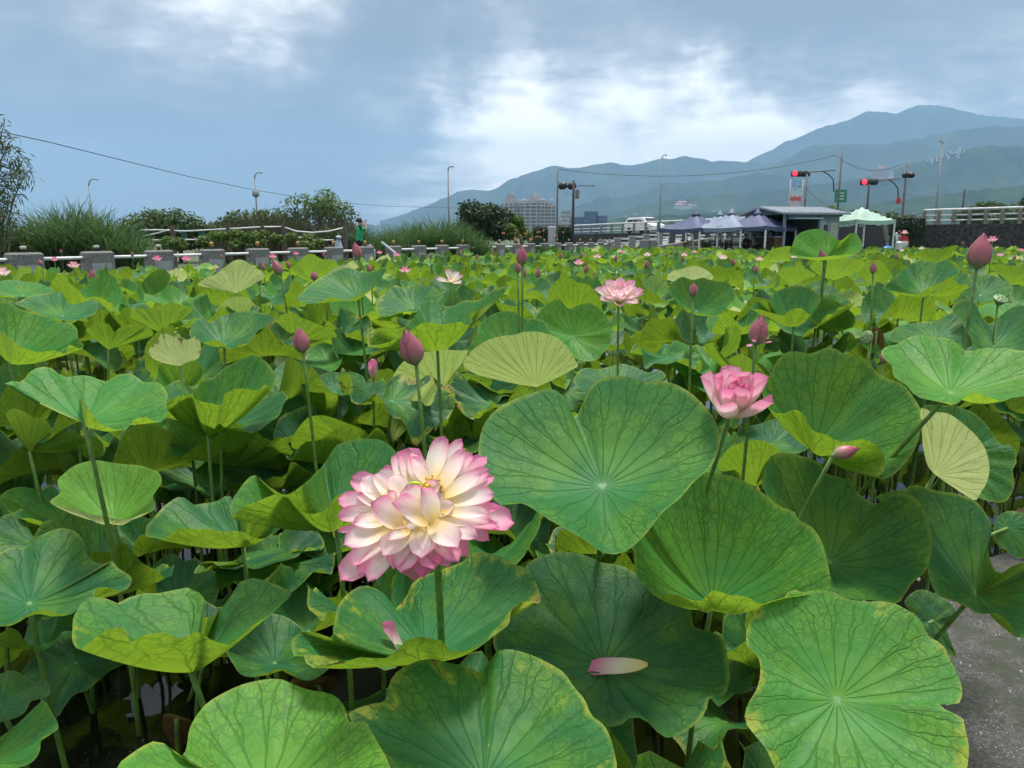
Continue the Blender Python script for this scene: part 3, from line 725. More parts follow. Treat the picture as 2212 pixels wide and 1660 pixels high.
# ---- left middle
T('Z5', (60, 765), P('-150,500 -60,400 20,372 80,400 140,430 220,450 270,460 330,480 370,510 440,510 490,550 500,610 535,650 520,682 470,662 440,656 420,712 360,692 300,692 240,702 180,682 110,652 60,602 0,572 -80,562'), .52, .62, 'broad light green leaf with bright yellow front lip below the small upright leaf flap')
T('Z5', (400, 470), P('100,390 180,350 260,330 340,322 390,316 420,370 450,400 520,380 600,370 630,400 600,460 520,490 420,502 350,480 300,470 240,450 160,420'), .46, .42, 'mid green leaf with a small yellow turned-up flap on it')
T('Z5', (360, 480), P('312,425 350,412 410,410 412,440 400,500 370,510 340,480 315,460'), .12, .85, 'small bright yellow young leaf flap standing on the mid green leaf', mode=U, inc=-65)
T('Z5', (150, 335), P('-60,290 0,250 80,240 170,250 250,262 320,290 340,312 250,332 150,350 60,342 -50,332'), .48, .60, 'flat grass-green leaf with dark vein net near the concrete railing side')
T('Z5', (1050, 572), P('835,440 890,420 960,420 1040,400 1100,381 1160,400 1220,415 1230,430 1180,480 1140,530 1050,570 980,552 920,522 850,490'), .42, .62, 'fan-shaped yellow-green underside leaf left of the withered pale leaf', mode=U, inc=-66)
T('Z5', (690, 662), P('550,560 620,516 690,520 730,570 760,546 850,526 910,550 940,530 980,590 900,612 800,622 720,652 660,640 600,600'), .42, .50, 'crinkled olive-yellow leaf underside below the fan-shaped one', .15, mode=U, inc=-60)
T('Z5', (1430, 655), P('1215,560 1240,500 1290,480 1340,510 1420,470 1500,446 1600,440 1690,455 1760,480 1700,530 1640,570 1590,640 1530,650 1470,685 1420,642 1370,622 1280,640 1215,602'), .46, .30, 'teal cupped leaf right of the withered pale leaf')
T('Z5', (1150, 775), P('950,690 1000,630 1040,580 1110,600 1190,622 1250,602 1282,660 1265,742 1200,732 1140,772 1060,772 980,742'), .24, .95, 'withered pale leaf rolled up with brown right edge', .75, mode=U, inc=-70)
T('Z5', (1150, 960), P('1005,830 1020,780 1100,762 1160,732 1230,742 1290,790 1296,850 1260,910 1210,960 1130,985 1070,962 1010,890'), .22, .60, 'withered curling green cup leaf under the rolled pale one', .5)
T('Z5', (1200, 620), P('1130,555 1170,530 1220,560 1260,610 1240,640 1190,620 1150,590'), .14, .9, 'pale tip of withered leaf above the rolled one', .3, mode=U, inc=-60)
T('Z5', (1880, 642), P('1700,540 1760,500 1800,461 1880,450 1920,480 1980,500 2050,530 2110,550 2150,600 2080,612 2000,585 1950,620 1900,632 1820,642 1760,592'), .44, .62, 'yellow-green ruffled leaf behind the slender upright pink bud', mode=U, inc=-62)
T('Z5', (2090, 765), P('1840,740 1900,700 1960,682 2040,646 2110,650 2170,700 2186,740 2150,810 2080,832 2000,830 1920,800'), .36, .58, 'soft green round leaf behind the stalk of the slender upright bud')
T('Z5', (1950, 900), P('1740,850 1800,772 1880,752 1960,790 2050,802 2130,840 2145,880 2110,930 2060,985 1990,1005 1900,990 1800,960'), .42, .30, 'dark veined leaf low behind the slender upright bud\'s stalk')
T('Z5', (2250, 930), P('2060,960 2090,900 2150,860 2200,835 2260,830 2320,860 2330,930 2280,980 2200,970 2120,1010 2080,1010'), .30, .36, 'blue-green leaf edge in front of the half-open small pink bloom')
T('Z5', (2030, 1060), P('1945,1130 1960,1050 1990,960 2030,945 2080,990 2095,1050 2080,1110 2020,1110'), .20, .34, 'narrow folded green leaf wrapped around a bud stalk')
T('Z5', (1500, 306), P('1260,270 1310,230 1380,200 1430,160 1500,116 1560,116 1610,150 1660,180 1690,220 1640,250 1580,290 1510,305 1430,282 1340,262'), .50, .92, 'pale lime leaf underside rising like a tent before the railing', mode=U, inc=-66)
T('Z5', (1500, 500), P('1340,490 1380,430 1420,390 1470,352 1530,345 1590,360 1650,410 1720,380 1735,420 1680,460 1600,452 1500,455 1420,482'), .44, .85, 'pale yellow leaf underside with small red bud over it', mode=U, inc=-62)
T('Z5', (990, 350), P('885,300 910,250 950,210 1000,175 1050,170 1085,215 1075,260 1040,300 990,330 920,350 895,330'), .34, .34, 'teal leaf standing on edge beside the pale tent-like leaf', inc=50, az=40)
T('Z5', (1980, 240), P('1850,170 1900,130 1950,82 2000,76 2060,110 2130,110 2165,170 2130,200 2050,212 1980,232 1900,212'), .48, .68, 'yellow-green cup leaf in front of the concrete railing posts', mode=U, inc=-62)
T('Z5', (1950, 350), P('1835,290 1880,250 1900,280 1950,300 1990,260 2030,280 2060,320 2010,350 1950,358 1880,330'), .34, .52, 'olive-yellow ruffled leaf beneath a dark red bud', mode=U, inc=-60)
# ---- centre
T('Z6', (130, 362), P('-250,340 -150,250 -60,200 60,160 150,190 230,180 300,160 290,210 220,290 130,340 50,370 -40,352 -150,390 -240,380'), .48, .40, 'teal leaf with one cream folded margin in front of the leaning white bar', p=1.2)
T('Z6', (-90, 270), P('-200,335 -160,280 -90,220 -20,165 60,140 70,165 40,230 -40,290 -120,330'), .30, .98, 'cream folded margin of the teal leaf', mode=U, inc=-72, dz=-.06)
T('Z6', (480, 420), P('240,430 270,360 320,300 370,276 420,290 500,270 560,280 620,290 670,340 640,380 560,402 500,440 420,440 300,475'), .44, .32, 'dark speckled leaf with one withered brown corner', .5)
T('Z6', (635, 682), P('190,665 225,600 270,562 340,547 420,542 470,490 505,470 510,420 550,376 600,366 640,380 680,405 740,402 810,372 880,375 940,350 1000,300 1080,276 1082,300 1000,380 900,430 840,460 860,500 830,530 790,507 740,512 690,520 650,525 590,512 530,520 470,560 400,600 320,635 250,652'), .52, .44, 'swept-up leaf with long right wing and dark-veined yellow underside')
T('Z6', (1265, 888), P('800,780 830,720 880,670 950,626 1040,600 1120,590 1200,570 1290,572 1370,596 1440,640 1490,700 1520,760 1535,790 1490,812 1420,846 1350,872 1270,895 1180,892 1090,877 1000,870 920,852 840,822'), .46, .88, 'pale half-moon leaf underside with strong radiating veins', mode=U, inc=-64)
T('Z6', (970, 900), P('690,890 740,850 800,835 860,840 940,860 990,880 960,910 860,915 760,915'), .30, .55, 'thin olive leaf edge under the pale half-moon leaf', mode=U, inc=-55, dz=.05)
T('Z6', (1100, 705), P('830,700 850,640 890,580 900,530 970,470 1050,441 1130,446 1180,480 1250,486 1310,500 1340,540 1350,600 1250,650 1100,690 950,705'), .46, .46, 'green veined leaf rising behind the pale half-moon leaf', dz=.1)
T('Z6', (1500, 600), P('1255,490 1290,440 1340,390 1410,360 1450,400 1480,422 1550,396 1620,390 1690,440 1730,510 1745,580 1740,640 1700,700 1620,760 1500,730 1400,640 1300,560'), .46, .70, 'bright green heart-notched leaf facing forward below the open pink bloom', inc=52, dz=.15)
T('Z6', (1490, 650), P('1330,560 1420,520 1520,490 1610,490 1662,522 1640,582 1650,700 1560,770 1510,740 1450,680 1380,620'), .34, .52, 'folded green leaf with turned cream corner before the heart-notched leaf')
T('Z6', (1800, 925), P('1510,900 1530,830 1590,800 1660,812 1740,790 1820,776 1900,800 1980,830 2060,820 2090,862 2000,900 1900,930 1750,960 1600,960'), .50, .20, 'dark blue-green leaf peeking over the huge round leaf', dz=.15)
T('Z6', (665, 930), P('335,1000 340,900 370,820 430,752 520,710 620,682 700,686 780,690 830,690 800,760 740,800 720,860 690,930 620,952 520,990 420,1010 360,1030'), .44, .86, 'pale sick-looking leaf underside with dark stalk spot behind the large bud stalk', .35, mode=U, inc=-58)
T('Z6', (350, 1270), P('300,1280 320,1180 340,1110 400,1040 480,970 560,910 610,880 625,950 600,1030 540,1080 480,1130 420,1180 370,1240 330,1290'), .36, .88, 'long pale folded leaf with brown lower tip above the big blossom', .5, mode=U, inc=-55, az=-35)
T('Z6', (740, 1252), P('660,1150 665,1070 700,1000 740,990 775,1040 788,1120 785,1200 770,1265 700,1242'), .22, .70, 'small grey-green folded leaf between two stalks above the big blossom', .45, mode=U, inc=-55)
T('Z6', (960, 1260), P('860,1250 865,1150 880,1090 940,1070 1010,1065 1060,1090 1100,1200 1000,1300 900,1350'), .34, .66, 'yellow-green leaf margin with black-brown rot beside the huge round leaf', .7, mode=U, inc=-50, dz=.12)
T('Z6', (120, 700), P('0,640 60,615 140,620 220,660 320,680 300,710 200,715 80,720 -20,700'), .34, .38, 'flat teal leaf beyond the large upright bud')
T('Z6', (-20, 950), P('-150,880 -60,832 40,836 110,860 145,930 110,990 30,976 -60,962 -140,930'), .34, .30, 'blue-green leaf under the small half-open pink bloom')
T('Z6', (20, 1120), P('100,1140 150,1090 230,1055 300,1050 335,1085 320,1150 270,1230 200,1250 120,1200'), .30, .30, 'dark green upright leaf lobe left of the long pale folded leaf', dz=.1)
# ---- right
T('Z7', (860, 1322), P('540,960 505,860 480,812 560,830 600,860 610,800 640,752 690,702 740,692 800,700 860,710 900,692 960,676 1020,690 1080,726 1150,722 1210,742 1250,790 1290,840 1360,880 1440,910 1480,950 1520,1010 1555,1070 1560,1140 1545,1230 1520,1310 1470,1390 1410,1460 1350,1500 1270,1510 1325,1445 1310,1340 1250,1282 1180,1252 1100,1262 1030,1270 960,1232 870,1212 835,1162 820,1112 760,1066 700,1086 640,1092 570,1042'), .58, .44, 'great dark-veined green leaf with rolled yellow front lip beside the pink cup bloom', rip=.042)
T('Z7', (1740, 960), P('1300,700 1340,662 1400,650 1440,622 1510,596 1580,596 1660,606 1720,612 1780,650 1840,690 1900,690 1960,672 2040,680 2100,672 2170,690 2230,692 2330,720 2400,800 2350,920 2230,980 2140,986 2080,1010 2000,990 1900,962 1840,980 1780,1030 1700,1016 1620,1010 1540,990 1500,960 1460,912 1400,872 1380,850 1360,770 1320,742'), .54, .74, 'broad light green bowl leaf with pale hub above the cream underside leaf', off=(.15, .90))
T('Z7', (1620, 1440), P('1555,1060 1620,1080 1720,1092 1790,1130 1860,1190 1920,1250 1970,1330 1990,1430 1980,1520 1940,1590 1900,1650 1850,1612 1780,1562 1720,1502 1640,1460 1600,1430 1570,1320 1560,1200'), .34, 1.0, 'cream-yellow leaf underside hanging like a fan, backlit', mode=U, inc=-60, az=30)
T('Z7', (1800, 1350), P('1560,1060 1650,1040 1760,1042 1850,1070 1930,1120 2000,1200 2060,1290 2140,1300 2165,1400 2140,1450 2150,1540 2130,1610 2080,1660 1980,1650 1850,1600 1700,1500 1600,1300'), .46, .40, 'green leaf behind the hanging cream-yellow fan leaf', dz=.1)
T('Z7', (1650, 625), P('1350,590 1400,540 1480,520 1550,510 1640,500 1720,462 1790,442 1820,470 1830,540 1870,600 1880,660 1780,680 1650,642 1550,640 1450,640 1370,632'), .48, .28, 'teal leaf with curled left rim behind the light green bowl leaf')
T('Z7', (2020, 665), P('1750,430 1790,380 1860,362 1900,380 1930,450 1970,510 2000,520 2060,470 2130,420 2200,400 2300,420 2350,550 2300,680 2200,690 2100,690 2000,680 1900,670 1870,600 1830,540 1810,490'), .54, .26, 'steep dusty-teal leaf with upturned left corner under the tall plump bud')
T('Z7', (1570, 335), P('1310,290 1380,230 1450,170 1500,130 1560,116 1650,126 1720,110 1790,170 1800,200 1720,230 1680,260 1600,290 1540,330 1450,322 1370,312'), .50, .34, 'wide teal leaf with notched front below the slim far bud')
T('D', (1785, 556), P('1705,550 1712,530 1722,508 1745,498 1775,496 1800,510 1815,520 1840,504 1855,512 1862,535 1845,548 1800,553 1750,557'), .52, .72, 'tall bright green leaf rising against the grey hut wall', inc=42)
T('Z7', (650, 112), P('560,90 600,50 650,32 720,26 735,65 705,92 640,106 580,108'), .36, .66, 'yellow-green leaf beside the tall one in front of the hut', mode=U, inc=-62)
T('Z7', (740, 265), P('640,200 680,165 740,155 800,160 860,190 880,215 820,225 780,250 740,265 690,240'), .40, .66, 'bright yellow ruffled leaf below the dark red bud', mode=U, inc=-62)
T('Z7', (1000, 225), P('845,160 880,120 940,80 1010,66 1080,100 1150,110 1200,130 1160,180 1080,210 1000,222 910,205'), .46, .72, 'yellow-green fan leaf with fine veins behind the dark red bud\'s stalk', mode=U, inc=-62)
T('Z7', (1260, 275), P('1140,190 1180,140 1240,115 1300,120 1340,170 1370,225 1320,260 1260,275 1190,240'), .38, .55, 'olive fan leaf behind the slim grey-purple bud', mode=U, inc=-62)
T('Z7', (740, 535), P('470,420 520,372 580,380 620,322 680,292 760,276 840,290 900,340 910,380 850,460 790,422 720,432 680,466 610,452 540,432'), .44, .36, 'ribbed green cup leaf with yellow lip left of the veined round leaf')
T('Z7', (940, 562), P('845,470 850,400 900,366 960,360 1010,370 1080,420 1130,470 1130,530 1080,552 1010,547 940,537 880,502'), .36, .48, 'veined round leaf with brown spot at its right edge', .45)
T('Z7', (1060, 400), P('1010,400 1040,340 1080,310 1140,315 1195,360 1190,400 1130,410 1060,415'), .24, .88, 'small pale folded leaf right of the veined round leaf', mode=U, inc=-60)
T('Z7', (120, 440), P('-60,300 20,222 100,240 160,226 240,246 330,260 370,340 330,400 260,460 180,462 100,442 20,402'), .44, .38, 'teal leaf behind the small mauve bud', inc=40)
T('Z7', (100, 250), P('-60,240 -40,190 40,165 120,150 190,180 230,225 180,245 80,250'), .42, .98, 'whitish-green domed leaf underside beyond the small mauve bud', mode=U, inc=-62)
T('Z7', (440, 892), P('160,680 220,640 260,690 320,746 390,712 450,732 500,772 560,850 520,880 440,895 370,852 280,792'), .42, .50, 'yellow-green leaf with wavy rim behind the pink cup bloom', mode=U, inc=-58)
T('Z7', (500, 1530), P('265,1400 320,1322 400,1280 480,1262 560,1270 630,1310 660,1342 600,1362 550,1402 530,1450 540,1540 470,1532 370,1490 270,1450'), .38, .46, 'olive-yellow leaf underside low behind the huge round leaf', .15, mode=U, inc=-55)
T('Z7', (600, 1290), P('270,1330 400,1200 520,1160 640,1122 740,1160 820,1260 835,1310 760,1350 640,1342 500,1350 380,1370'), .44, .14, 'shaded dark leaf under the pink cup bloom', dz=.3)
T('Z7', (1090, 690), P('975,665 1040,640 1075,580 1110,580 1150,640 1140,690 1110,720 1060,725 1010,690'), .24, .62, 'small twisted leaf with yellow fold above the great dark-veined leaf')
T('Z7', (560, 740), P('430,830 470,800 520,740 560,715 640,700 680,720 620,760 600,800 560,860 500,880'), .34, .72, 'light green ruffled leaf behind the bud with loose sepals')
T('Z7', (130, 620), P('20,640 60,560 120,530 180,580 150,620 90,660'), .26, .52, 'green leaf with a cream fold at the foot of the small mauve bud')
T('Z7', (200, 600), P('120,500 160,462 230,470 290,490 380,510 360,540 300,575 220,590 150,570'), .36, .34, 'teal leaf low behind the small mauve bud')
T('Z7', (330, 690), P('250,650 290,590 350,555 420,570 480,620 430,660 360,690 300,700'), .34, .44, 'grass-green cup leaf left of the bud with loose sepals')
T('Z7', (2120, 470), P('1910,440 1960,400 2040,385 2140,390 2212,380 2280,400 2250,450 2100,470 1980,470'), .42, .62, 'light green leaf under the round green seed pod')
T('Z7', (1540, 520), P('1450,480 1480,440 1550,428 1600,445 1610,490 1560,520 1490,515'), .26, .66, 'round yellow-green small leaf near the dark drooping bud', mode=U, inc=-55)
T('Z7', (1740, 360), P('1665,310 1700,270 1790,260 1840,280 1830,330 1780,370 1700,385 1670,350'), .32, .50, 'olive leaf with ruffled edge below the wide teal leaf', mode=U, inc=-60)
T('Z7', (1930, 340), P('1820,330 1850,260 1920,220 2000,205 2080,240 2140,280 2100,340 2000,380 1900,380'), .46, .26, 'dark leaf behind the tall plump bud\'s stalk', inc=30)
T('Z7', (2130, 250), P('2000,150 2060,140 2150,150 2230,160 2300,200 2250,250 2150,270 2080,220'), .46, .55, 'yellow-green leaf beyond the tall plump bud', mode=U, inc=-62)
T('Z7', (1650, 130), P('1540,60 1600,40 1660,60 1720,30 1790,20 1760,60 1720,110 1650,130 1580,110'), .44, .45, 'grey-green funnel leaf left of the tall plump bud', mode=U, inc=-66)
T('B4', (1480, 930), P('1340,830 1420,775 1530,820 1590,880 1545,950 1575,1050 1592,1110 1500,1060 1430,960 1380,900'), .34, .12, 'dark low leaf at the edge of the concrete ledge', zm=.25)
T('B4', (1850, 470), P('1775,500 1790,430 1840,390 1900,390 1960,420 1990,520 1960,600 1900,620 1850,590 1790,545'), .40, .30, 'teal leaf over the far end of the concrete ledge', .4, dz=.1)
T('Z7', (1270, 560), P('1215,600 1230,550 1260,540 1300,560 1320,620 1310,690 1270,640 1240,670 1220,640'), .16, .2, 'blackish-brown withered leaf hanging beside the seed pod', 2.4, mode=U, inc=-70)
T('B1', (1000, 1360), P('920,1380 930,1350 990,1352 1050,1370 1090,1390 1080,1440 1060,1500 1020,1580 990,1560 960,1500 930,1450'), .17, .2, 'dry brown crumpled leaf hanging behind the lime-green leaf', 2.4, mode=U, inc=-70, dz=.25)
T('B4', (1900, 430), P('1880,400 1910,370 1950,380 1970,430 1940,460 1895,450'), .10, .3, 'rust-brown dried leaf lying beyond the concrete ledge', 2.6, mode=U, inc=30, zm=.14)
T('B3', (230, 690), P('100,690 160,665 240,670 300,665 320,700 290,740 200,740 130,720'), .16, .2, 'brown dried leaf drooping under the small dark leaf', 2.4, mode=U, inc=-40, dz=.3)
N_TRACED = len(LEAF_DBG)
# a dark hidden layer under the front leaves
# ------------------------------------------------------------------ procedural leaves
SHAPE = {}
def unit_leaf(seed, nr, nt_):
    rs = np.random.RandomState(seed)
    th = TAU * np.arange(nt_) / nt_
    cup = rs.choice([rs.uniform(.05, .2), rs.uniform(.25, .5), rs.uniform(.3, .6)])
    rad = 1 + .05 * np.cos(2 * th + rs.uniform(0, 6)) + .035 * np.cos(3 * th + rs.uniform(0, 6)) + .02 * np.cos(7 * th + rs.uniform(0, 6)) + .015 * np.cos(13 * th + rs.uniform(0, 6))
    a0 = rs.uniform(0, TAU)
    for c_, dpt in ((a0, rs.uniform(.05, .16)), (a0 + math.pi, rs.uniform(.02, .12))):
        dd = np.abs((th - c_ + math.pi) % TAU - math.pi); rad -= dpt * np.exp(-(dd / .12) ** 2)
    fold = rs.choice([.06, .20, .36, .50]) * np.cos(2 * (th - a0))
    wav = fold + .13 * rs.normal() * np.cos(3 * th + rs.uniform(0, 6)) + .10 * rs.normal() * np.cos(4 * th + rs.uniform(0, 6)) + .09 * rs.normal() * np.cos(6 * th + rs.uniform(0, 6)) + .07 * rs.normal() * np.cos(9 * th + rs.uniform(0, 6)) + .045 * rs.normal() * np.cos(14 * th + rs.uniform(0, 6))
    fa = float(np.abs(fold).max()); SHAPE[seed] = ('boat-folded ' if fa > .3 else 'saddle-shaped ' if fa > .15 else '') + ('deeply cupped' if cup > .32 else 'shallow' if cup > .16 else 'nearly flat')
    V = [(0, 0, 0)]
    for i in range(nr):
        s = (i + 1) / nr
        z = cup * s ** 1.5 + wav * s ** 1.8
        sh = np.sqrt(np.maximum(.35, 1 - (cup * .6) ** 2 - np.clip(wav, -.5, .5) ** 2 * s))
        V += list(zip(rad * s * np.cos(th) * sh, rad * s * np.sin(th) * sh, z))
    return np.array(V)
NVAR = 18
VAR_HI = [mesh_np('blade', unit_leaf(100 + k, 10, 48), leaf_faces(10, 48), M_LEAF, leaf_uv(10, 48)) for k in range(NVAR)]
STEM_U = [stem_tube((rnd.uniform(-.05, .05), rnd.uniform(-.05, .05), 0), (0, 0, 1), (rnd.uniform(-.04, .04), rnd.uniform(-.04, .04), 0), .008, .0065, 6, 5).mesh('stem', M_STEM) for k in range(4)]
def in_pond(x, y):
    if y < 0.9: return False
    if x > .9 and y < 3.75: return False
    q = Vector((x, y, 0)) - fence_pt(0)
    if q.dot(un) > -0.75: return False
    if x > 8 and y > 44.2: return False
    if y > 47: return False
    return True
cand = []
# jittered grid over the part of the pond the view can see
Y = 1.2
while Y < 47:
    step = .25 if Y < 5.0 else .34 if Y < 9 else (.40 if Y < 18 else .46)
    xh = .70 * Y + .7
    X = -xh
    while X < xh:
        x, y = X + rnd.uniform(-.5, .5) * step, Y + rnd.uniform(-.5, .5) * step
        if in_pond(x, y): cand.append((x, y))
        X += step
    Y += step
def place(x, y):
    d = math.hypot(x, y)
    if d < 3.2:
        z = rnd.uniform(.14, .40 if d < 2.1 else .54); Rr = rnd.uniform(.15, .24); keep = .80 if (x > -.6 or y > 2.1) else .16
    elif d < 5.2:
        z = rnd.choice((rnd.uniform(.30, .6), rnd.uniform(.40, .82))) + (d - 3.2) * .05; Rr = rnd.uniform(.19, .28); keep = .84
    else:
        k = min(1, (d - 5.2) / 4)
        z = rnd.uniform(.62, 1.05) - .14 * k - (.10 if d > 14 else 0); Rr = rnd.uniform(.17, .27); keep = .86
        if rnd.random() < .06: z += .12
    if rnd.random() > keep: return None
    return (x, y, z, Rr)
recs = [q for q in (place(x, y) for x, y in cand) if q]
recs.sort(key=lambda q: q[1] - 0.4 * q[3])
def leaf_xf(q):
    x, y, z, Rr = q
    az_ = rnd.uniform(0, TAU); tl = abs(rnd.gauss(0, R(17)))
    M = Matrix.Rotation(az_, 4, 'Z') @ Matrix.Rotation(tl, 4, 'X') @ Matrix.Rotation(rnd.uniform(0, TAU), 4, 'Z')
    return M
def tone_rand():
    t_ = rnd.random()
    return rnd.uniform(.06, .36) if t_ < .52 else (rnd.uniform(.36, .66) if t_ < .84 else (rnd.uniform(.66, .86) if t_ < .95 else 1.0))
NIND = 296 - N_TRACED
def tone_word(t_): return 'dark blue-green' if t_ < .38 else ('mid green' if t_ < .62 else 'light yellow-green')
ind, rest = [], []
for q in recs:
    px, py, zc = proj((q[0], q[1], q[2]))
    vis = -60 < px < 2272 and py < 1700
    (ind if (vis and len(ind) < NIND) else rest).append(q)
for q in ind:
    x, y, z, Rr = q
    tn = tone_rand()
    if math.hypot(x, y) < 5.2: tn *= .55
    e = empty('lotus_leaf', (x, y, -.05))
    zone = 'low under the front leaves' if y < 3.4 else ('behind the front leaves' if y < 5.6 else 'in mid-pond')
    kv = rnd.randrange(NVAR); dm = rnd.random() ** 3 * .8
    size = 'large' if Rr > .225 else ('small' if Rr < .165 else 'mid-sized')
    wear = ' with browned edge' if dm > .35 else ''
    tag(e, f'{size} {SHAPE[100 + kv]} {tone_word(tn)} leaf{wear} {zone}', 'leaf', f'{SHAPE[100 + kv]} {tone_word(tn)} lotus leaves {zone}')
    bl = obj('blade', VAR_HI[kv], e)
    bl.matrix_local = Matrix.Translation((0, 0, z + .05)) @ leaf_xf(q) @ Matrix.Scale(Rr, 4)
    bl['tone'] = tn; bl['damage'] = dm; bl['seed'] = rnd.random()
    st = obj('stem', STEM_U[rnd.randrange(4)], e); st.scale = (1, 1, z + .05)
# all the further leaves as one mass
LO = {}
def lo_var(k, nr, nt_):
    key = (k, nr, nt_)
    if key not in LO: LO[key] = unit_leaf(100 + k, nr, nt_)
    return LO[key]
VV, FF, UVV, TT, SS, DD = [], [], [], [], [], []
off = 0
for q in rest:
    x, y, z, Rr = q
    px, py, zc = proj((x, y, z))
    if not (-150 < px < 2362): continue
    d = math.hypot(x, y)
    nr, nt_ = (7, 32) if d < 9 else ((5, 24) if d < 18 else (4, 18))
    Vt = lo_var(rnd.randrange(NVAR), nr, nt_)
    M = np.array(leaf_xf(q).to_3x3()) * (Rr * (1.0 if d < 12 else 1.15))
    vv = Vt @ M.T + np.array([x, y, z])
    fc = leaf_faces(nr, nt_)
    VV.append(vv); UVV.append(np.array(leaf_uv(nr, nt_)))
    FF += [tuple(i + off for i in g) for g in fc]
    tn, sd_, dm = tone_rand(), rnd.random(), rnd.random() ** 3 * .8
    TT += [tn] * len(vv); SS += [sd_] * len(vv); DD += [dm] * len(vv)
    off += len(vv)
me = mesh_np('lotus_leaves', np.vstack(VV), FF, M_LEAFG, np.vstack(UVV))
for nm, arr in (('tone', TT), ('seed', SS), ('damage', DD)):
    at_ = me.attributes.new(nm, 'FLOAT', 'POINT'); at_.data.foreach_set('value', np.array(arr, dtype=np.float32))
tag(obj('lotus_leaves', me), 'mass of lotus leaves filling the far pond up to the railing and tents', 'leaves', kind='stuff')
print('LEAVES traced', N_TRACED, 'ind', len(ind), 'rest', len(rest), 'faces', len(FF))
if 0:
    for q in LEAF_DBG: print(q)
# ================================================================== FLOWERS, BUDS, PODS
def petal_mesh(name, L, W, cup=.25, bend=.25, tipc=0.0, mat=None, nu=7, nv=10, ruff=0.0, seed=0, sharp=1.0):
    """petal along +Y from the origin, inner face +Z"""
    rs = np.random.RandomState(seed)
    v = []; uv = []; ph = rs.uniform(0, 6)
    for j in range(nv + 1):
        t = j / nv
        wv = W * .5 * (1.9 * (t + .03) ** .62 * max(0.0, 1.0 - t) ** (.44 * sharp)) * .82
        if j == nv: wv = .002 * W
        for i in range(nu + 1):
            s = 2 * i / nu - 1
            x = s * wv
            z = cup * W * (s * s) * (.35 + .65 * t) * min(1, wv / (W * .35)) + bend * L * t * t - tipc * L * max(0, t - .7) ** 2 * 6 + ruff * W * math.sin(4 * t + 2.5 * s + ph) * t * .5
            v.append((x, t * L - cup * .12 * L * s * s * t * (1 - t), z)); uv.append((i / nu, t))
    f = []
    for j in range(nv):
        for i in range(nu):
            a = j * (nu + 1) + i
            f.append((a, a + 1, a + nu + 2, a + nu + 1))
    return mesh_np(name, v, f, mat or M_PETAL, uv)
def frame(base, tipdir, inner):
    y = Vector(tipdir).normalized(); z = Vector(inner); z = (z - y * z.dot(y)).normalized(); x = y.cross(z)
    M = Matrix((x, y, z)).transposed().to_4x4(); M.translation = Vector(base)
    return M
M_STAMEN = simple('stamen', (0.80, 0.52, 0.06), 0.6, 0.2, 30)
M_POD = simple('seed_pod', (0.16, 0.27, 0.09), 0.55, 0.2, 20, bump=.2)
M_SEED = simple('lotus_seed', (0.09, 0.13, 0.05), 0.5, 0.2, 20)

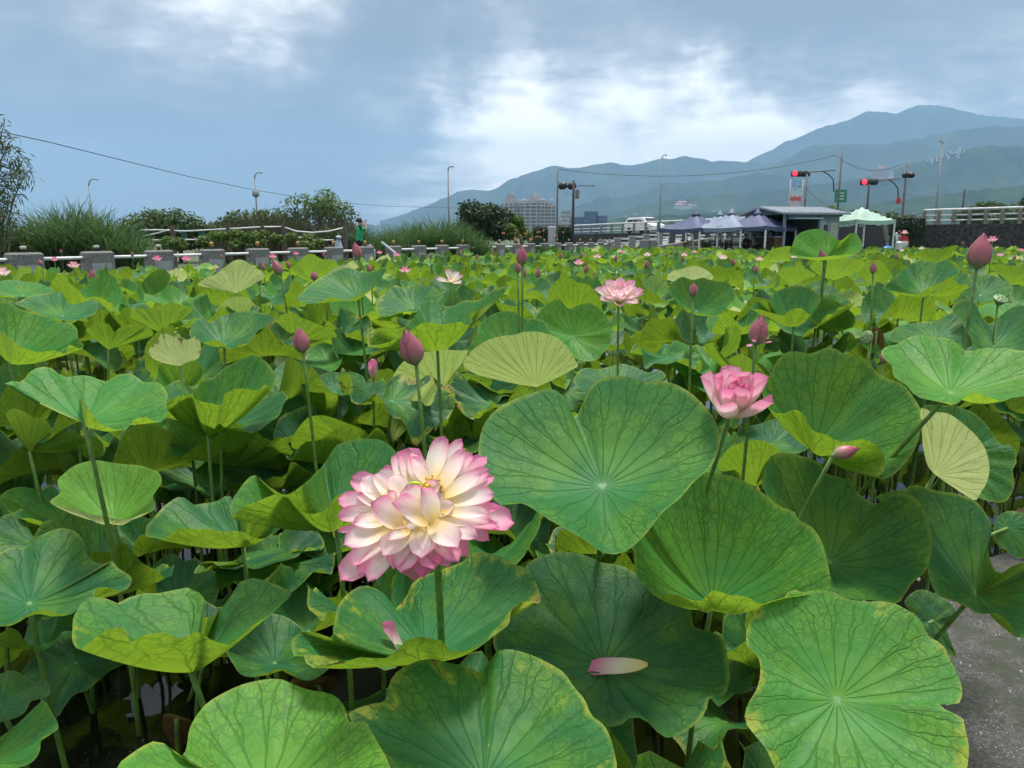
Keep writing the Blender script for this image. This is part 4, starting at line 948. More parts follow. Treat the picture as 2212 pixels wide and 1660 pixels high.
# ---- the big double blossom: petals traced one by one (window F)
def Fp(x, y): return ((750 + x * .2289) * .9357, (980 + y * .2289) * .9357)
FD = 1.30
fr = ray(*Fp(1020, 860)); FC = EYE + fr * FD
ffw = -fr                                           # towards the viewer
fup = (Vector((0, 0, 1)) - fr * fr.z).normalized()
fax = (ffw * .86 + fup * .5).normalized()
def Fpos(x, y, out):
    """point seen at (x, y) of the window, on the blossom's tilted disc, lifted by out along its axis"""
    d = ray(*Fp(x, y)); t_ = (FC + fax * out - EYE).dot(fax) / d.dot(fax)
    t_ = max(FD - .12, min(FD + .12, t_))
    return EYE + d * t_
fl_base = Fpos(1145, 1480, -.045)
blossom = empty('lotus_flower', Vector((fl_base.x + .02, fl_base.y + .30, -.05)))
tag(blossom, 'big many-petalled pink and white blossom, fully open, yellow-cream at its heart', 'flower')
PET = '''1150,850,1880,1000,330,0,-.012,.5 1150,900,1640,1165,260,.002,-.008,.5 1180,720,1690,540,230,0,0,.45 1150,650,1612,345,210,-.006,-.01,.75 1100,600,1370,168,200,-.004,0,.35 1050,600,1190,143,230,0,.004,.35 1120,620,1475,310,180,.0,.006,.35 1140,690,1400,268,200,.006,.014,.25 1180,740,1560,508,200,.010,.02,.15 1190,760,1635,470,190,.004,.01,.35 1180,800,1690,708,200,.006,.012,.25 1180,870,1738,850,180,.0,.004,.6 1180,880,1640,905,150,.014,.03,.05 1130,950,1652,962,200,.008,.018,.25 1100,970,1740,1032,200,.0,.004,.6 1080,980,1520,1132,230,.008,.018,.2 1060,990,1330,1232,280,.014,.03,.1
1050,1000,1425,1330,300,-.006,-.004,.75 1060,1050,1335,1375,260,.002,.01,.6 1000,1050,1240,1425,250,-.002,.006,.7 950,1050,1090,1452,240,.0,.008,.7 960,1050,1000,1535,300,-.006,.0,.65 900,1050,900,1560,440,-.012,-.008,.75 950,1030,965,1340,210,.012,.026,.1 1000,1030,1050,1300,220,.010,.02,.15 880,1080,780,1480,300,.0,.012,.35 850,1060,590,1310,260,.012,.026,.05 820,1050,690,1445,280,.002,.012,.4
760,1080,450,1570,240,.0,.006,.35 720,1100,178,1562,330,-.008,-.01,.4 700,1080,345,1500,150,.0,.004,.6 700,1050,275,1412,240,.004,.008,.3 680,1020,208,1212,260,.008,.012,.2 650,1000,150,1080,95,.0,.0,.6 640,960,290,1002,210,.010,.016,.2 640,900,148,930,220,.004,.004,.45 630,850,148,755,230,.002,.0,.6 640,830,330,720,170,.008,.01,.3 660,790,288,543,290,-.004,-.004,.5 680,810,380,565,250,.008,.012,.0 710,790,560,482,230,.010,.014,.0 730,770,620,428,160,.0,.002,.6
900,720,735,300,260,.004,.012,.3 930,700,850,263,270,.002,.008,.35 1000,670,890,300,240,.006,.014,.25 1090,640,885,335,190,.014,.03,.25 800,760,700,520,200,.012,.02,.0 980,660,970,420,190,.012,.022,.1
1110,970,965,648,250,.03,.085,.42 1040,1000,692,800,280,.026,.075,.35 780,1050,478,798,270,.020,.060,.42 740,850,640,672,140,.02,.045,.3 900,860,830,615,300,.024,.06,.3 950,800,1150,600,170,.024,.05,.1 1020,820,1120,560,150,.02,.05,.0 860,1070,640,1170,130,.02,.04,.25 760,820,700,700,120,.024,.05,.1 820,980,660,1060,150,.016,.03,.05 1120,900,1300,820,190,.008,.02,.0 1060,820,1180,700,190,.006,.016,.0 920,940,790,1050,260,-.002,.004,.0 840,1040,900,940,260,-.004,.004,.0 1100,900,1160,1000,240,-.004,.004,.0 860,880,760,780,220,.004,.012,.0 960,900,900,760,260,.002,.012,.0 1000,960,1100,1080,220,.004,.012,.0 820,1060,740,1180,200,.004,.012,.1'''
pw = F_SC = .2289 * .9357 / FPX * FD                # metres per window pixel
for k, q in enumerate(PET.split()):
    bx, by, tx, ty, wd, db, dt, pk = [float(a) for a in q.split(',')]
    b, tp = Fpos(bx, by, db), Fpos(tx, ty, dt)
    dv = tp - b; L = dv.length
    front = dt > .04
    bend = (.10 if front else .05); cup = .30 if front else .20
    inner = fax if not front else (fax * .3 + fup * (.2)) * 1.0
    if front:                                       # front petals stand up: their inner side looks back into the flower, the veined outside at us
        inner = (fax * 1.0 - dv.normalized() * .2)
    me = petal_mesh('petal', L * 1.04, wd * pw * 1.14, cup, bend, .0, ruff=.13, seed=k, sharp=.8 + .5 * ((k * 37) % 10) / 10)
    o = obj('petal', me, blossom)
    M = frame(b, dv - fax * (bend * L * .9), inner)
    o.matrix_world = M; o.matrix_parent_inverse = Matrix.Identity(4)
    o.matrix_local = Matrix.Translation(-blossom.location) @ M
    o['pink'] = pk
# yellow heart: crumpled stamens and a green stigma
mb = MB()
for k in range(46):
    x, y = 1080 + rnd.gauss(0, 55), 640 + rnd.gauss(0, 40)
    b = Fpos(x, y + 50, .012); tp = Fpos(x + rnd.uniform(-40, 40), y - 40 + rnd.uniform(-20, 20), .04 + rnd.uniform(0, .012))
    mb.tube([b, (b + tp) / 2 + fup * .002, tp], [.0008, .0010, .0016], 5)
for k in range(14):
    x, y = 700 + rnd.gauss(0, 40), 800 + rnd.gauss(0, 30)
    b = Fpos(x, y + 30, .012); tp = Fpos(x + rnd.uniform(-30, 30), y - 30, .035)
    mb.tube([b, tp], [.0008, .0014], 5)
st = tag(mb.build('stamens', M_STAMEN, blossom), kind='stuff'); st.matrix_local = Matrix.Translation(-blossom.location)
mb = MB(); c0 = Fpos(905, 615, .045)
mb.tube([c0 + Vector((-.014, 0, -.002)), c0 + Vector((-.004, 0, .003)), c0 + Vector((.008, 0, .002)), c0 + Vector((.013, 0, -.006))], [.002, .0042, .004, .0015], 8)
st = mb.build('stigma', simple('stigma_green', (.35, .50, .03), .5), blossom); st.matrix_local = Matrix.Translation(-blossom.location)
heart = Fpos(1040, 900, -.012)
mb = MB().lathe([(.006, -.05), (.014, -.035), (.022, -.012), (.02, 0), (.004, .004)], 12)
rc_ = mb.build('receptacle', M_POD, blossom)
rc_.matrix_local = Matrix.Translation(heart - fax * .0 - blossom.location) @ fax.to_track_quat('Z', 'Y').to_matrix().to_4x4()
# stalk: from behind the blossom, leaning away down to the water
s_top = heart - fax * .045
p1 = at(946, 1235, s_top.y + .02); p2 = at(952, 1340, s_top.y + .10); p3 = at(955, 1440, s_top.y + .20)
pts = [s_top, s_top + Vector((.012, .012, -.03)), p1, p2, p3, Vector((p3.x + .01, p3.y + .10, .25)), Vector(blossom.location)]
o = MB().tube(pts, [.006, .0065, .007, .0072, .0075, .008, .0085], 9).build('stem', M_STEM, blossom)
o.matrix_local = Matrix.Translation(-blossom.location)

# ---- generic blooms, buds and pods
PET_SET = {}
def pet_cached(L, W, cup, bend, k, mat=None):
    key = (round(L, 3), round(W, 3), round(cup, 2), round(bend, 2), k % 4, mat.name if mat else '')
    if key not in PET_SET: PET_SET[key] = petal_mesh('petal', L, W, cup, bend, 0, mat, 6, 8, .06, k % 4)
    return PET_SET[key]
def stalk(root, top, foot, bow=(0, 0, 0), r0=.0055, r1=.007):
    loc = Vector(root.location)
    MB_ = stem_tube(Vector(foot) - loc, Vector(top) - loc, bow, r1, r0, 7, 8)
    return MB_.build('stem', M_STEM, root)
def bloom(px, py, dist, axis, rings, label, pink=.5, group=None, foot=None, bow=(0, 0, 0), core=True):
    c = EYE + ray(px, py) * dist
    if foot is None: foot = Vector((c.x + rnd.uniform(-.05, .05), c.y + rnd.uniform(0, .08), -.05))
    root = tag(empty('lotus_flower', foot), label, 'flower', group)
    ax = Vector(axis).normalized(); e1 = ax.orthogonal().normalized(); e2 = ax.cross(e1); kk = 0
    for ri, (n_, L, W, el, cup, bend, r0) in enumerate(rings):
        a0 = rnd.uniform(0, TAU)
        for k in range(n_):
            a = a0 + TAU * k / n_ + rnd.uniform(-.12, .12)
            rd = e1 * math.cos(a) + e2 * math.sin(a)
            e_ = R(el + rnd.uniform(-7, 7))
            dv = rd * math.cos(e_) + ax * math.sin(e_)
            inner = ax * math.cos(e_) - rd * math.sin(e_)
            o = obj('petal', pet_cached(L, W, cup, bend, kk), root); kk += 1
            o.matrix_local = Matrix.Translation(-Vector(foot)) @ frame(c + rd * r0 + ax * (.002 * ri), dv, inner) @ Matrix.Scale(rnd.uniform(.92, 1.06), 4)
            o['pink'] = min(1, max(0, pink + rnd.uniform(-.15, .15)))
    if core:
        o = MB().lathe([(.004, -.006), (.010, 0), (.012, .012), (.011, .014)], 10).build('seed_head', M_STAMEN, root)
        o.matrix_local = Matrix.Translation(c - Vector(foot)) @ ax.to_track_quat('Z', 'Y').to_matrix().to_4x4()
    stalk(root, c, foot, bow)
    return root
def bud(px, py, hpx, hm, label, lean=(0, 0), foot_px=None, group=None, fat=.40, dark=0.0, sepals=0, foot=None, bow=(0, 0, 0), dist=None, mat=None):
    """px, py: bottom of the bud; hpx its length in the picture, hm in metres; lean: picture-plane lean (right, towards viewer)"""
    dist = dist or FPX * hm / hpx
    c = EYE + ray(px, py) * dist
    if foot is None:
        foot = Vector((c.x + rnd.uniform(-.04, .04), c.y + rnd.uniform(-.02, .08), -.05))
    root = tag(empty('lotus_bud', foot), label, 'bud', group)
    ax = Vector((math.sin(R(lean[0])), -math.sin(R(lean[1])) * math.cos(R(lean[0])), math.cos(R(lean[0])) * math.cos(R(lean[1]))))
    e1 = ax.orthogonal().normalized(); e2 = ax.cross(e1); Wd = hm * fat
    base = Matrix.Translation(-Vector(foot))
    core = MB().lathe([(.10 * Wd, 0), (.30 * Wd, hm * .08), (.40 * Wd, hm * .3), (.36 * Wd, hm * .55), (.20 * Wd, hm * .8), (.01 * Wd, hm * .97)], 12)
    me = core.mesh('core', mat or M_BUD)
    lay = me.uv_layers.new(name='UVMap')
    for lp in me.loops: lay.data[lp.index].uv = (.5, me.vertices[lp.vertex_index].co.z / hm)
    o = obj('core', me, root); o.matrix_local = base @ Matrix.Translation(c) @ ax.to_track_quat('Z', 'Y').to_matrix().to_4x4()
    a0 = rnd.uniform(0, TAU)
    for ring, (n_, sc_, off_) in enumerate(((3, .80, .012), (3, .99, .0))):
        for k in range(n_):
            a = a0 + TAU * k / n_ + ring * TAU / 6
            rd = e1 * math.cos(a) + e2 * math.sin(a)
            key = ('bud', round(hm, 3), ring, round(fat, 2))
            if key not in PET_SET:
                v = []; uv = []
                for j in range(9):
                    t = j / 8
                    rr = Wd * float(np.interp(t * sc_, [0, .06, .18, .32, .45, .6, .75, .88, 1], [.13, .30, .46, .52, .51, .43, .29, .14, .012])) * (1.05 if ring == 0 else .98) + (.004 * hm if t < .9 else 0)
                    if j == 8 and ring: rr = .012 * Wd
                    for i in range(9):
                        s = (i / 8 - .5) * 2 * (math.pi / 2.6) * (1 if t < .75 else max(.12, (1 - t) / .25))
                        v.append((rr * math.sin(s), t * hm * sc_, -rr * math.cos(s))); uv.append((i / 8, t))
                f = [(j * 9 + i, j * 9 + i + 1, j * 9 + i + 10, j * 9 + i + 9) for j in range(8) for i in range(8)]
                PET_SET[key] = mesh_np('petal', v, f, mat or M_BUD, uv)
            o = obj('petal', PET_SET[key], root)
            o.matrix_local = base @ frame(c, ax, -rd)
    for k in range(sepals):
        a = a0 + k * 2.4
        rd = e1 * math.cos(a) + e2 * math.sin(a)
        o = obj('sepal', pet_cached(hm * .55, hm * .2, .3, .05, k), root)
        o.matrix_local = base @ frame(c, rd * .95 + ax * (.35 if k % 2 == 0 else -.4), ax); o['pink'] = .9
    MB().lathe([(.004, -.006), (.16 * Wd, .0), (.14 * Wd, .008 * hm / .1)], 10).build('receptacle', M_POD, root).matrix_local = base @ Matrix.Translation(c) @ ax.to_track_quat('Z', 'Y').to_matrix().to_4x4()
    stalk(root, c, foot, bow)
    return root
def foot_at(px, py, dist, extra=.03):
    """water point under the place where the stalk is last seen"""
    p = EYE + ray(px, py) * dist
    return p
# the cup bloom on the right
d_ = FPX * .155 / 132
bloom(1576, 900, d_, (.05, -.35, .95), [(5, .116, .076, 30, .42, .34, .012), (6, .112, .070, 45, .42, .30, .011), (6, .098, .060, 58, .4, .2, .010), (7, .084, .048, 68, .35, .12, .009), (8, .072, .034, 76, .3, .06, .008), (8, .064, .028, 84, .3, .0, .004)], 'pink cup-shaped half-open bloom beside a tall bud stalk', .40, core=False, foot=Vector((EYE + ray(1515, 1010) * (d_ + .1)).to_tuple()[:2] + (-.05,)) + Vector((0, .62, 0)))
# the open bloom further back
d_ = FPX * .23 / 102
bloom(1336, 652, d_, (.05, -.42, .9), [(8, .12, .07, 16, .3, .10, .012), (8, .115, .065, 32, .3, .12, .010), (8, .10, .055, 48, .3, .12, .008), (7, .085, .045, 62, .3, .1, .006)], 'open pale pink bloom held high above the leaves on a straight stalk', .18)
bloom(806, 818, FPX * .085 / 42, (0.05, -.1, 1), [(6, .078, .046, 64, .45, .34, .010), (6, .076, .042, 72, .45, .28, .008), (6, .068, .036, 80, .4, .15, .005)], 'small rosy half-open bloom in the shade left of the large upright bud', .85, core=False)
bloom(976, 610, FPX * .14 / 46, (.1, -.45, .9), [(3, .09, .06, 15, .3, .1, .012), (3, .085, .05, 30, .3, .1, .008)], 'shedding white bloom with few petals left and yellow heart', .2)
bloom(348, 628, FPX * .12 / 22, (-.3, -.3, .8), [(5, .08, .05, 30, .3, .0, .01), (4, .07, .04, 60, .3, .1, .006)], 'small fading pale pink bloom beside the teal leaf on edge', .3)
bloom(236, 648, FPX * .14 / 22, (-.3, -.3, .8), [(7, .075, .05, 35, .3, .0, .01), (5, .07, .04, 60, .3, .1, .006)], 'white tousled bloom next to the mid green leaf with a flap', .05)
# buds
def bud_foot(px, py, dist, lower=(0, .05)):
    p = EYE + ray(px, py) * dist
    return Vector((p.x + lower[0], p.y + lower[1], -.05))
def big_bud(b, top_h, hm, foot_px, label, lean=(0, 5), fat=.46, sepals=0, bow=(0, 0, 0), lower=(0, .05), group=None):
    d = FPX * hm / top_h / ray(*b).dot(Vector((0, CP, -SP)))
    return bud(b[0], b[1], top_h, hm, label, lean, fat=fat, sepals=sepals, bow=bow, dist=d, foot=bud_foot(foot_px[0], foot_px[1], d, lower), group=group)
big_bud((899, 787), 84, .115, (934, 960), 'large plump dusky-pink bud leaning left on a long curved stalk', (-15, 8), .55, bow=(.012, -.02, 0), lower=(.01, .1))
big_bud((655, 762), 58, .100, (673, 850), 'pointed pink bud on a stalk before the soft green round leaf', (-6, 5), .56, lower=(.02, .1))
big_bud((2110, 579), 76, .125, (2106, 650), 'tall plump rose bud standing highest above the teal leaves', (3, 4), .58, lower=(-.01, .1))
big_bud((1632, 745), 68, .105, (1650, 980), 'upright pink bud with two loose sepals at its base', (8, 5), .54, 3, lower=(.005, .30))
big_bud((1128, 573), 44, .105, (1131, 690), 'rosy bud with a smaller bud beside it, rising over the mid pond', (-2, 4), .52, lower=(0, .1))
big_bud((1119, 590), 26, .060, (1128, 640), 'small pink bud close beside the rosy bud', (-6, 4), .5, lower=(0, .1))
big_bud((1800, 984), 60, .075, (1722, 1105), 'mauve bud bent over sideways on a thick curved stalk', (74, 0), .46, bow=(-.035, -.02, .05), lower=(.0, .40))
big_bud((1497, 641), 32, .065, (1503, 700), 'small mauve bud standing before the teal leaf', (0, 3), .55, lower=(.01, .1))
big_bud((1886, 592), 28, .070, (1893, 735), 'slim grey-purple bud on a very long bare stalk', (-4, 3), .45, bow=(.02, 0, 0), lower=(.01, .1))
big_bud((607, 594), 38, .11, (620, 640), 'pink bud tilting left above the pale tent-like leaf', (-24, 5), .5, lower=(.05, .2))
big_bud((679, 606), 22, .08, (682, 660), 'dark red rounded bud over the olive-yellow leaf', (0, 5), .7, lower=(0, .2))
big_bud((560, 614), 22, .08, (562, 640), 'small red bud poking above the pale yellow leaf', (-10, 5), .6, lower=(0, .2))
big_bud((775, 560), 38, .12, (778, 600), 'pink bud in front of the green-shirted person', (-12, 5), .5, lower=(0, .3))
big_bud((1780, 565), 28, .085, (1786, 600), 'dark red bud leaning left in front of the tall hut-side leaf', (-22, 5), .55, lower=(.03, .2))
big_bud((1908, 784), 36, .075, (1912, 800), 'dark purple bud hanging beside the light green bowl leaf', (12, 0), .55, lower=(.02, .05))
big_bud((800, 588), 18, .08, (800, 620), 'dull pink bud above the cream-margined teal leaf', (-15, 5), .55, lower=(0, .3))
# green seed pods
def pod(px, py, wpx, wm, label, lean):
    d = FPX * wm / wpx; c = EYE + ray(px, py) * d
    foot = Vector((c.x + .03, c.y + .1, -.05)); root = tag(empty('seed_pod', foot), label, 'seed pod')
    ax = Vector(lean).normalized(); Q = Matrix.Translation(c - foot) @ ax.to_track_quat('Z', 'Y').to_matrix().to_4x4()
    MB().lathe([(wm * .08, -wm * .55), (wm * .22, -wm * .42), (wm * .44, -wm * .06), (wm * .5, 0), (wm * .46, wm * .05), (wm * .02, wm * .06)], 16).build('pod', M_POD, root).matrix_local = Q
    for k in range(9):
        a = k * 2.4; r_ = wm * (.10 + .035 * k)
        MB().lathe([(wm * .055, 0), (wm * .045, wm * .03), (.001, wm * .04)], 8, (r_ * math.cos(a), r_ * math.sin(a), wm * .052)).build('seed', M_SEED, root).matrix_local = Q
    stalk(root, c - ax * wm * .5, foot)
pod(1872, 729, 28, .06, 'grey-green seed pod nodding left beside withered brown leaf', (-.8, -.45, .3))
pod(2162, 646, 26, .07, 'round green seed pod facing up on light green leaf', (0, -.5, .8))
# small far blooms and buds
SMALLB = [petal_mesh('petal', .10, .06, .35, .15, 0, None, 4, 5, .05, k) for k in range(3)]
def small_bloom(x, y, z, s, pink, label, group):
    root = tag(empty('lotus_flower', (x, y, -.05)), label, 'flower', group)
    for ring, (n_, el) in enumerate(((6, 28), (6, 58))):
        for k in range(n_):
            a = TAU * k / n_ + ring * .5
            rd = Vector((math.cos(a), math.sin(a), 0)); e_ = R(el)
            dv = rd * math.cos(e_) + Vector((0, 0, math.sin(e_))); inner = Vector((0, 0, math.cos(e_))) - rd * math.sin(e_)
            o = obj('petal', SMALLB[k % 3], root)
            o.matrix_local = frame((0, 0, z + .05), dv, inner) @ Matrix.Scale(s, 4); o['pink'] = pink
    st = obj('stem', STEM_U[0], root); st.scale = (1, 1, z + .05)
def at_far(px, py, z):
    p = atz(px, py, z); return p
FARB = '118,566,.9 160,582,.4 6,600,.1 340,566,.85 403,566,.9 335,552,.9 640,552,.9 820,550,.85 857,556,.7 875,592,.6 1345,549,.8 1398,556,.1 1478,556,.3 1562,563,.1 1640,566,.2 1716,560,.2 2143,525,.6 2160,556,.45 2205,545,.8 1948,545,.2 1990,541,.1 2030,556,.2 1290,560,.3 1500,548,.5 590,560,.9 1250,575,.5'
for q in FARB.split():
    px, py, pk = [float(a) for a in q.split(',')]
    z = 1.12 if py > 540 else 1.4
    d = min(26, max(6.5, (CAM_Z - z) / max(.012, math.sin(-math.asin(ray(px, py).z)))))
    p = EYE + ray(px, py) * d
    w_ = 'white' if pk < .25 else ('pale pink' if pk < .6 else 'deep pink')
    small_bloom(p.x, p.y, p.z, rnd.uniform(.9, 1.2), pk, f'{w_} small open bloom far out among the leaves', f'{w_} far blooms')
FARBUD = '200,608 133,548 286,555 570,585 625,580 1066,553 1210,560 1255,558 1265,590 1330,566 1395,580 1440,556 1475,566 1160,600 1030,560 700,556 1130,600 1585,575 1630,590 2080,530 2190,562 1860,545 1935,560 480,560 90,575 930,560 1000,548'
for q in FARBUD.split():
    px, py = [float(a) for a in q.split(',')]
    z = 1.15
    d = min(22, max(6.0, (CAM_Z - z) / max(.012, -ray(px, py).z)))
    p = EYE + ray(px, py) * d
    bud(px, py, 1, rnd.uniform(.09, .12), 'small dull pink bud far out among the leaves', (rnd.uniform(-15, 15), 5), fat=.5, dist=d, group='far pink buds')
# ---- fallen petals lying on leaves
from mathutils.bvhtree import BVHTree
def fallen(px, py, leaf, L, W, ang, label, pink, lift=.003):
    """a petal resting on a leaf blade where the view ray meets it; ang turns it about the blade's normal"""
    bl = leaf[3]; me = bl.data; off_ = Vector(leaf[0].location)
    bv = BVHTree.FromPolygons([v_.co + off_ for v_ in me.vertices], [tuple(p_.vertices) for p_ in me.polygons])
    hit, nrm, _, _ = bv.ray_cast(EYE, ray(px, py))
    if hit is None: hit, nrm = leaf[1], leaf[2]
    if nrm.z < 0: nrm = -nrm
    o = obj('fallen_petal', petal_mesh('fallen_petal', L, W, .30, .10, 0, None, 7, 10, .16, 5))
    M = frame(hit + nrm * lift, Matrix.Rotation(R(ang), 3, nrm) @ Vector((1, 0, 0)), nrm)
    o.matrix_world = M @ Matrix.Translation((0, -L / 2, 0)); o['pink'] = pink
    return tag(o, label, 'petal')
fallen(1338, 1458, PETL, .138, .068, 175, 'fallen pink petal with cream base lying in a dark leaf', .50, .011)
fallen(845, 1390, PALE, .085, .05, 172, 'fallen pink petal lying on the ragged pale leaf', .75)
# ================================================================== BEYOND THE POND
# ---- low concrete railing along the road
rail = tag(empty('railing', fence_pt(0) + Vector((0, 0, GZ))), 'low grey concrete block railing with white pipe rails along the pond', 'railing')
RL = Vector(rail.location)
fang = math.atan2(ud.y, ud.x)
M_PANEL = simple('smooth_grey_render', (0.34, 0.345, 0.355), 0.8, 0.12, 7, bump=.15)
M_RAILP = simple('white_rail', (0.70, 0.71, 0.70), 0.4, 0.08, 3)
M_AMBER = simple('amber_cap', (0.42, 0.22, 0.05), 0.4, 0.3, 30)
PH = .79
post_me = MB().cbox((0, 0, PH / 2), (.66, .26, PH), .035).mesh('post', M_PEBB)
panel_me = MB().box((0, -.133, PH * .38), (.46, .012, PH * .62)).mesh('panel', M_PANEL)
side_me = MB().box((-.333, 0, PH * .38), (.012, .19, PH * .62)).mesh('panel', M_CONC)
cap_me = MB().lathe([(.035, 0), (.035, .07), (.02, .075)], 8).mesh('lamp_base', M_BLACK)
capw_me = MB().lathe([(.055, .07), (.06, .10), (.055, .125), (.02, .13)], 8).mesh('lamp_cap', simple('pale_cap', (.5, .48, .44), .5))
ball_me = MB().lathe([(.02, .0), (.045, .03), (.055, .07), (.045, .11), (.01, .13)], 8).mesh('lamp_globe', M_AMBER)
def rot_child(o, p, rz):
    o.location = Vector(p) - RL; o.rotation_euler = (0, 0, rz); return o
for i in range(-1, 23):
    p = fence_pt(i) + Vector((0, 0, GZ))
    po = rot_child(obj('post', post_me, rail), p, fang)
    for me_ in (panel_me, side_me): obj('panel', me_, po)
    bm_ = obj('lamp_base', cap_me, po); bm_.location = (0, 0, PH - .004)
    gl = obj('lamp_globe' if i > 2 else 'lamp_cap', ball_me if i > 2 else capw_me, po); gl.location = (0, 0, PH + (.05 if i > 2 else -.004))
for i in range(-2, 22):
    a, b = fence_pt(i), fence_pt(i + 1)
    if i == 7: continue
    for hz in (PH - .13, PH - .46):
        q = MB().tube([(a - fence_pt(i)) + ud * .32, (b - fence_pt(i)) - ud * .32], .034, 8)
        rot_child(q.build('rail', M_RAILP, rail), fence_pt(i) + Vector((0, 0, GZ + hz)), 0)
# the loose bar leaning in the gap
p0, p1 = at(824, 523, fence_pt(7.6).y), at(872, 561, fence_pt(7.9).y - .5)
o = MB().box((0, 0, 0), ((p1 - p0).length, .07, .05)).build('loose_bar', M_WHITE)
o.matrix_world = Matrix.Translation((p0 + p1) / 2) @ (p1 - p0).to_track_quat('X', 'Z').to_matrix().to_4x4()
tag(o, 'loose white metal bar leaning down across a gap in the railing', 'bar')

# ---- vegetation
def foliage_mat(name, c1, c2, tr=.35, scale=1.3):
    m_, t, bs, out = mat_base(name)
    co = t.node('ShaderNodeTexCoord').outputs['Object']
    a = t.node('ShaderNodeAttribute'); a.attribute_name = 'var'
    nz = t.noise(co, scale, 3)
    c = t.mix(t.m('ADD', t.m('MULTIPLY', nz, .5), t.m('MULTIPLY', a.outputs['Fac'], .55), clamp=True), c1 + (1,), c2 + (1,))
    t.put(bs.inputs['Base Color'], c); bs.inputs['Roughness'].default_value = .55; bs.inputs['Specular IOR Level'].default_value = .3
    trn = t.node('ShaderNodeBsdfTranslucent', ins={'Color': c}); mx = t.node('ShaderNodeMixShader', ins={0: tr})
    t.l.new(bs.outputs[0], mx.inputs[1]); t.l.new(trn.outputs[0], mx.inputs[2]); t.l.new(mx.outputs[0], out.inputs[0])
    return m_
M_BARK = simple('bark', (.09, .07, .05), .9, .3, 12)
M_GRASSD = foliage_mat('tall_grass_dark', (.018, .054, .014), (.130, .230, .065), .38, .5)
M_GRASSL = foliage_mat('tall_grass_light', (.035, .090, .020), (.120, .210, .060))
M_BUSH = foliage_mat('bush_leaf', (.024, .055, .016), (.100, .155, .042))
M_BUSHL = foliage_mat('vine_leaf', (.045, .10, .015), (.16, .24, .04))
M_TREED = foliage_mat('dark_tree_leaf', (.010, .026, .010), (.045, .075, .022))
M_BROWNG = foliage_mat('dry_reed', (.035, .035, .02), (.10, .095, .05))
M_BAMB = foliage_mat('bamboo_leaf', (.035, .060, .020), (.12, .16, .06))
def blade_mass(rng, base_fn, n, hmin, hmax, wd, droop, seg=5):
    v = []; f = []; var = []
    for _ in range(n):
        b = base_fn(); h = rng.uniform(hmin, hmax); a = rng.uniform(0, TAU); dr = droop * rng.uniform(.25, 1.2)
        out = Vector((math.cos(a), math.sin(a), 0)); sd_ = Vector((-out.y, out.x, 0)); vr = rng.random(); o0 = len(v)
        tw = rng.uniform(0, math.pi); sd_ = sd_ * math.cos(tw) + out * math.sin(tw)
        for i in range(seg + 1):
            t = i / seg
            p = b + Vector((0, 0, h * (t - dr * .55 * t ** 2.6))) + out * (h * dr * (.25 * t + .65 * t ** 2.4))
            w_ = wd * (1 - t) ** .6 * (0.6 + .4 * min(1, t * 4)) + .0008
            v += [p - sd_ * w_, p + sd_ * w_]; var += [vr, vr]
        for i in range(seg): f.append((o0 + 2 * i, o0 + 2 * i + 1, o0 + 2 * i + 3, o0 + 2 * i + 2))
    return v, f, var
def leaf_mass(rng, cl, n, ls, elong=1.8, up=.3, drop=0.0):
    """leaf quads: cl = list of (centre, rx, ry, rz) clump ellipsoids"""
    v = []; f = []; var = []
    wts = [c[1] * c[2] * c[3] for c in cl]
    for _ in range(n):
        c, rx, ry, rz = rng.choices(cl, wts)[0]
        while True:
            q = Vector((rng.uniform(-1, 1), rng.uniform(-1, 1), rng.uniform(-1, 1)))
            if .25 < q.length < 1: break
        q = q * (q.length ** -.35)
        if q.length > 1.04: q.normalize()
        p = Vector(c) + Vector((q.x * rx, q.y * ry, q.z * rz))
        nn = (q.normalized() + Vector((rng.gauss(0, .5), rng.gauss(0, .5), rng.gauss(up, .5)))).normalized()
        d = nn.orthogonal().normalized(); d = Matrix.Rotation(rng.uniform(0, TAU), 3, nn) @ d
        d = (d + Vector((0, 0, -drop))).normalized()
        s_ = nn.cross(d).normalized(); L = ls * rng.uniform(.6, 1.3); w_ = L / elong * .5; o0 = len(v); vr = rng.random()
        v += [p, p + d * L * .45 + s_ * w_, p + d * L + nn * (-L * .1), p + d * L * .45 - s_ * w_]; var += [vr] * 4
        f.append((o0, o0 + 1, o0 + 2, o0 + 3))
    return v, f, var
def veg(name, parent, vfv, mat):
    v, f, var = vfv
    loc = Vector(parent.location) if parent else Vector((0, 0, 0))
    me = mesh_np(name, [Vector(p) - loc for p in v], f, mat, smooth=False)
    a_ = me.attributes.new('var', 'FLOAT', 'POINT'); a_.data.foreach_set('value', np.array(var, dtype=np.float32))
    return obj(name, me, parent)
def ztop(py, Y): return at(1106, py, Y).z
rg = random.Random(21)
def grass_clump(x0, x1, Y, top_fn, n, mat, label, wd=.012, droop=.7, name='grass_clump', group=None, dep=1.2):
    b0 = at((x0 + x1) / 2, 511, Y); root = tag(empty(name, (b0.x, Y, GZ)), label, 'grass', group)
    v, f, var = [], [], []
    for k in range(6):
        def base():
            px = rg.uniform(x0, x1); return at(px, 511, Y) * 1.0
        for _ in range(n // 6):
            px = rg.uniform(x0, x1); p = at(px, 511, Y + rg.uniform(-dep, dep)); p.z = GZ
            h = (ztop(top_fn(px), Y) - GZ) * rg.choice([rg.uniform(.45, .8), rg.uniform(.7, 1.05), rg.uniform(.8, 1.12)])
            a, b, c = blade_mass(rg, lambda: p, 1, h, h * 1.05, wd, droop)
            o0 = len(v); v += a; f += [tuple(i + o0 for i in q) for q in b]; var += c
    veg('blades', root, (v, f, var), mat)
    return root
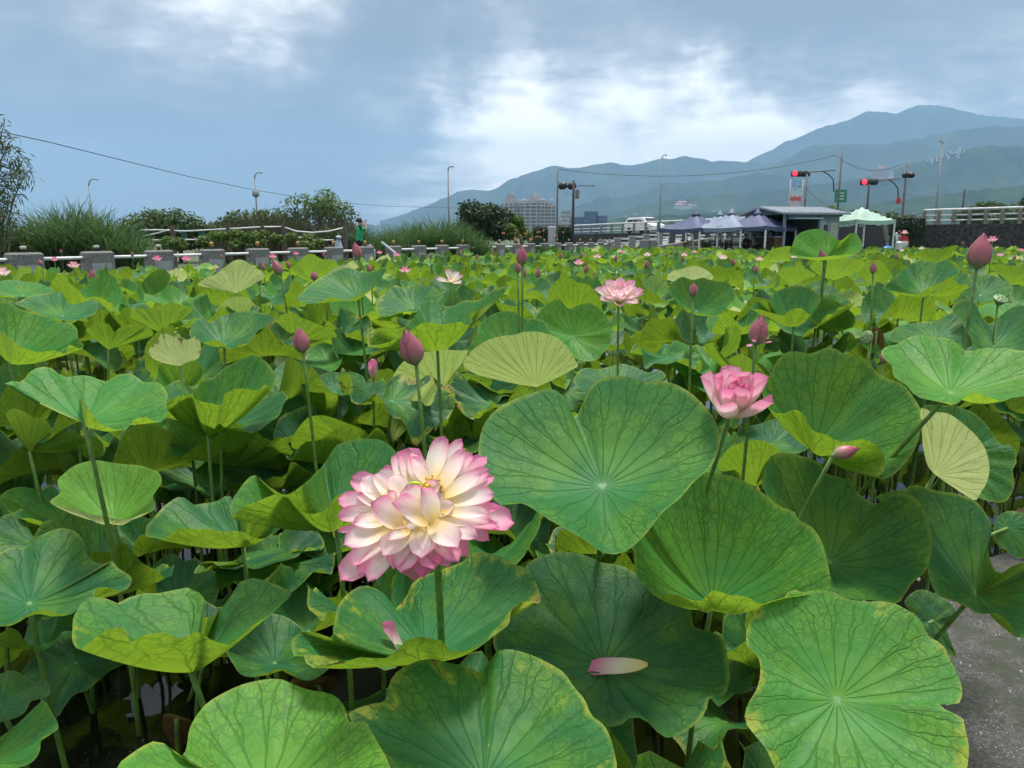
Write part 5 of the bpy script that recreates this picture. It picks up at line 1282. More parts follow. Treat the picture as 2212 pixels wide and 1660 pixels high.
def interp(pts):
    xs = [p[0] for p in pts]; ys = [p[1] for p in pts]
    return lambda x: float(np.interp(x, xs, ys))
grass_clump(20, 312, 20.5, interp([(0, 500), (70, 452), (105, 428), (160, 412), (210, 424), (260, 450), (312, 510)]), 4200, M_GRASSD, 'tall dark green arching grass clump behind the railing blocks', .026, .75)
grass_clump(470, 790, 31, interp([(470, 470), (520, 450), (600, 440), (650, 445), (740, 448), (790, 485)]), 1500, M_BROWNG, 'brownish reed clump rising behind the sagging rope fence', .02, .45)
grass_clump(775, 880, 30.5, interp([(775, 478), (830, 472), (880, 478)]), 1100, M_GRASSD, 'dark reeds right of the green-shirted person', .016, .7)
grass_clump(850, 1055, 32, interp([(850, 482), (900, 462), (950, 452), (1000, 464), (1055, 515)]), 3000, M_GRASSL, 'bright green tall grass clump left of the dark round tree', .028, .75)
def shrub(px0, px1, pyt, pyb, Y, n, ls, mat, label, name='bush', clumps=14, cat='bush', trunk=True, elong=1.8, group=None, depth=1.2, stems=()):
    a, b = at(px0, pyt, Y), at(px1, pyb, Y); cx = (a.x + b.x) / 2; root = tag(empty(name, (cx, Y, GZ)), label, cat, group)
    W_ = (b.x - a.x) / 2; zt, zb = a.z, max(b.z, GZ + .05); cl = []
    for k in range(clumps):
        u = rg.uniform(-1, 1); wv = rg.random()
        lim = math.sqrt(max(0, 1 - u * u)) * .75 + .25
        z = zb + (zt - zb) * (.18 + .70 * wv * lim)
        r_ = min(W_, (zt - zb)) * rg.uniform(.22, .40)
        cl.append((Vector((cx + u * W_ * .85, Y + rg.uniform(-1, 1) * depth, z)), r_ * 1.25, r_, r_ * .85))
    veg('crown' if cat == 'tree' else 'foliage', root, leaf_mass(rg, cl, n, ls, elong), mat)
    mb = MB()
    mb.tube([(0, 0, -.1), (.05, 0, (zt - GZ) * .3), (0, 0, (zt - GZ) * .55)], [.10, .08, .05], 8)
    for k in range(min(6, len(cl))):
        c = cl[k][0]; mb.tube([(0, 0, (zt - GZ) * .25), (c - Vector((cx, Y, GZ))) * .6 + Vector((0, 0, .1)), c - Vector((cx, Y, GZ))], [.05, .03, .012], 6)
    mb.build('trunk', M_BARK, root)
    return root, cl
shrub(270, 500, 458, 540, 33, 6500, .18, M_BUSH, 'dark bushy hedge behind the rope fence next to the grass clump', clumps=34)
shrub(450, 660, 456, 535, 35, 5600, .18, M_BUSH, 'dull green bushes behind the brownish reeds', clumps=32)
shrub(610, 770, 424, 525, 33, 3600, .17, M_BUSH, 'tall loose bush with feathery branch tips behind the scooter', clumps=20, elong=2.6)
r_, cl_ = shrub(625, 760, 409, 470, 33.5, 900, .20, M_BUSHL, 'airy sprigs of light leaves topping the tall bush', clumps=16, elong=3.0)
shrub(330, 720, 500, 540, 26.5, 3800, .11, M_BUSHL, 'light green vines tangled over the rope fence', clumps=26, elong=1.3, depth=.5)
shrub(640, 790, 492, 535, 29.5, 2400, .11, M_BUSH, 'vine-covered mound behind the scooter', clumps=18)
shrub(972, 1102, 433, 520, 39, 5200, .24, M_TREED, 'dense dark round-crowned tree left of the apartment block', 'round_tree', 30, 'tree', elong=2.0, depth=1.6)
shrub(1092, 1158, 466, 520, 38, 2000, .15, M_BUSHL, 'small light green shrub right of the dark round tree', clumps=12)
shrub(-80, 45, 478, 560, 19, 2600, .10, M_BUSH, 'dark undergrowth at the foot of the bamboo', clumps=16, depth=.8)
# bamboo
bp = at(-35, 511, 17.5); bam = tag(empty('bamboo', (bp.x, 17.5, GZ)), 'tall bamboo with drooping leafy sprays at the pond corner', 'bamboo')
v, f, var = [], [], []
def spray(p, n, sp):
    global v, f, var
    for _ in range(n):
        q = Vector(p) + Vector((rg.gauss(0, sp), rg.gauss(0, sp), rg.gauss(0, sp)))
        d = Vector((rg.gauss(0, .6), rg.gauss(0, .6), rg.uniform(-1.1, .1))).normalized(); s_ = d.orthogonal().normalized(); s_ = Matrix.Rotation(rg.uniform(0, 6), 3, d) @ s_
        L = rg.uniform(.14, .26); w_ = .016; o0 = len(v); vr = rg.random()
        v += [q, q + d * L * .35 + s_ * w_, q + d * L, q + d * L * .35 - s_ * w_]; var += [vr] * 4; f.append((o0, o0 + 1, o0 + 2, o0 + 3))
M_CULM = simple('bamboo_culm', (.12, .15, .05), .5)
BC = [((-20, 560), (-25, 380), (10, 262)), ((-40, 560), (-50, 380), (-20, 240)), ((0, 560), (8, 420), (70, 362)), ((-10, 560), (0, 440), (30, 420)), ((-60, 560), (-70, 400), (-60, 250)), ((-30, 560), (-20, 330), (30, 300)), ((10, 560), (15, 500), (36, 470))]
for k, (q0, q1, q2) in enumerate(BC):
    Yb = 17.5 + rg.uniform(-.6, .6)
    a, b, c = at(*q0, Yb), at(*q1, Yb), at(*q2, Yb); a.z = GZ
    pts = [a * (1 - t) ** 2 + b * 2 * t * (1 - t) + c * t * t for t in np.linspace(0, 1, 10)]
    if k == 2: pts += [at(60, 345, Yb), at(72, 388, Yb)]
    m_ = MB().tube(pts, [.03 - .0024 * i for i in range(10)] + [.005] * (len(pts) - 10), 6).build('culm', M_CULM, bam); m_.matrix_local = Matrix.Translation(-Vector(bam.location))
    for i, p in enumerate(pts[2:]): spray(p - Vector((.30, 0, 0)), 60 if i > 2 else 18, .15)
veg('leaves', bam, (v, f, var), M_BAMB)
# orange canna-like flower plants
M_ORFL = simple('apricot_petals', (.62, .30, .12), .6, .2, 20)
def canna(px, Y, nfl, label):
    b = at(px, 511, Y); root = tag(empty('flowering_plant', (b.x, Y, GZ)), label, 'plant', 'apricot-flowered plants')
    veg('leaves', root, blade_mass(rg, lambda: Vector((b.x + rg.gauss(0, .35), Y + rg.gauss(0, .2), GZ)), 130, .45, .95, .03, .5, 4), M_GRASSL)
    for k in range(nfl):
        x, y, z = b.x + rg.gauss(0, .4), Y + rg.gauss(0, .15), GZ + rg.uniform(.9, 1.35)
        mb = MB()
        for j in range(5):
            a = j * 1.256; mb.add([(0, 0, 0), (.05 * math.cos(a), .05 * math.sin(a), .05), (.02 * math.cos(a), .02 * math.sin(a), .10), (.05 * math.cos(a + .8), .05 * math.sin(a + .8), .04)], [(0, 1, 2, 3)])
        mb.build('flower', M_ORFL, root).location = (x - b.x, y - Y, z - GZ)
        MB().tube([(0, 0, 0), (0, 0, -(z - GZ))], .008, 5).build('stalk', M_GRASSD, root).location = (x - b.x, y - Y, z - GZ)
for px, nf in ((1098, 4), (1118, 5), (1142, 5), (1165, 4), (1185, 5)):
    canna(px, 36.5, nf, 'apricot-flowered leafy plant growing behind the railing near the dark round tree')

# ---- sagging rope fence
rf = tag(empty('rope_fence', at(450, 511, 27.5) * 1.0), 'sagging white pipe and rope fence on brown posts before the bushes', 'fence')
rf.location.z = GZ; RFL = Vector(rf.location)
M_POSTB = simple('rusty_post', (.13, .09, .07), .8, .3, 10)
def rfp(px, py): return at(px, py, 27.5) - RFL
for pts in ([(300, 498), (340, 497), (400, 500), (490, 495), (560, 491), (610, 490)], [(610, 490), (640, 500), (675, 503), (710, 500), (745, 492)], [(330, 519), (400, 518), (490, 519), (560, 514), (620, 509)], [(640, 512), (680, 520), (720, 519)], [(305, 512), (340, 504), (365, 497)]):
    MB().tube([rfp(*p) for p in pts], .024, 6).build('rope', M_WHITE, rf)
for px in (372, 493, 567, 612, 745):
    a = rfp(px, 490); MB().box((a.x, a.y, (a.z) / 2), (.12, .12, a.z + .1)).build('post', M_POSTB, rf)
M_NETG = simple('green_net', (.02, .13, .09), .8, .3, 30)
for k, px in enumerate((395, 433)):
    a = rfp(px, 509); MB().box((a.x, a.y + .1, a.z), (.16, .1, .42)).build('net_scrap', M_NETG, rf)

# ---- people (skin modifier bodies, one continuous mesh each)
M_SKIN = simple('skin', (.48, .28, .19), .6, .08, 12); M_HAIR = simple('black_hair', (.012, .010, .009), .6, .2, 20)
def person(loc, rz, joints, bones, mats, label, kids=(), sc_=1.0):
    """joints: name -> (x, y, z, r); bones: (a, b, material index)"""
    root = tag(empty('person', loc, rz), label, 'person'); root.scale = (sc_,) * 3
    names = list(joints); me = bpy.data.meshes.new('body')
    me.from_pydata([joints[n_][:3] for n_ in names], [(names.index(a), names.index(b)) for a, b, _ in bones], [])
    tmp = bpy.data.objects.new('tmp', me); COL.objects.link(tmp)
    tmp.modifiers.new('skin', 'SKIN'); sub = tmp.modifiers.new('sub', 'SUBSURF'); sub.levels = 2; sub.render_levels = 2
    for i, n_ in enumerate(names):
        sv = me.skin_vertices[0].data[i]; r_ = joints[n_][3]; sv.radius = r_ if isinstance(r_, tuple) else (r_, r_); sv.use_root = (i == 0)
    dg = bpy.context.evaluated_depsgraph_get(); dg.update()
    nm = bpy.data.meshes.new_from_object(tmp.evaluated_get(dg))
    bpy.data.objects.remove(tmp); nm.name = 'body'
    nm.materials.clear()
    for m_ in mats: nm.materials.append(m_)
    for p in nm.polygons:
        c = p.center; best = 9e9
        for a, b, mi in bones:
            A, B = Vector(joints[a][:3]), Vector(joints[b][:3]); t = max(0, min(1, (c - A).dot(B - A) / max(1e-9, (B - A).length_squared))); d = (c - A - (B - A) * t).length
            if d < best: best, p.material_index = d, mi
        p.use_smooth = True
    o = obj('body', nm, root)
    for nme, mb, m_ in kids: mb.build(nme, m_, root)
    return root
def hair_cap(c, r, back=(0, 0, 0)):
    return MB().lathe([(r * .96, -r * .35), (r * 1.06, r * .1), (r * .98, r * .6), (r * .6, r * 1.05), (.01, r * 1.2)], 12, (c[0] + back[0], c[1] + back[1], c[2]))
M_GREENS = simple('green_shirt', (.012, .36, .135), .75, .1, 8, bump=.3); M_NAVYP = simple('navy_trousers', (.010, .011, .022), .8, .2, 8)
# faces +X, arms raised holding a phone to the face; 1.62 m
G = {'pelvis': (0, 0, .88, (.15, .13)), 'belly': (.01, 0, 1.02, (.15, .135)), 'chest': (.0, 0, 1.24, (.155, .125)), 'neckb': (.01, 0, 1.40, .06), 'neck': (.03, 0, 1.45, .052), 'head': (.05, 0, 1.53, (.082, .09)), 'crown': (.04, 0, 1.60, .06), 'nose': (.135, 0, 1.53, .016),
     'shl': (.01, .15, 1.34, .062), 'ell': (.20, .16, 1.24, .045), 'wrl': (.20, .10, 1.44, .032), 'hal': (.18, .07, 1.53, .034),
     'shr': (.01, -.15, 1.34, .062), 'elr': (.22, -.17, 1.27, .045), 'wrr': (.20, -.10, 1.46, .032), 'har': (.18, -.06, 1.55, .034),
     'hipl': (0, .08, .80, .09), 'knl': (.01, .09, .46, .062), 'anl': (-.01, .09, .08, .045), 'tol': (.14, .09, .04, .035), 'hipr': (0, -.08, .80, .09), 'knr': (.02, -.09, .46, .062), 'anr': (.0, -.09, .08, .045), 'tor': (.15, -.09, .04, .035)}
GB = [('pelvis', 'belly', 1), ('belly', 'chest', 1), ('chest', 'neckb', 1), ('neckb', 'neck', 0), ('neck', 'head', 0), ('head', 'crown', 0), ('head', 'nose', 0), ('chest', 'shl', 1), ('shl', 'ell', 1), ('ell', 'wrl', 0), ('wrl', 'hal', 0), ('chest', 'shr', 1), ('shr', 'elr', 1), ('elr', 'wrr', 0), ('wrr', 'har', 0), ('pelvis', 'hipl', 2), ('hipl', 'knl', 2), ('knl', 'anl', 2), ('anl', 'tol', 3), ('pelvis', 'hipr', 2), ('hipr', 'knr', 2), ('knr', 'anr', 2), ('anr', 'tor', 3)]
def fingers(w, sgn):
    mb = MB()
    for k in range(4):
        y = w[1] + sgn * .0; z = w[2] + .02 - k * .018
        mb.tube([(w[0] - .01, y, z), (w[0] + .03, y - sgn * .005, z + .01), (w[0] + .045, y - sgn * .03, z + .005)], [.009, .008, .006], 6)
    mb.tube([(w[0], w[1], w[2] - .03), (w[0] + .03, w[1] - sgn * .02, w[2] - .045)], [.010, .007], 6)
    return mb
gp = at(776, 511, 25.8); 
person((gp.x, gp.y, GZ), R(12), G, GB, [M_SKIN, M_GREENS, M_NAVYP, M_BLACK], 'person in bright green T-shirt and dark trousers photographing with raised arms',
       [('hair', hair_cap((.03, 0, 1.545), .095, (-.015, 0, 0)), M_HAIR), ('hand', fingers((.18, .07, 1.53), 1), M_SKIN), ('hand', fingers((.18, -.06, 1.55), -1), M_SKIN), ('phone', MB().box((.235, 0, 1.55), (.012, .15, .075)), M_BLACK)], 1.03)
# ---- scooter
sp_ = at(745, 511, 26.6); sco = tag(empty('scooter', (sp_.x + .25, sp_.y, GZ), R(165)), 'pale blue-white motor scooter parked behind the railing beside the person', 'scooter')
M_SCO = simple('pale_blue_plastic', (.42, .48, .56), .3, .06, 4); M_SEAT = simple('black_seat', (.02, .02, .02), .5)
def wheel(parent, x, r=.24):
    w_ = MB().lathe([(r * .62, -.045), (r * .9, -.05), (r, -.02), (r, .02), (r * .9, .05), (r * .62, .045)], 18).build('wheel', M_BLACK, parent); w_.location = (x, 0, r); w_.rotation_euler = (R(90), 0, 0)
    rm = MB().lathe([(r * .1, -.04), (r * .6, -.03), (r * .62, .03), (r * .1, .04)], 14).build('rim', M_STEEL, w_)
wheel(sco, .62); wheel(sco, -.55)
MB().add([(.45, -.17, .45), (.45, .17, .45), (.60, .19, .62), (.60, -.19, .62), (.52, -.16, .98), (.52, .16, .98), (.44, -.17, .70), (.44, .17, .70), (.72, 0, .66), (.62, 0, 1.0)], [(0, 1, 2, 3), (3, 2, 8), (3, 8, 9, 4), (2, 5, 9, 8), (4, 9, 5), (0, 3, 4, 6), (1, 7, 5, 2), (6, 4, 5, 7), (0, 6, 7, 1)]).build('front_shield', M_SCO, sco)
MB().lathe([(.05, 0), (.11, .04), (.10, .10), (.03, .13)], 12, (.52, 0, 1.0)).build('headlight', M_SCO, sco)
MB().tube([(.48, -.33, 1.08), (.52, -.15, 1.03), (.52, .15, 1.03), (.48, .33, 1.08)], .018, 8).build('handlebar', M_BLACK, sco)
for s in (-1, 1): MB().tube([(.50, s * .22, 1.05), (.50, s * .26, 1.22)], .008, 6).lathe([(.06, -.01), (.065, 0), (.06, .01)], 10, (.50, s * .27, 1.25)).build('mirror', M_BLACK, sco)
MB().tube([(.52, 0, .98), (.62, 0, .3)], .03, 8).build('fork', M_STEEL, sco)
MB().cbox((0, 0, .30), (.75, .30, .12), .03).build('floorboard', M_SEAT, sco)
MB().cbox((-.42, 0, .54), (.78, .30, .38), .08).build('rear_body', M_SCO, sco)
MB().cbox((-.38, 0, .78), (.72, .30, .12), .05).build('seat', M_SEAT, sco)

# ---- street lamps
def street_lamp(px, ptop, Y, arm_px, label, drum=None):
    b = at(px, 511, Y); zt = ztop(ptop, Y) ; h = zt - GZ; k = Y / 1692
    root = tag(empty('street_lamp', (b.x, Y, GZ)), label, 'street lamp', 'street lamps along the far roads')
    ax = arm_px * k
    MB().tube([(0, 0, -.1), (0, 0, h * .5), (0, 0, h - abs(ax) * .9)], [.08, .065, .05], 10).build('pole', M_STEEL, root)
    MB().tube([(0, 0, h - abs(ax) * .95), (ax * .06, 0, h - abs(ax) * .45), (ax * .35, 0, h - abs(ax) * .10), (ax * .75, 0, h), (ax, 0, h + .02)], [.05, .048, .045, .04, .04], 8).build('arm', M_STEEL, root)
    MB().cbox((ax * 1.12, 0, h - .02), (abs(ax) * .34, .22, .12), .03).build('lamp_head', M_STEEL, root)
    if drum: MB().lathe([(.02, -.3), (.24, -.2), (.26, 0), (.24, .2), (.02, .3)], 12, (0, 0, ztop(drum, Y) - GZ)).build('round_sign', M_STEEL, root)
street_lamp(203, 387, 62, 16, 'curved grey street lamp rising behind the tall grass clump')
street_lamp(558, 373, 60, 13, 'curved grey street lamp with a drum on its pole above the reeds', 419)
street_lamp(970, 360, 58, 9, 'grey street lamp with curved top left of the dark round tree')
street_lamp(1424, 335, 66, 8, 'grey street lamp near the white van')
street_lamp(2016, 305, 58, -6, 'tall grey street lamp by the embankment railing')
# ---- poles, wires, signals
def pole(name, px, pt, pb, Y, r, mat, label, extra=None, cat='pole', tilt=0):
    b = at(px, pb, Y); zt = ztop(pt, Y); zb = min(b.z, GZ + .05) if True else b.z
    root = tag(empty(name, (b.x, Y, GZ)), label, cat)
    MB().tube([(0, 0, -.2), (tilt * .5, 0, (zt - GZ) * .5), (tilt, 0, zt - GZ)], [r * 1.15, r, r * .85], 10).build('shaft', mat, root)
    return root, zt
M_POLED = simple('dark_pole', (.055, .05, .048), .8, .25, 5); M_POLEG = simple('grey_pole', (.17, .165, .16), .8, .2, 5)
r1, z1 = pole('utility_pole', 1203, 365, 511, 52, .065, M_POLEG, 'slim grey utility pole beside the apartment block')
r2, z2 = pole('utility_pole', 1237, 390, 530, 46, .08, M_POLED, 'dark stubby pole with a small box near the van\'s railing')
MB().box((.22, 0, ztop(420, 46) - GZ), (.22, .2, .5)).build('box', M_POLEG, r2)
MB().box((.75, 0, ztop(402, 46) - GZ), (1.0, .05, .05)).build('arm', M_POLEG, r2)
def signal(root, x, z, lenses, lit=None, rz=0.0, r=.17, vis=True):
    g = MB().cbox((0, 0, 0), (.40 * lenses, .18, .42), .06).build('signal_head', M_BLACK, root); g.location = (x, 0, z); g.rotation_euler = (0, 0, rz)
    for k in range(lenses):
        xx = (k - (lenses - 1) / 2) * .40
        hd = MB().lathe([(r, 0), (r * 1.05, .02), (r * 1.05, .20), (r, .20)], 12).build('visor', M_BLACK, g); hd.location = (xx, -.08, 0); hd.rotation_euler = (R(90), 0, 0)
        le = MB().lathe([(r * .95, 0), (r * .8, .03), (r * .3, .05)], 12).build('lens', M_RED if lit == k else M_DLENS, g); le.location = (xx, -.283, 0); le.rotation_euler = (R(90), 0, 0)
M_RED = emit('red_light', (1.0, .02, .04), 1.0); M_DLENS = simple('dark_lens', (.03, .035, .03), .2)
def sgl(px, py, Y, lens, lit, parent_root, rz=0.0, r=.17):
    p = at(px, py, Y) - Vector(parent_root.location); signal(parent_root, p.x, p.z, lens, lit, rz, r)
# pole between: the pair of heads seen from behind
pa = at(1220, 402, 52) - Vector(r1.location)
g = MB().tube([(0.1, 0, pa.z + .05), (.6, 0, pa.z)], .04, 6).build('arm', M_POLEG, r1)
for xx in (.35, .95): MB().lathe([(.05, -.3), (.22, -.2), (.24, .1), (.15, .28)], 10).build('signal_head', M_BLACK, r1).matrix_local = Matrix.Translation((xx, 0, pa.z)) @ Matrix.Rotation(R(80), 4, 'Y')
def signal_pole(px, pt, arm_y, arm_x, Y, label):
    root, zt = pole('traffic_signal', px, pt, 511, Y, .085, M_POLEG, label, cat='traffic light')
    L = Vector(root.location); a0 = at(px, arm_y, Y) - L; a1 = at(arm_x, arm_y + 5, Y) - L
    MB().tube([a0, a1], [.05, .04], 8).build('arm', M_POLEG, root)
    m0 = a0 + Vector((0, 0, -1.6)); m1 = a0.lerp(a1, .45)
    MB().tube([m0, m0 + Vector((-.12, 0, .9)), a0.lerp(a1, .22) + Vector((0, 0, -.30)), m1], .045, 8).build('brace', M_POLED, root)
    return root
s1 = signal_pole(1805, 332, 368, 1742, 60, 'tall pole with a long arm carrying a red traffic light above the hut')
sgl(1726, 376, 60, 3, 0, s1, 0, .20)
MB().lathe([(.05, -.25), (.2, -.15), (.2, .12), (.12, .25)], 10).build('rear_head', M_BLACK, s1).matrix_local = Matrix.Translation(at(1742, 377, 60.3) - Vector(s1.location)) @ Matrix.Rotation(R(90), 4, 'Y')
s2 = signal_pole(1945, 350, 386, 1888, 58, 'second pole with a red traffic light on its arm beyond the pale green tent')
sgl(1876, 394, 58, 3, 0, s2, 0, .20)
for xx in (1956, 1968): MB().lathe([(.05, -.25), (.2, -.15), (.2, .12), (.12, .25)], 10).build('rear_head', M_BLACK, s2).matrix_local = Matrix.Translation(at(xx, 379, 58) - Vector(s2.location)) @ Matrix.Rotation(R(90), 4, 'Y')
MB().cbox((at(1941, 434, 57.8) - Vector(s2.location)), (.30, .1, .45), .03).build('pedestrian_signal', simple('red_panel', (.5, .02, .03), .5), s2)
o = MB().box((0, 0, 0), (.9, .04, .95)).build('street_sign', simple('sign_green', (.03, .25, .13), .5), s1); o.location = at(1816, 424, 60) - Vector(s1.location)
M_WHITEP = M_WHITE
for (zz) in (.22, 0, -.22): MB().box((0, -.024, zz), (.5, .006, .07)).build('sign_text', M_WHITE, o)
pole('utility_pole', 1868, 398, 511, 56, .08, M_POLED, 'short dark pole with a small lamp behind the pale green tent')
pole('utility_pole', 2073, 409, 511, 60, .07, M_POLED, 'short dark pole above the embankment railing')
rb, zb_ = pole('banner_pole', 1734, 377, 511, 52, .07, M_POLEG, 'grey pole holding the tall printed billboard behind the hut', cat='pole')
def wire(pts3, label, r=.018):
    c = sum((Vector(p) for p in pts3), Vector()) / len(pts3)
    o = MB().tube([Vector(p) - c for p in pts3], r, 5).build('overhead_wire', M_WIRE, None, c); return tag(o, label, 'wire')
def sagline(a, b, sag, n=14):
    a, b = Vector(a), Vector(b); return [a.lerp(b, t) - Vector((0, 0, sag * 4 * t * (1 - t))) for t in np.linspace(0, 1, n)]
wire([at(x, y, Y_) for x, y, Y_ in ((-40, 276, 20), (100, 306, 24), (250, 343, 29), (400, 380, 35), (550, 411, 42), (700, 435, 51), (830, 446, 62), (1000, 450, 78), (1200, 449, 95))], 'long thin wire slanting down across the left sky', .014)
wire(sagline(at(1203, 366, 52), at(1805, 336, 60), .9), 'thin wire sagging between the grey utility pole and first signal pole')
wire(sagline(at(1805, 335, 60), at(1945, 356, 58), .75), 'thin wire between the two traffic signal poles')
wire(sagline(at(1734, 400, 52), at(1790, 446, 50), .1), 'short guy wire from the billboard pole down to the hut roof')
# ---- billboard
def poster_mat():
    m_, t, bs, out = mat_base('printed_billboard')
    uv = t.node('ShaderNodeUVMap').outputs[0]; s_ = t.node('ShaderNodeSeparateXYZ', ins={0: uv}); u, v_ = s_.outputs[0], s_.outputs[1]
    nz = t.noise(uv, 7, 4, .6); n2 = t.noise(uv, 16, 3, .6)
    base = t.ramp(t.m('ADD', v_, t.m('MULTIPLY', t.m('SUBTRACT', nz, .5), .22)), [(0, (.55, .52, .52)), (.28, (.58, .54, .54)), (.34, (.55, .10, .09)), (.44, (.55, .13, .11)), (.49, (.55, .60, .62)), (.75, (.42, .58, .70)), (1, (.20, .42, .66))])
    base = t.mix(t.m('MULTIPLY', t.sstep(n2, .54, .60), t.sstep(v_, .36, .30)), base, (.30, .24, .32, 1))
    t.put(bs.inputs['Base Color'], base); bs.inputs['Roughness'].default_value = .5
    return m_
bb = tag(empty('billboard', at(1719, 445, 51.6)), 'tall printed billboard, blue above and red-white below, over the hut roof', 'billboard')
BL = Vector(bb.location); ba, bt = at(1706, 446, 51.6) - BL, at(1733, 391, 51.6) - BL
v = [(ba.x, -.04, ba.z - .25), (bt.x, -.04, ba.z - .25), (bt.x, -.04, bt.z), (ba.x, -.04, bt.z), (ba.x, .04, ba.z - .25), (bt.x, .04, ba.z - .25), (bt.x, .04, bt.z), (ba.x, .04, bt.z)]
obj('panel', mesh_np('panel', v, [(0, 1, 2, 3), (5, 4, 7, 6), (0, 4, 5, 1), (3, 2, 6, 7), (0, 3, 7, 4), (1, 5, 6, 2)], poster_mat(), [(0, 0), (1, 0), (1, 1), (0, 1)] * 2, smooth=False), bb)
for x in (ba.x - .05, bt.x + .05): MB().tube([(x, 0, GZ - BL.z - .1), (x, 0, bt.z + .05)], .05, 8).build('post', M_STEEL, bb)
M_INK = simple('teal_ink', (.06, .13, .16), .6)
w_ = bt.x - ba.x; h_ = bt.z - ba.z
for k, (cx_, cz_) in enumerate(((.22, .80), (.40, .68), (.66, .76), (.82, .77))):      # brush-like printed characters
    mb = MB(); sx = .12 * w_
    for dx, dz, lx, lz in ((0, .5, .9, .10), (0, 0, .8, .10), (0, -.5, 1.0, .10), (-.2, 0, .12, 1.1), (.35, -.2, .12, .7), (.05, .8, .12, .4)):
        mb.box((ba.x + cx_ * w_ + dx * sx, -.046, ba.z + cz_ * h_ + dz * sx * 1.1), (lx * sx * 1.3, .006, lz * sx * 1.3))
    mb.build('lettering', M_INK, bb)

# ---- tents
def fabric(name, c):
    m_, t, bs, out = mat_base(name)
    co = t.node('ShaderNodeTexCoord').outputs['Object']; nz = t.noise(co, 2.0, 4)
    cc = t.ramp(nz, [(.3, tuple(x * .8 for x in c)), (.7, tuple(min(1, x * 1.12) for x in c))])
    t.put(bs.inputs['Base Color'], cc); bs.inputs['Roughness'].default_value = .5
    tr = t.node('ShaderNodeBsdfTranslucent', ins={'Color': cc}); mx = t.node('ShaderNodeMixShader', ins={0: .25})
    t.l.new(bs.outputs[0], mx.inputs[1]); t.l.new(tr.outputs[0], mx.inputs[2]); t.l.new(mx.outputs[0], out.inputs[0])
    return m_
M_NAVY = fabric('navy_canopy', (.085, .10, .20)); M_PALEB = fabric('faded_blue_canopy', (.22, .27, .38)); M_MINT = fabric('mint_canopy', (.40, .58, .47))
def tent(px, ppk, pev, Y, size, rz, mat, label, cap=True):
    b = at(px, 511, Y); zp, ze = ztop(ppk, Y) - GZ, ztop(pev, Y) - GZ; hs = size / 2
    root = tag(empty('canopy_tent', (b.x, Y, GZ), rz), label, 'tent')
    n_ = 13; v = []; f = []
    for j in range(n_):
        for i in range(n_):
            x, y = 2 * i / (n_ - 1) - 1, 2 * j / (n_ - 1) - 1; m_ = max(abs(x), abs(y)); mn = min(abs(x), abs(y))
            z = ze + (zp - ze) * ((1 - m_) ** 1.22) - .10 * (1 - (mn / max(m_, .001)) ** 2) * m_ * (1 - m_ * .2)
            v.append((x * hs, y * hs, z))
    for j in range(n_ - 1):
        for i in range(n_ - 1): f.append((j * n_ + i, j * n_ + i + 1, (j + 1) * n_ + i + 1, (j + 1) * n_ + i))
    obj('canopy', mesh_np('canopy', v, f, mat), root)
    for k in range(4):
        vv = []; M = Matrix.Rotation(k * math.pi / 2, 4, 'Z')
        for i in range(13):
            x = -hs + size * i / 12; zc = ze - .10 * (1 - (2 * i / 12 - 1) ** 2)
            vv += [M @ Vector((x, -hs - .006, zc)), M @ Vector((x, -hs - .012, zc - .20 - .03 * math.sin(i * 2.1)))]
        obj('valance', mesh_np('valance', vv, [(2 * i, 2 * i + 1, 2 * i + 3, 2 * i + 2) for i in range(12)], mat), root)
        c = M @ Vector((hs - .04, hs - .04, 0)); MB().box((c.x, c.y, (ze - .05) / 2 - .1), (.07, .07, ze - .05 + .2)).build('leg', M_WHITE, root)
        a_ = M @ Vector((hs - .06, -hs + .06, ze - .30)); b_ = M @ Vector((hs - .06, hs - .06, ze - .30)); mid = (a_ + b_) / 2
        MB().tube([a_, mid + Vector((0, 0, .25)), b_], .018, 5).build('truss', M_STEEL, root)
    if cap: MB().lathe([(.30, 0), (.18, .12), (.04, .34), (.01, .36)], 8, (0, 0, zp - .12)).build('peak_cap', mat, root)
    return root
tent(1502, 462, 493, 45, 3.0, R(38), M_NAVY, 'navy blue peaked canopy tent furthest from the hut')
tent(1553, 463, 490, 50, 3.0, R(40), M_PALEB, 'faded blue canopy tent half hidden behind the navy ones')
tent(1578, 459, 491, 43.5, 3.0, R(44), M_PALEB, 'greyish-blue peaked canopy tent between two navy tents')
tent(1634, 460, 489, 42.5, 3.0, R(40), M_NAVY, 'navy blue peaked canopy tent adjoining the grey hut')
tent(1857, 447, 475, 44, 2.5, R(14), M_MINT, 'pale mint-green canopy tent right of the hut', cap=False)
# ---- hut
M_HUTW = simple('grey_siding', (.27, .31, .35), .6, .08, 3); M_ROOF = simple('metal_roof', (.30, .33, .37), .4, .1, 2, metal=.2); M_TRIM = simple('pale_trim', (.45, .48, .50), .5, .08, 3)
M_INTR = simple('dark_interior', (.03, .028, .027), .8, .3, 3); M_WOOD = simple('brown_wood', (.16, .075, .03), .6, .25, 9); M_GLASS = simple('dark_window', (.04, .05, .06), .1, .2, 2)
hb = at(1692, 511, 41.5); hut = tag(empty('hut', (hb.x, hb.y, GZ), R(14)), 'small grey metal-roofed kiosk hut with open counter beside the tents', 'hut')
hw, hd_, he = 3.35, 4.0, ztop(463, 41.5) - GZ
def hbox(nm, c, d, m_, par=None): return MB().box(c, d).build(nm, m_, par or hut)
hbox('wall', (hw * .815, .06, he / 2), (hw * .37, .12, he), M_HUTW); hbox('wall', (.06, .06, he / 2), (.12, .12, he), M_HUTW)
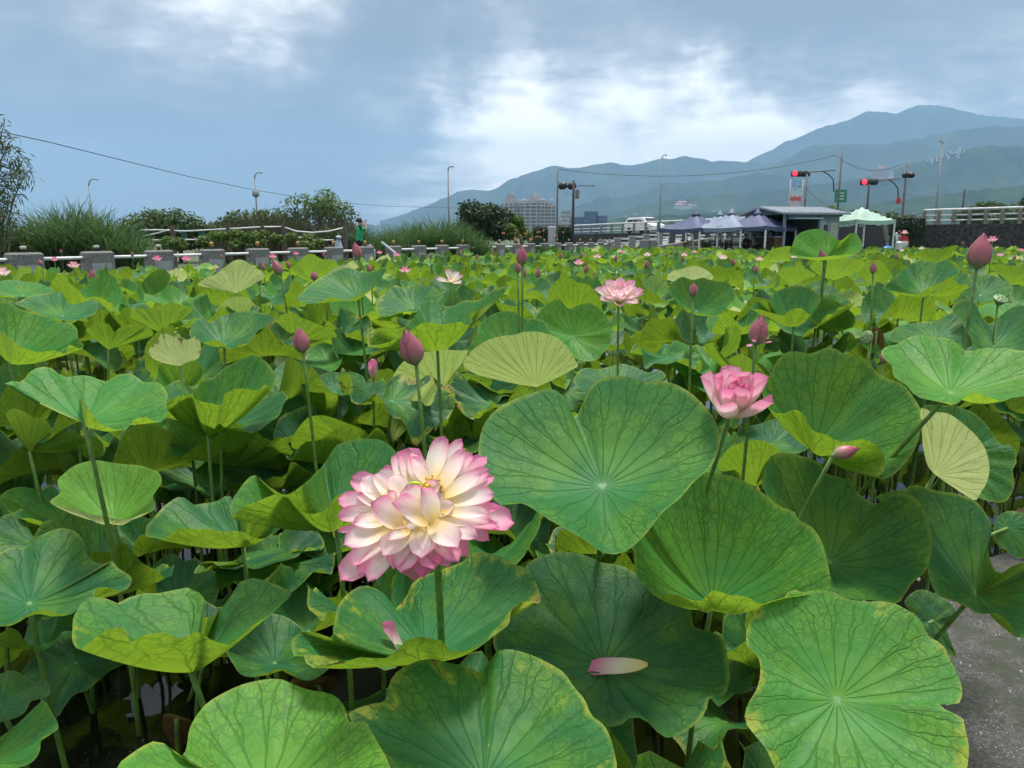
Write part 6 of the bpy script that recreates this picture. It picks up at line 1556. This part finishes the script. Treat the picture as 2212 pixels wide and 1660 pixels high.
hbox('wall', (hw * .345, .06, he - .14), (hw * .57 - .12, .12, .28), M_HUTW); hbox('wall', (hw - .06, hd_ / 2 + .06, he / 2), (.12, hd_ - .12, he), M_HUTW)
hbox('wall', (hw / 2, hd_ - .06, he / 2), (hw - .24, .12, he), M_HUTW); hbox('wall', (.06, hd_ * .78, he / 2), (.12, hd_ * .4, he), M_HUTW)
hbox('floor', (hw / 2, hd_ / 2, .04), (hw - .25, hd_ - .25, .08), M_CONC); hbox('ceiling', (hw / 2, hd_ / 2, he - .03), (hw - .25, hd_ - .25, .05), M_INTR)
hbox('shelf', (hw * .5, hd_ - .4, 1.2), (hw * .7, .4, 1.8), M_INTR)
for x in np.arange(.12, hw - .05, .16): 
    if x > hw * .64: hbox('siding_rib', (x, -.004, he / 2), (.02, .012, he - .02), M_TRIM)
d_o = hbox('door', (hw * .70, -.012, 1.0), (.30, .03, 1.9), M_TRIM); hbox('pane', (0, 0, 0), (.01, .01, .01), M_GLASS, d_o).location = (hw * .70, -.03, 1.35)
wn = hbox('window', (hw * .75, -.014, 1.45), (.34, .03, .62), M_TRIM); hbox('pane', (hw * .75, -.034, 1.45), (.27, .012, .54), M_GLASS, wn)
nb = hbox('notice_board', (hw * .90, -.016, 1.45), (.38, .03, .72), simple('notice_paper', (.60, .58, .46), .7, .1, 10))
for k in range(6): hbox('printed_line', (hw * .90, -.034, 1.68 - k * .095), (.28, .004, .025), M_DARK, nb)
hbox('awning', (hw * .33, -.30, he - .22), (hw * .50, .6, .05), M_TRIM)
# gable roof: ridge along the front, gables left and right
ov = .35; rz_ = he + .36
v = [(-ov, -ov - .1, he - .02), (hw + ov, -ov - .1, he - .02), (hw + ov, hd_ * .5, rz_), (-ov, hd_ * .5, rz_), (-ov, hd_ + ov, he - .02), (hw + ov, hd_ + ov, he - .02)]
v += [(x, y, z + .10) for x, y, z in v]
f = [(0, 3, 2, 1), (3, 4, 5, 2), (6, 7, 8, 9), (9, 8, 11, 10), (0, 1, 7, 6), (1, 2, 8, 7), (2, 5, 11, 8), (5, 4, 10, 11), (4, 3, 9, 10), (3, 0, 6, 9)]
rfo = obj('roof', mesh_np('roof', v, f, M_ROOF, smooth=False), hut)
for k in range(18):
    x = -ov + .12 + k * (hw + 2 * ov - .24) / 17
    MB().tube([(x, -ov - .1, he + .085), (x, hd_ * .5, rz_ + .105)], .018, 4).build('roof_rib', M_ROOF, rfo)
MB().add([(.0, .02, he), (.0, hd_ - .02, he), (.0, hd_ * .5, rz_ - .04), (.1, .02, he), (.1, hd_ - .02, he), (.1, hd_ * .5, rz_ - .04)], [(0, 1, 2), (3, 5, 4), (0, 3, 4, 1), (1, 4, 5, 2), (2, 5, 3, 0)]).build('gable', simple('slate_gable', (.13, .15, .17), .7, .15, 4), hut)
ct = hbox('counter', (-.10, hd_ * .30, .55), (.5, hd_ * .5, 1.0), M_WOOD); hbox('counter_top', (-.12, hd_ * .30, 1.075), (.62, hd_ * .54, .05), M_TRIM, ct)
for k in range(7): MB().lathe([(.04, 0), (.05, .1), (.03, .17), (.02, .22)], 8, (-.12 + rg.uniform(-.1, .1), hd_ * (.1 + .06 * k), 1.1)).build('jar', [M_WOOD, M_GLASS, M_WHITE][k % 3], hut)
# ---- wooden tables and stools under the tents
def wood_table(px, Y, label, rz=0.3):
    b = at(px, 511, Y); root = tag(empty('wooden_table', (b.x, Y, GZ), rz), label, 'table', 'wooden tables under the tents')
    MB().box((0, 0, .76), (1.2, .7, .05)).build('tabletop', M_WOOD, root)
    for sx in (-.52, .52):
        for sy in (-.28, .28): MB().box((sx, sy, .37), (.07, .07, .74)).build('leg', M_WOOD, root)
    for sy in (-.28, .28): MB().box((0, sy, .64), (.97, .03, .1)).build('apron', M_WOOD, root)
def stool(px, Y, label, rz=0):
    b = at(px, 511, Y); root = tag(empty('wooden_chair', (b.x, Y, GZ), rz), label, 'chair', 'wooden chairs under the tents')
    MB().box((0, 0, .45), (.42, .42, .04)).build('seat', M_WOOD, root)
    for sx in (-.18, .18):
        for sy in (-.18, .18): MB().box((sx, sy, .22 if sy < 0 else .46), (.04, .04, .44 if sy < 0 else .92)).build('leg', M_WOOD, root)
    for z in (.62, .84): MB().box((0, .18, z), (.32, .03, .07)).build('back_slat', M_WOOD, root)
for px in (1500, 1548, 1592): wood_table(px, 44.2, 'brown wooden table standing under the navy tents', rg.uniform(-.3, .3))
for px in (1485, 1520, 1535, 1562, 1575, 1607, 1618, 1648): stool(px, 43.8 + rg.uniform(-.4, 1.0), 'brown wooden chair with slatted back under the tents', rg.uniform(-2, 2))
# seated person with orange cap
S = {'pelvis': (0, 0, .50, (.15, .13)), 'belly': (0, 0, .64, (.14, .13)), 'chest': (-.02, 0, .86, (.15, .12)), 'neckb': (0, 0, 1.01, .06), 'neck': (.02, 0, 1.06, .05), 'head': (.03, 0, 1.14, (.082, .09)), 'crown': (.03, 0, 1.21, .06), 'nose': (.115, 0, 1.14, .015),
     'shl': (0, .15, .95, .06), 'ell': (.08, .19, .70, .045), 'wrl': (.28, .12, .74, .032), 'hal': (.36, .08, .76, .035), 'shr': (0, -.15, .95, .06), 'elr': (.08, -.19, .70, .045), 'wrr': (.28, -.12, .74, .032), 'har': (.36, -.08, .76, .035),
     'hipl': (.08, .09, .50, .09), 'knl': (.42, .10, .50, .065), 'anl': (.42, .10, .09, .045), 'tol': (.56, .10, .04, .035), 'hipr': (.08, -.09, .50, .09), 'knr': (.42, -.10, .50, .065), 'anr': (.42, -.10, .09, .045), 'tor': (.56, -.10, .04, .035)}
M_BLKS = simple('black_shirt', (.018, .018, .02), .8, .2, 8); M_ORNG = simple('orange_cloth', (.62, .12, .03), .7, .1, 8); M_PINK = simple('pale_pink_shirt', (.55, .36, .38), .7, .1, 8)
p = at(1612, 511, 43.2)
MB_seat = stool(1612, 43.2, 'brown wooden chair with slatted back under the tents', R(-90))
person((p.x, p.y, GZ), R(200), S, GB, [M_SKIN, M_BLKS, M_NAVYP, M_BLACK], 'seated person in black wearing an orange cap at the hut counter', [('cap', hair_cap((.03, 0, 1.16), .10), M_ORNG)])
p = at(1628, 511, 43.0); stool(1628, 43.0, 'brown wooden chair with slatted back under the tents', R(90))
person((p.x, p.y, GZ), R(-30), S, GB, [M_SKIN, M_PINK, M_NAVYP, M_BLACK], 'seated person in pale pink shirt leaning by the counter', [('hair', hair_cap((.02, 0, 1.155), .098), M_HAIR)])
# two standing people right of the mint tent
ST = dict(G); ST.update({'ell': (.05, .20, 1.08, .05), 'wrl': (.16, .16, .90, .035), 'hal': (.20, .14, .84, .036), 'elr': (.05, -.20, 1.08, .05), 'wrr': (.16, -.16, .90, .035), 'har': (.20, -.14, .84, .036)})
M_BLUEJ = simple('blue_white_jacket', (.10, .42, .62), .6, .25, 4, c2=(.62, .70, .74)); M_REDS = simple('red_shirt', (.48, .03, .035), .7, .12, 8); M_PHAT = simple('pink_hat', (.68, .30, .28), .7, .08, 8); M_OFFW = simple('off_white_cloth', (.62, .64, .60), .7, .1, 6)
M_BEIGE = simple('beige_trousers', (.42, .40, .36), .8, .1, 6)
p = at(1941, 511, 41.5)
person((p.x, p.y, GZ - .25), R(-60), ST, GB, [M_SKIN, M_BLUEJ, M_BEIGE, M_BLACK], 'person in blue and white jacket standing next to the red-dressed one', [('hair', hair_cap((.03, 0, 1.545), .095), M_HAIR), ('hood', MB().lathe([(.04, -.08), (.11, 0), (.09, .10), (.02, .14)], 10, (-.10, 0, 1.42)), M_OFFW)])
p = at(1953, 511, 41.2)
hat = MB().lathe([(.20, -.02), (.19, .0), (.115, .02), (.105, .10), (.08, .13), (.01, .14)], 14, (.04, 0, 1.55))
bag = MB().cbox((.12, -.24, .92), (.42, .26, .42), .07)
apron = MB().lathe([(.165, 0), (.19, .12), (.20, .30), (.185, .42)], 14, (.01, 0, .72))
person((p.x, p.y, GZ - .28), R(-100), ST, GB, [M_SKIN, M_REDS, M_REDS, M_OFFW], 'person in red clothes, pink bucket hat and white apron with white bag', [('hat', hat, M_PHAT), ('bag', bag, M_OFFW), ('apron', apron, M_OFFW)])
# blue bag on the ground by the mint tent leg
p = at(1919, 511, 42.5); o = MB().cbox((0, 0, .30), (.55, .4, .6), .12).tube([(-.12, 0, .58), (0, 0, .72), (.12, 0, .58)], .02, 6).build('blue_bag', simple('blue_plastic', (.03, .22, .50), .4), None, (p.x, p.y, GZ)); tag(o, 'bright blue plastic bag lying near the mint tent', 'bag')

# ---- embankment road with guard rail, ramp railing, stone wall
EA, EB = Vector((2.6, 100, 0)), Vector((38.0, 38.8, 0))
ed = (EB - EA).normalized(); en = Vector((-ed.y, ed.x, 0)); EL = (EB - EA).length
if en.y < 0: en = -en
def eroad(px):
    k = (px - CX) / (FPX / CP); # X = k*Y on the line
    t = (k * EA.y - EA.x) / ((EB.x - EA.x) - k * (EB.y - EA.y)); return EA.lerp(EB, t), t * EL
def edz(s): return 1.62 + .72 * min(1, s / 52.)
n_ = 24; v = []; f = []
for i in range(n_ + 1):
    s = EL * i / n_; c = EA + ed * s; z = edz(s)
    v += [(c.x - en.x * .4, c.y - en.y * .4, GZ - .05), (c.x - en.x * .35, c.y - en.y * .35, z), (c.x + en.x * 9, c.y + en.y * 9, z), (c.x + en.x * 12, c.y + en.y * 12, GZ - .05)]
for i in range(n_):
    for k in range(3): f.append((4 * i + k, 4 * i + k + 1, 4 * i + k + 5, 4 * i + k + 4))
tag(obj('embankment_road', mesh_np('embankment_road', v, f, M_ASPH, smooth=False)), kind='structure')
M_STONE = simple('dark_stone', (.055, .050, .047), .95, .45, 4.5, bump=1.0, detail=3)
def wall_strip(name, px0, px1, label, mat, zt_off, thick=.25, front=.65):
    a, s0 = eroad(px0); b, s1 = eroad(px1); a = a - en * front; b = b - en * front
    root_loc = (a + b) / 2; v = []
    for c, s in ((a, s0), (b, s1)):
        for o_ in (0, thick):
            for z in (0, edz(s) + zt_off - GZ): v.append(c + en * o_ - root_loc + Vector((0, 0, z)))
    o = obj(name, mesh_np(name, v, [(0, 1, 5, 4), (2, 6, 7, 3), (1, 3, 7, 5), (0, 4, 6, 2), (0, 2, 3, 1), (4, 5, 7, 6)], mat, smooth=False), None, root_loc + Vector((0, 0, GZ - .02)))
    return tag(o, label, 'wall')
wall_strip('retaining_wall', 1990, 2420, 'dark stone retaining wall under the white-railed embankment', M_STONE, -.02)
wall_strip('retaining_wall', 1150, 1660, 'low dark wall below the van\'s guard rail', M_STONE, -.02)
def guard(px0, px1, spacing, label, PHt=1.0):
    a, s0 = eroad(px0); b, s1 = eroad(px1); n_ = int((s1 - s0) / spacing)
    root = tag(empty('guard_rail', a + Vector((0, 0, edz(s0)))), label, 'railing'); L = Vector(root.location)
    pm = MB().cbox((0, 0, PHt / 2 - .05), (.20, .20, PHt + .1), .02).mesh('post', simple('tan_concrete' + label[:3], (.24, .21, .17), .9, .2, 6))
    an = math.atan2(ed.y, ed.x); pts = []
    for i in range(n_ + 1):
        c = EA + ed * (s0 + i * spacing) - en * .15; z = edz(s0 + i * spacing); pts.append(Vector((c.x, c.y, z)))
        o = obj('post', pm, root, Vector((c.x, c.y, z)) - L); o.rotation_euler = (0, 0, an)
    for i in range(n_):
        for hz, r_ in ((.28, .05), (.62, .05), (PHt + .04, .075)):
            pa_, pb_ = pts[i] - L, pts[i + 1] - L
            dv = (pb_ - pa_).normalized() * (.09 if hz < .9 else 0)
            MB().tube([pa_ + dv + Vector((0, 0, hz)), pb_ - dv + Vector((0, 0, hz))], r_, 8).build('rail', M_RAILP, root)
guard(1238, 1668, 1.9, 'white triple-rail guard with tan posts in front of the van')
guard(1995, 2330, 1.05, 'white triple-rail guard with tan posts above the dark stone wall', .95)
guard(1838, 1925, 1.2, 'short white-railed guard section behind the mint tent', .8)
# leaning concrete props (stair stringers) beside the gap
for px, lbl in ((1926, 'pale sloping concrete stair side beside the dark hedge'), (1992, 'pale sloping concrete stair side next to the stone wall')):
    c, s = eroad(px); c = c - en * .9; z = edz(s)
    o = MB().box((0, 0, 0), (.22, .28, 2.3), 0, 0, R(-16)).build('stair_side', M_CONC, None, Vector((c.x + .1, c.y, z - .35))); tag(o, lbl, 'stair side')
def hedge(px0, px1, pyt, pyb, Y, label, mat=M_TREED, n=1600, dep=.5):
    a, b = at(px0, pyt, Y), at(px1, pyb, Y); root = tag(empty('hedge', ((a.x + b.x) / 2, Y, GZ)), label, 'hedge'); c = []
    for k in range(14): c.append((Vector((a.x + (b.x - a.x) * (k + .5) / 14, Y + dep * rg.uniform(-.5, .5), (a.z + max(GZ, b.z)) / 2)), (b.x - a.x) / 16, dep, (a.z - max(GZ, b.z)) / 2))
    veg('foliage', root, leaf_mass(rg, c, n, .12, 1.6), mat)
    MB().box((0, 0, (a.z - GZ) / 2), ((b.x - a.x) * .9, dep * .8, (a.z - GZ) * .86)).build('twig_core', M_TREED, root)
hedge(1925, 1996, 467, 520, 53, 'dark clipped hedge between the two stair sides', n=2400)
hedge(1152, 1183, 489, 510, 60, 'small dark clipped hedge left of the white stone slab')
hedge(1204, 1236, 487, 512, 56, 'dark clipped hedge between the two utility poles')
o = MB().cbox((0, 0, .9), (.5, .25, 1.8), .04).build('stone_slab', simple('pale_stone', (.46, .50, .55), .7, .1, 5), None, (at(1192, 511, 57).x, 57, GZ + .0)); tag(o, 'upright pale stone slab between two clipped hedges', 'slab'); o.scale = (1, 1, 1.0)
for (x0, x1, yt, lbl) in ((1822, 1862, 452, 'round green treetop behind the mint tent'), (1862, 1915, 463, 'dull green trees behind the second signal pole'), (1915, 1990, 466, 'low green trees left of the tall lamp')):
    shrub(x0, x1, yt - 8, 500, 68, 1500, .26, M_BUSH, lbl, 'tree', 10, 'tree')
shrub(1785, 1802, 441, 470, 66, 250, .22, M_BUSHL, 'tiny bright treetop over the hut roof', 'tree', 5, 'tree')
for k, (x0, x1, yt) in enumerate(((2070, 2130, 440), (2110, 2180, 430), (2160, 2240, 423), (2210, 2290, 420))):
    shrub(x0, x1, yt, 500, 110 + 4 * k, 2600, .5, M_BUSH, ['low green tree beside the short dark pole above the embankment', 'broad green tree beyond the embankment railing', 'tall green tree mass beyond the stone wall', 'green tree beyond the stone wall\'s end'][k], 'tree', 16, 'tree', depth=3)
# ramp railing behind the tents: dark posts with white bars
ra, rb2 = at(1300, 511, 48), at(1672, 511, 66)
rr = tag(empty('ramp_railing', (ra.x, ra.y, GZ)), 'ramp railing with dark weathered posts and white bars behind the tents', 'railing')
n_ = 15; an = math.atan2(rb2.y - ra.y, rb2.x - ra.x); sp_ = Vector((rb2.x - ra.x, rb2.y - ra.y, 0)) / n_
def rz_at(i): return .10 + .95 * min(1, i / 8.)
pm = MB().cbox((0, 0, .42), (.60, .24, .95), .03).mesh('post', simple('weathered_dark', (.075, .075, .08), .9, .3, 5)); pmg = MB().cbox((0, 0, .42), (.60, .24, .95), .03).mesh('post', M_CONC)
M_YEL = simple('yellow_paint', (.55, .42, .05), .6, .15, 6)
for i in range(n_ + 1):
    o = obj('post', pmg if i < 5 else pm, rr, sp_ * i + Vector((0, 0, rz_at(i) - .1))); o.rotation_euler = (0, 0, an)
    if i < n_:
        for hz in (.28, .52, .78): MB().box((0, 0, 0), (sp_.length - .62, .05, .12)).build('rail', M_WHITE, rr, sp_ * (i + .5) + Vector((0, 0, (rz_at(i) + rz_at(i + 1)) / 2 - .1 + hz))).rotation_euler = (0, 0, an)
    if i > 6:
        for j in range(2): MB().box((0, -.13, .0), (.22, .04, .18), 0, 0, R(25)).build('stripe', M_YEL, rr, sp_ * (i + .5 * j) + Vector((0, 0, rz_at(i) + .82))).rotation_euler = (0, 0, an)
v = []; f = []
for i in range(n_ + 1):
    c = sp_ * i; nn_ = Vector((-sp_.y, sp_.x, 0)).normalized()
    for o_ in (-.5, 3.0): v += [c + nn_ * o_ + Vector((0, 0, -.1)), c + nn_ * o_ + Vector((0, 0, rz_at(i) - .05))]
for i in range(n_):
    b = 4 * i; f += [(b, b + 4, b + 5, b + 1), (b + 1, b + 5, b + 7, b + 3), (b + 3, b + 7, b + 6, b + 2)]
o = obj('ramp', mesh_np('ramp', [p + Vector((ra.x, ra.y, GZ)) for p in v], f, M_CONC, smooth=False)); tag(o, kind='structure')
for px, lbl in ((1392, 'squat weathered concrete pillar at the ramp foot'), (1414, 'weathered concrete pillar joined to the squat one')):
    p = at(px, 511, 45.5); o = MB().cbox((0, 0, .45), (.52, .4, .95), .03).build('pillar', M_CONC, None, (p.x, p.y, GZ - .02)); tag(o, lbl, 'pillar')
# ---- van
vc, vs = eroad(1366); vc = vc + en * 1.6
van = tag(empty('van', (vc.x, vc.y, edz(vs)), math.atan2(ed.y, ed.x)), 'white minivan driving along the embankment behind the guard rail', 'van'); van.scale = (1, 1, .88)
M_VAN = simple('white_car_paint', (.74, .75, .76), .22, .03, 1); 
prof = [(-2.35, .35), (-2.40, .80), (-2.28, 1.15), (-2.0, 1.72), (-1.6, 1.86), (.2, 1.88), (.75, 1.78), (1.45, 1.18), (2.15, .98), (2.38, .70), (2.40, .40), (2.1, .28), (-2.1, .28)]
nP = len(prof); v = []; f = []
for k, (y, sh) in enumerate(((-.90, .93), (-.86, 1.0), (.86, 1.0), (.90, .93))):
    for (x, z) in prof:
        inn = .12 * max(0, (z - 1.1)) * (1 if y > 0 else -1)
        v.append((x * (.985 if k in (0, 3) else 1), y - inn, .28 + (z - .28) * sh if k in (0, 3) else z))
for k in range(3):
    for i in range(nP): f.append((k * nP + i, k * nP + (i + 1) % nP, (k + 1) * nP + (i + 1) % nP, (k + 1) * nP + i))
f += [tuple(range(nP - 1, -1, -1)), tuple(range(3 * nP, 4 * nP))]
bd = obj('body', mesh_np('body', v, f, M_VAN, smooth=False), van)
for s in (-1, 1):
    for nme, pl in (('rear_window', [(-1.95, 1.22), (-1.75, 1.58), (-.95, 1.60), (-.95, 1.22)]), ('middle_window', [(-.88, 1.22), (-.88, 1.60), (.02, 1.60), (.02, 1.22)]), ('front_window', [(.10, 1.22), (.10, 1.58), (.50, 1.52), (1.15, 1.20)])):
        vv = [(x, s * (.895 - .12 * max(0, z - 1.1) + .012), z) for x, z in pl] + [(x, s * (.86 - .12 * max(0, z - 1.1)), z) for x, z in pl]
        MB().add(vv, [(0, 1, 2, 3), (4, 7, 6, 5), (0, 4, 5, 1), (1, 5, 6, 2), (2, 6, 7, 3), (3, 7, 4, 0)]).build(nme, M_GLASS, van)
    for x in (-1.45, 1.45):
        w_ = MB().lathe([(.20, -.1), (.32, -.1), (.34, -.06), (.34, .06), (.32, .1), (.20, .1)], 18).build('wheel', M_BLACK, van); w_.location = (x, s * .84, .33); w_.rotation_euler = (R(90), 0, 0)
        MB().lathe([(.03, -.105), (.2, -.09), (.21, .09), (.03, .105)], 14).build('rim', M_STEEL, w_)
    MB().cbox((2.22, s * .62, .78), (.22, .4, .16), .03).build('headlight', M_TRIM, van); MB().cbox((.75, s * 1.02, 1.15), (.14, .2, .18), .03).build('wing_mirror', M_VAN, van)
vv = [(.82, -.70, 1.74), (.82, .70, 1.74), (1.42, .80, 1.21), (1.42, -.80, 1.21)]; MB().add([(x + .03, y, z + .03) for x, y, z in vv] + vv, [(0, 1, 2, 3), (4, 7, 6, 5), (0, 4, 5, 1), (1, 5, 6, 2), (2, 6, 7, 3), (3, 7, 4, 0)]).build('windscreen', M_GLASS, van)
for s in (-.62, .62): MB().tube([(-1.5, s, 1.93), (.1, s, 1.95)], .03, 6).build('roof_rail', M_DARK, van)

# ---- far buildings
M_APT = simple('apartment_render', (.46, .42, .40), .8, .12, .3); M_APTW = simple('apartment_glass', (.10, .12, .15), .3, .2, .5); M_APTL = simple('apartment_light', (.60, .57, .54), .8, .08, .3)
Ya = 720; ka = Ya / (FPX / CP); ap0 = at(1147, 511, Ya)
apt = tag(empty('apartment_block', (ap0.x, Ya, GZ), 0), 'tall grey-beige apartment block with gabled roof frames behind the round tree', 'building')
def ablk(x0, x1, yt, dy=0, dep=14, nm='tower', m_=None):
    xa, xb = (x0 - 1147) * ka, (x1 - 1147) * ka; h = (511 - yt) * ka + 1.1
    return MB().box(((xa + xb) / 2, dy + dep / 2, h / 2), (xb - xa, dep, h)).build(nm, m_ or M_APT, apt), xa, xb, h
for (x0, x1, yt, dy) in ((1090, 1118, 432, 4), (1096, 1112, 426, 6), (1122, 1145, 436, 1), (1145, 1160, 432, 0), (1150, 1168, 427, 5), (1160, 1184, 434, 1.5), (1182, 1200, 440, 2.5), (1112, 1124, 441, 6)):
    o, xa, xb, h = ablk(x0, x1, yt, dy)
    nfl = int(h / 3.2); nw = max(1, int((xb - xa) / 3.4))
    for fl in range(1, nfl):
        for k in range(nw):
            x = xa + (k + .5) * (xb - xa) / nw
            MB().box((x, dy - .12, fl * 3.2 + 1.2), ((xb - xa) / nw * .66, .22, 1.5)).build('window', M_APTW, o)
        MB().box(((xa + xb) / 2, dy - .45, fl * 3.2 - .1), ((xb - xa) * .96, .9, .5)).build('balcony', M_APTL, o)
for (xc, yb, yt) in ((1104, 427, 419), (1156, 428, 419)):
    x = (xc - 1147) * ka; zb, zt = (511 - yb) * ka + 1.1, (511 - yt) * ka + 1.1
    MB().tube([(x - 3.6, 5, zb), (x, 5, zt), (x + 3.6, 5, zb)], .5, 6).build('roof_frame', M_APT, apt); MB().box((x, 8, (zb + zt) / 2 - .6), (2.6, 3, zt - zb)).build('roof_house', M_APTL, apt)
for xc in (1131, 1172, 1191):
    x = (xc - 1147) * ka; zb = (511 - 438) * ka + 1.1; MB().tube([(x - 4.5, 1.5, zb), (x, 1.5, zb + 2.4), (x + 4.5, 1.5, zb)], .4, 6).build('roof_frame', M_APTL, apt)
M_BLUEB = simple('blue_netting', (.10, .17, .26), .7, .2, .2)
from mathutils.bvhtree import BVHTree as _BVH
MTB = [_BVH.FromPolygons([Vector(q) for q in v_], f_) for v_, f_ in MTN]
def on_slope(px, py, fallback):
    best = None
    for b_ in MTB:
        h_ = b_.ray_cast(EYE, ray(px, py))
        if h_[0] is not None and (best is None or h_[3] < best[1]): best = (h_[0], h_[3])
    return best[0].y - 4.0 if best else fallback
def far_house(px0, px1, pt, pb, Y, mat, label, roof=None, group=None, rows=2, cols=4, glass=None):
    a, b = at(px0, pb, Y), at(px1, pt, Y); w_, h_ = b.x - a.x, b.z - a.z
    root = tag(empty('building', ((a.x + b.x) / 2, Y, a.z)), label, 'building', group)
    o = MB().box((0, w_ * .25, h_ / 2 - h_ * .15), (w_, w_ * .5, h_ * 1.3)).build('wall', mat, root)
    if roof is not None:
        MB().add([(-w_ * .53, -w_ * .03, h_), (w_ * .53, -w_ * .03, h_), (w_ * .53, w_ * .53, h_), (-w_ * .53, w_ * .53, h_), (-w_ * .4, w_ * .25, h_ * 1.35), (w_ * .4, w_ * .25, h_ * 1.35)], [(0, 1, 5, 4), (1, 2, 5), (2, 3, 4, 5), (3, 0, 4), (3, 2, 1, 0)]).build('roof', roof, root)
    for r_ in range(rows):
        for c in range(cols): MB().box((-w_ / 2 + (c + .5) * w_ / cols, -w_ * .004, h_ * (r_ + .5) / rows), (w_ / cols * .55, w_ * .02, h_ / rows * .45)).build('window', glass or M_APTW, root)
for (x0, x1, t_, b_, l) in ((1212, 1232, 455, 500, 'beige office block beyond the slim utility pole'), (1205, 1212, 478, 500, 'small beige building beside the slim utility pole')):
    far_house(x0, x1, t_, b_, 640, M_APT, l, rows=5, cols=4)
for (x0, x1, t_, l) in ((1218, 1262, 469, 'low building wrapped in blue netting'), (1262, 1292, 457, 'tallest block in blue construction netting'), (1286, 1312, 466, 'right end building under blue netting')):
    far_house(x0, x1, t_, 500, 660, M_BLUEB, l, rows=4, cols=5, glass=simple('net_dark' + l[:4], (.06, .10, .17), .7))
M_PINKR = simple('salmon_roof', (.42, .20, .14), .8, .15, .1); M_WHITB = simple('white_render', (.62, .60, .58), .8, .08, .1); M_SALW = simple('salmon_wall', (.50, .32, .26), .8, .1, .1)
Yh = 1480
for k, (x0, x1, t_, b_, m_, rf_) in enumerate(((1459, 1476, 442, 449, M_WHITB, M_PINKR), (1464, 1484, 437, 444, M_SALW, M_PINKR), (1474, 1488, 445, 452, M_WHITB, None), (1486, 1496, 443, 449, M_WHITB, M_PINKR), (1496, 1505, 441, 446, M_WHITB, None))):
    far_house(x0, x1, t_, b_, on_slope((x0 + x1) / 2, b_, Yh) - 12 * (5 - k), m_, 'salmon-roofed white villa in the cluster on the lower green hill', rf_, 'villas on the lower hill', 2, 4)
for k, (x0, x1, t_, b_, m_, rf_) in enumerate(((1885, 1900, 368, 381, M_SALW, None), (1896, 1912, 364, 382, M_SALW, M_PINKR), (1908, 1922, 367, 382, M_SALW, None), (1920, 1932, 370, 382, M_WHITB, None))):
    far_house(x0, x1, t_, b_, on_slope((x0 + x1) / 2, b_, 2700) - 12 * (4 - k), m_, 'pinkish large building in the compound on the mountain slope', rf_, 'pink compound on the slope', 3, 4)
for k in range(34):
    u = rg.random(); px = 2000 + 88 * u; py = 350 - 26 * u + rg.gauss(0, 4); w_ = rg.uniform(3.0, 5.5)
    far_house(px, px + w_, py - rg.uniform(2.2, 4.5), py + .6, on_slope(px + 2, py + .6, 3150), M_WHITB, 'tiny white house in the terraced village high on the slope', None, 'white houses of the slope village', 1, 2)
for (x, y) in ((1350, 468), (1396, 466), (1538, 457), (1710, 453), (1370, 464)):
    far_house(x, x + 7, y - 2.5, y + 1, on_slope(x + 3, y + 1, 1560), M_WHITB, 'lone small white house on the lower green hill', None, 'lone white houses on the hill', 1, 2)

# ---- the hazy air
m_ = bpy.data.materials.new('haze'); m_.use_nodes = True; t = NT(m_.node_tree)
for n_ in list(t.n): t.n.remove(n_)
out = t.node('ShaderNodeOutputMaterial'); pv = t.node('ShaderNodeVolumePrincipled')
pv.inputs['Color'].default_value = (.39, .67, 1.0, 1); pv.inputs['Density'].default_value = HAZE
t.l.new(pv.outputs[0], out.inputs['Volume'])
hz = MB().box((0, 0, 675), (24000, 24000, 1356)).build('haze', m_); hz.location = (0, 0, 1.2)
tag(hz, 'pale blue air haze over the valley', 'haze', kind='stuff')
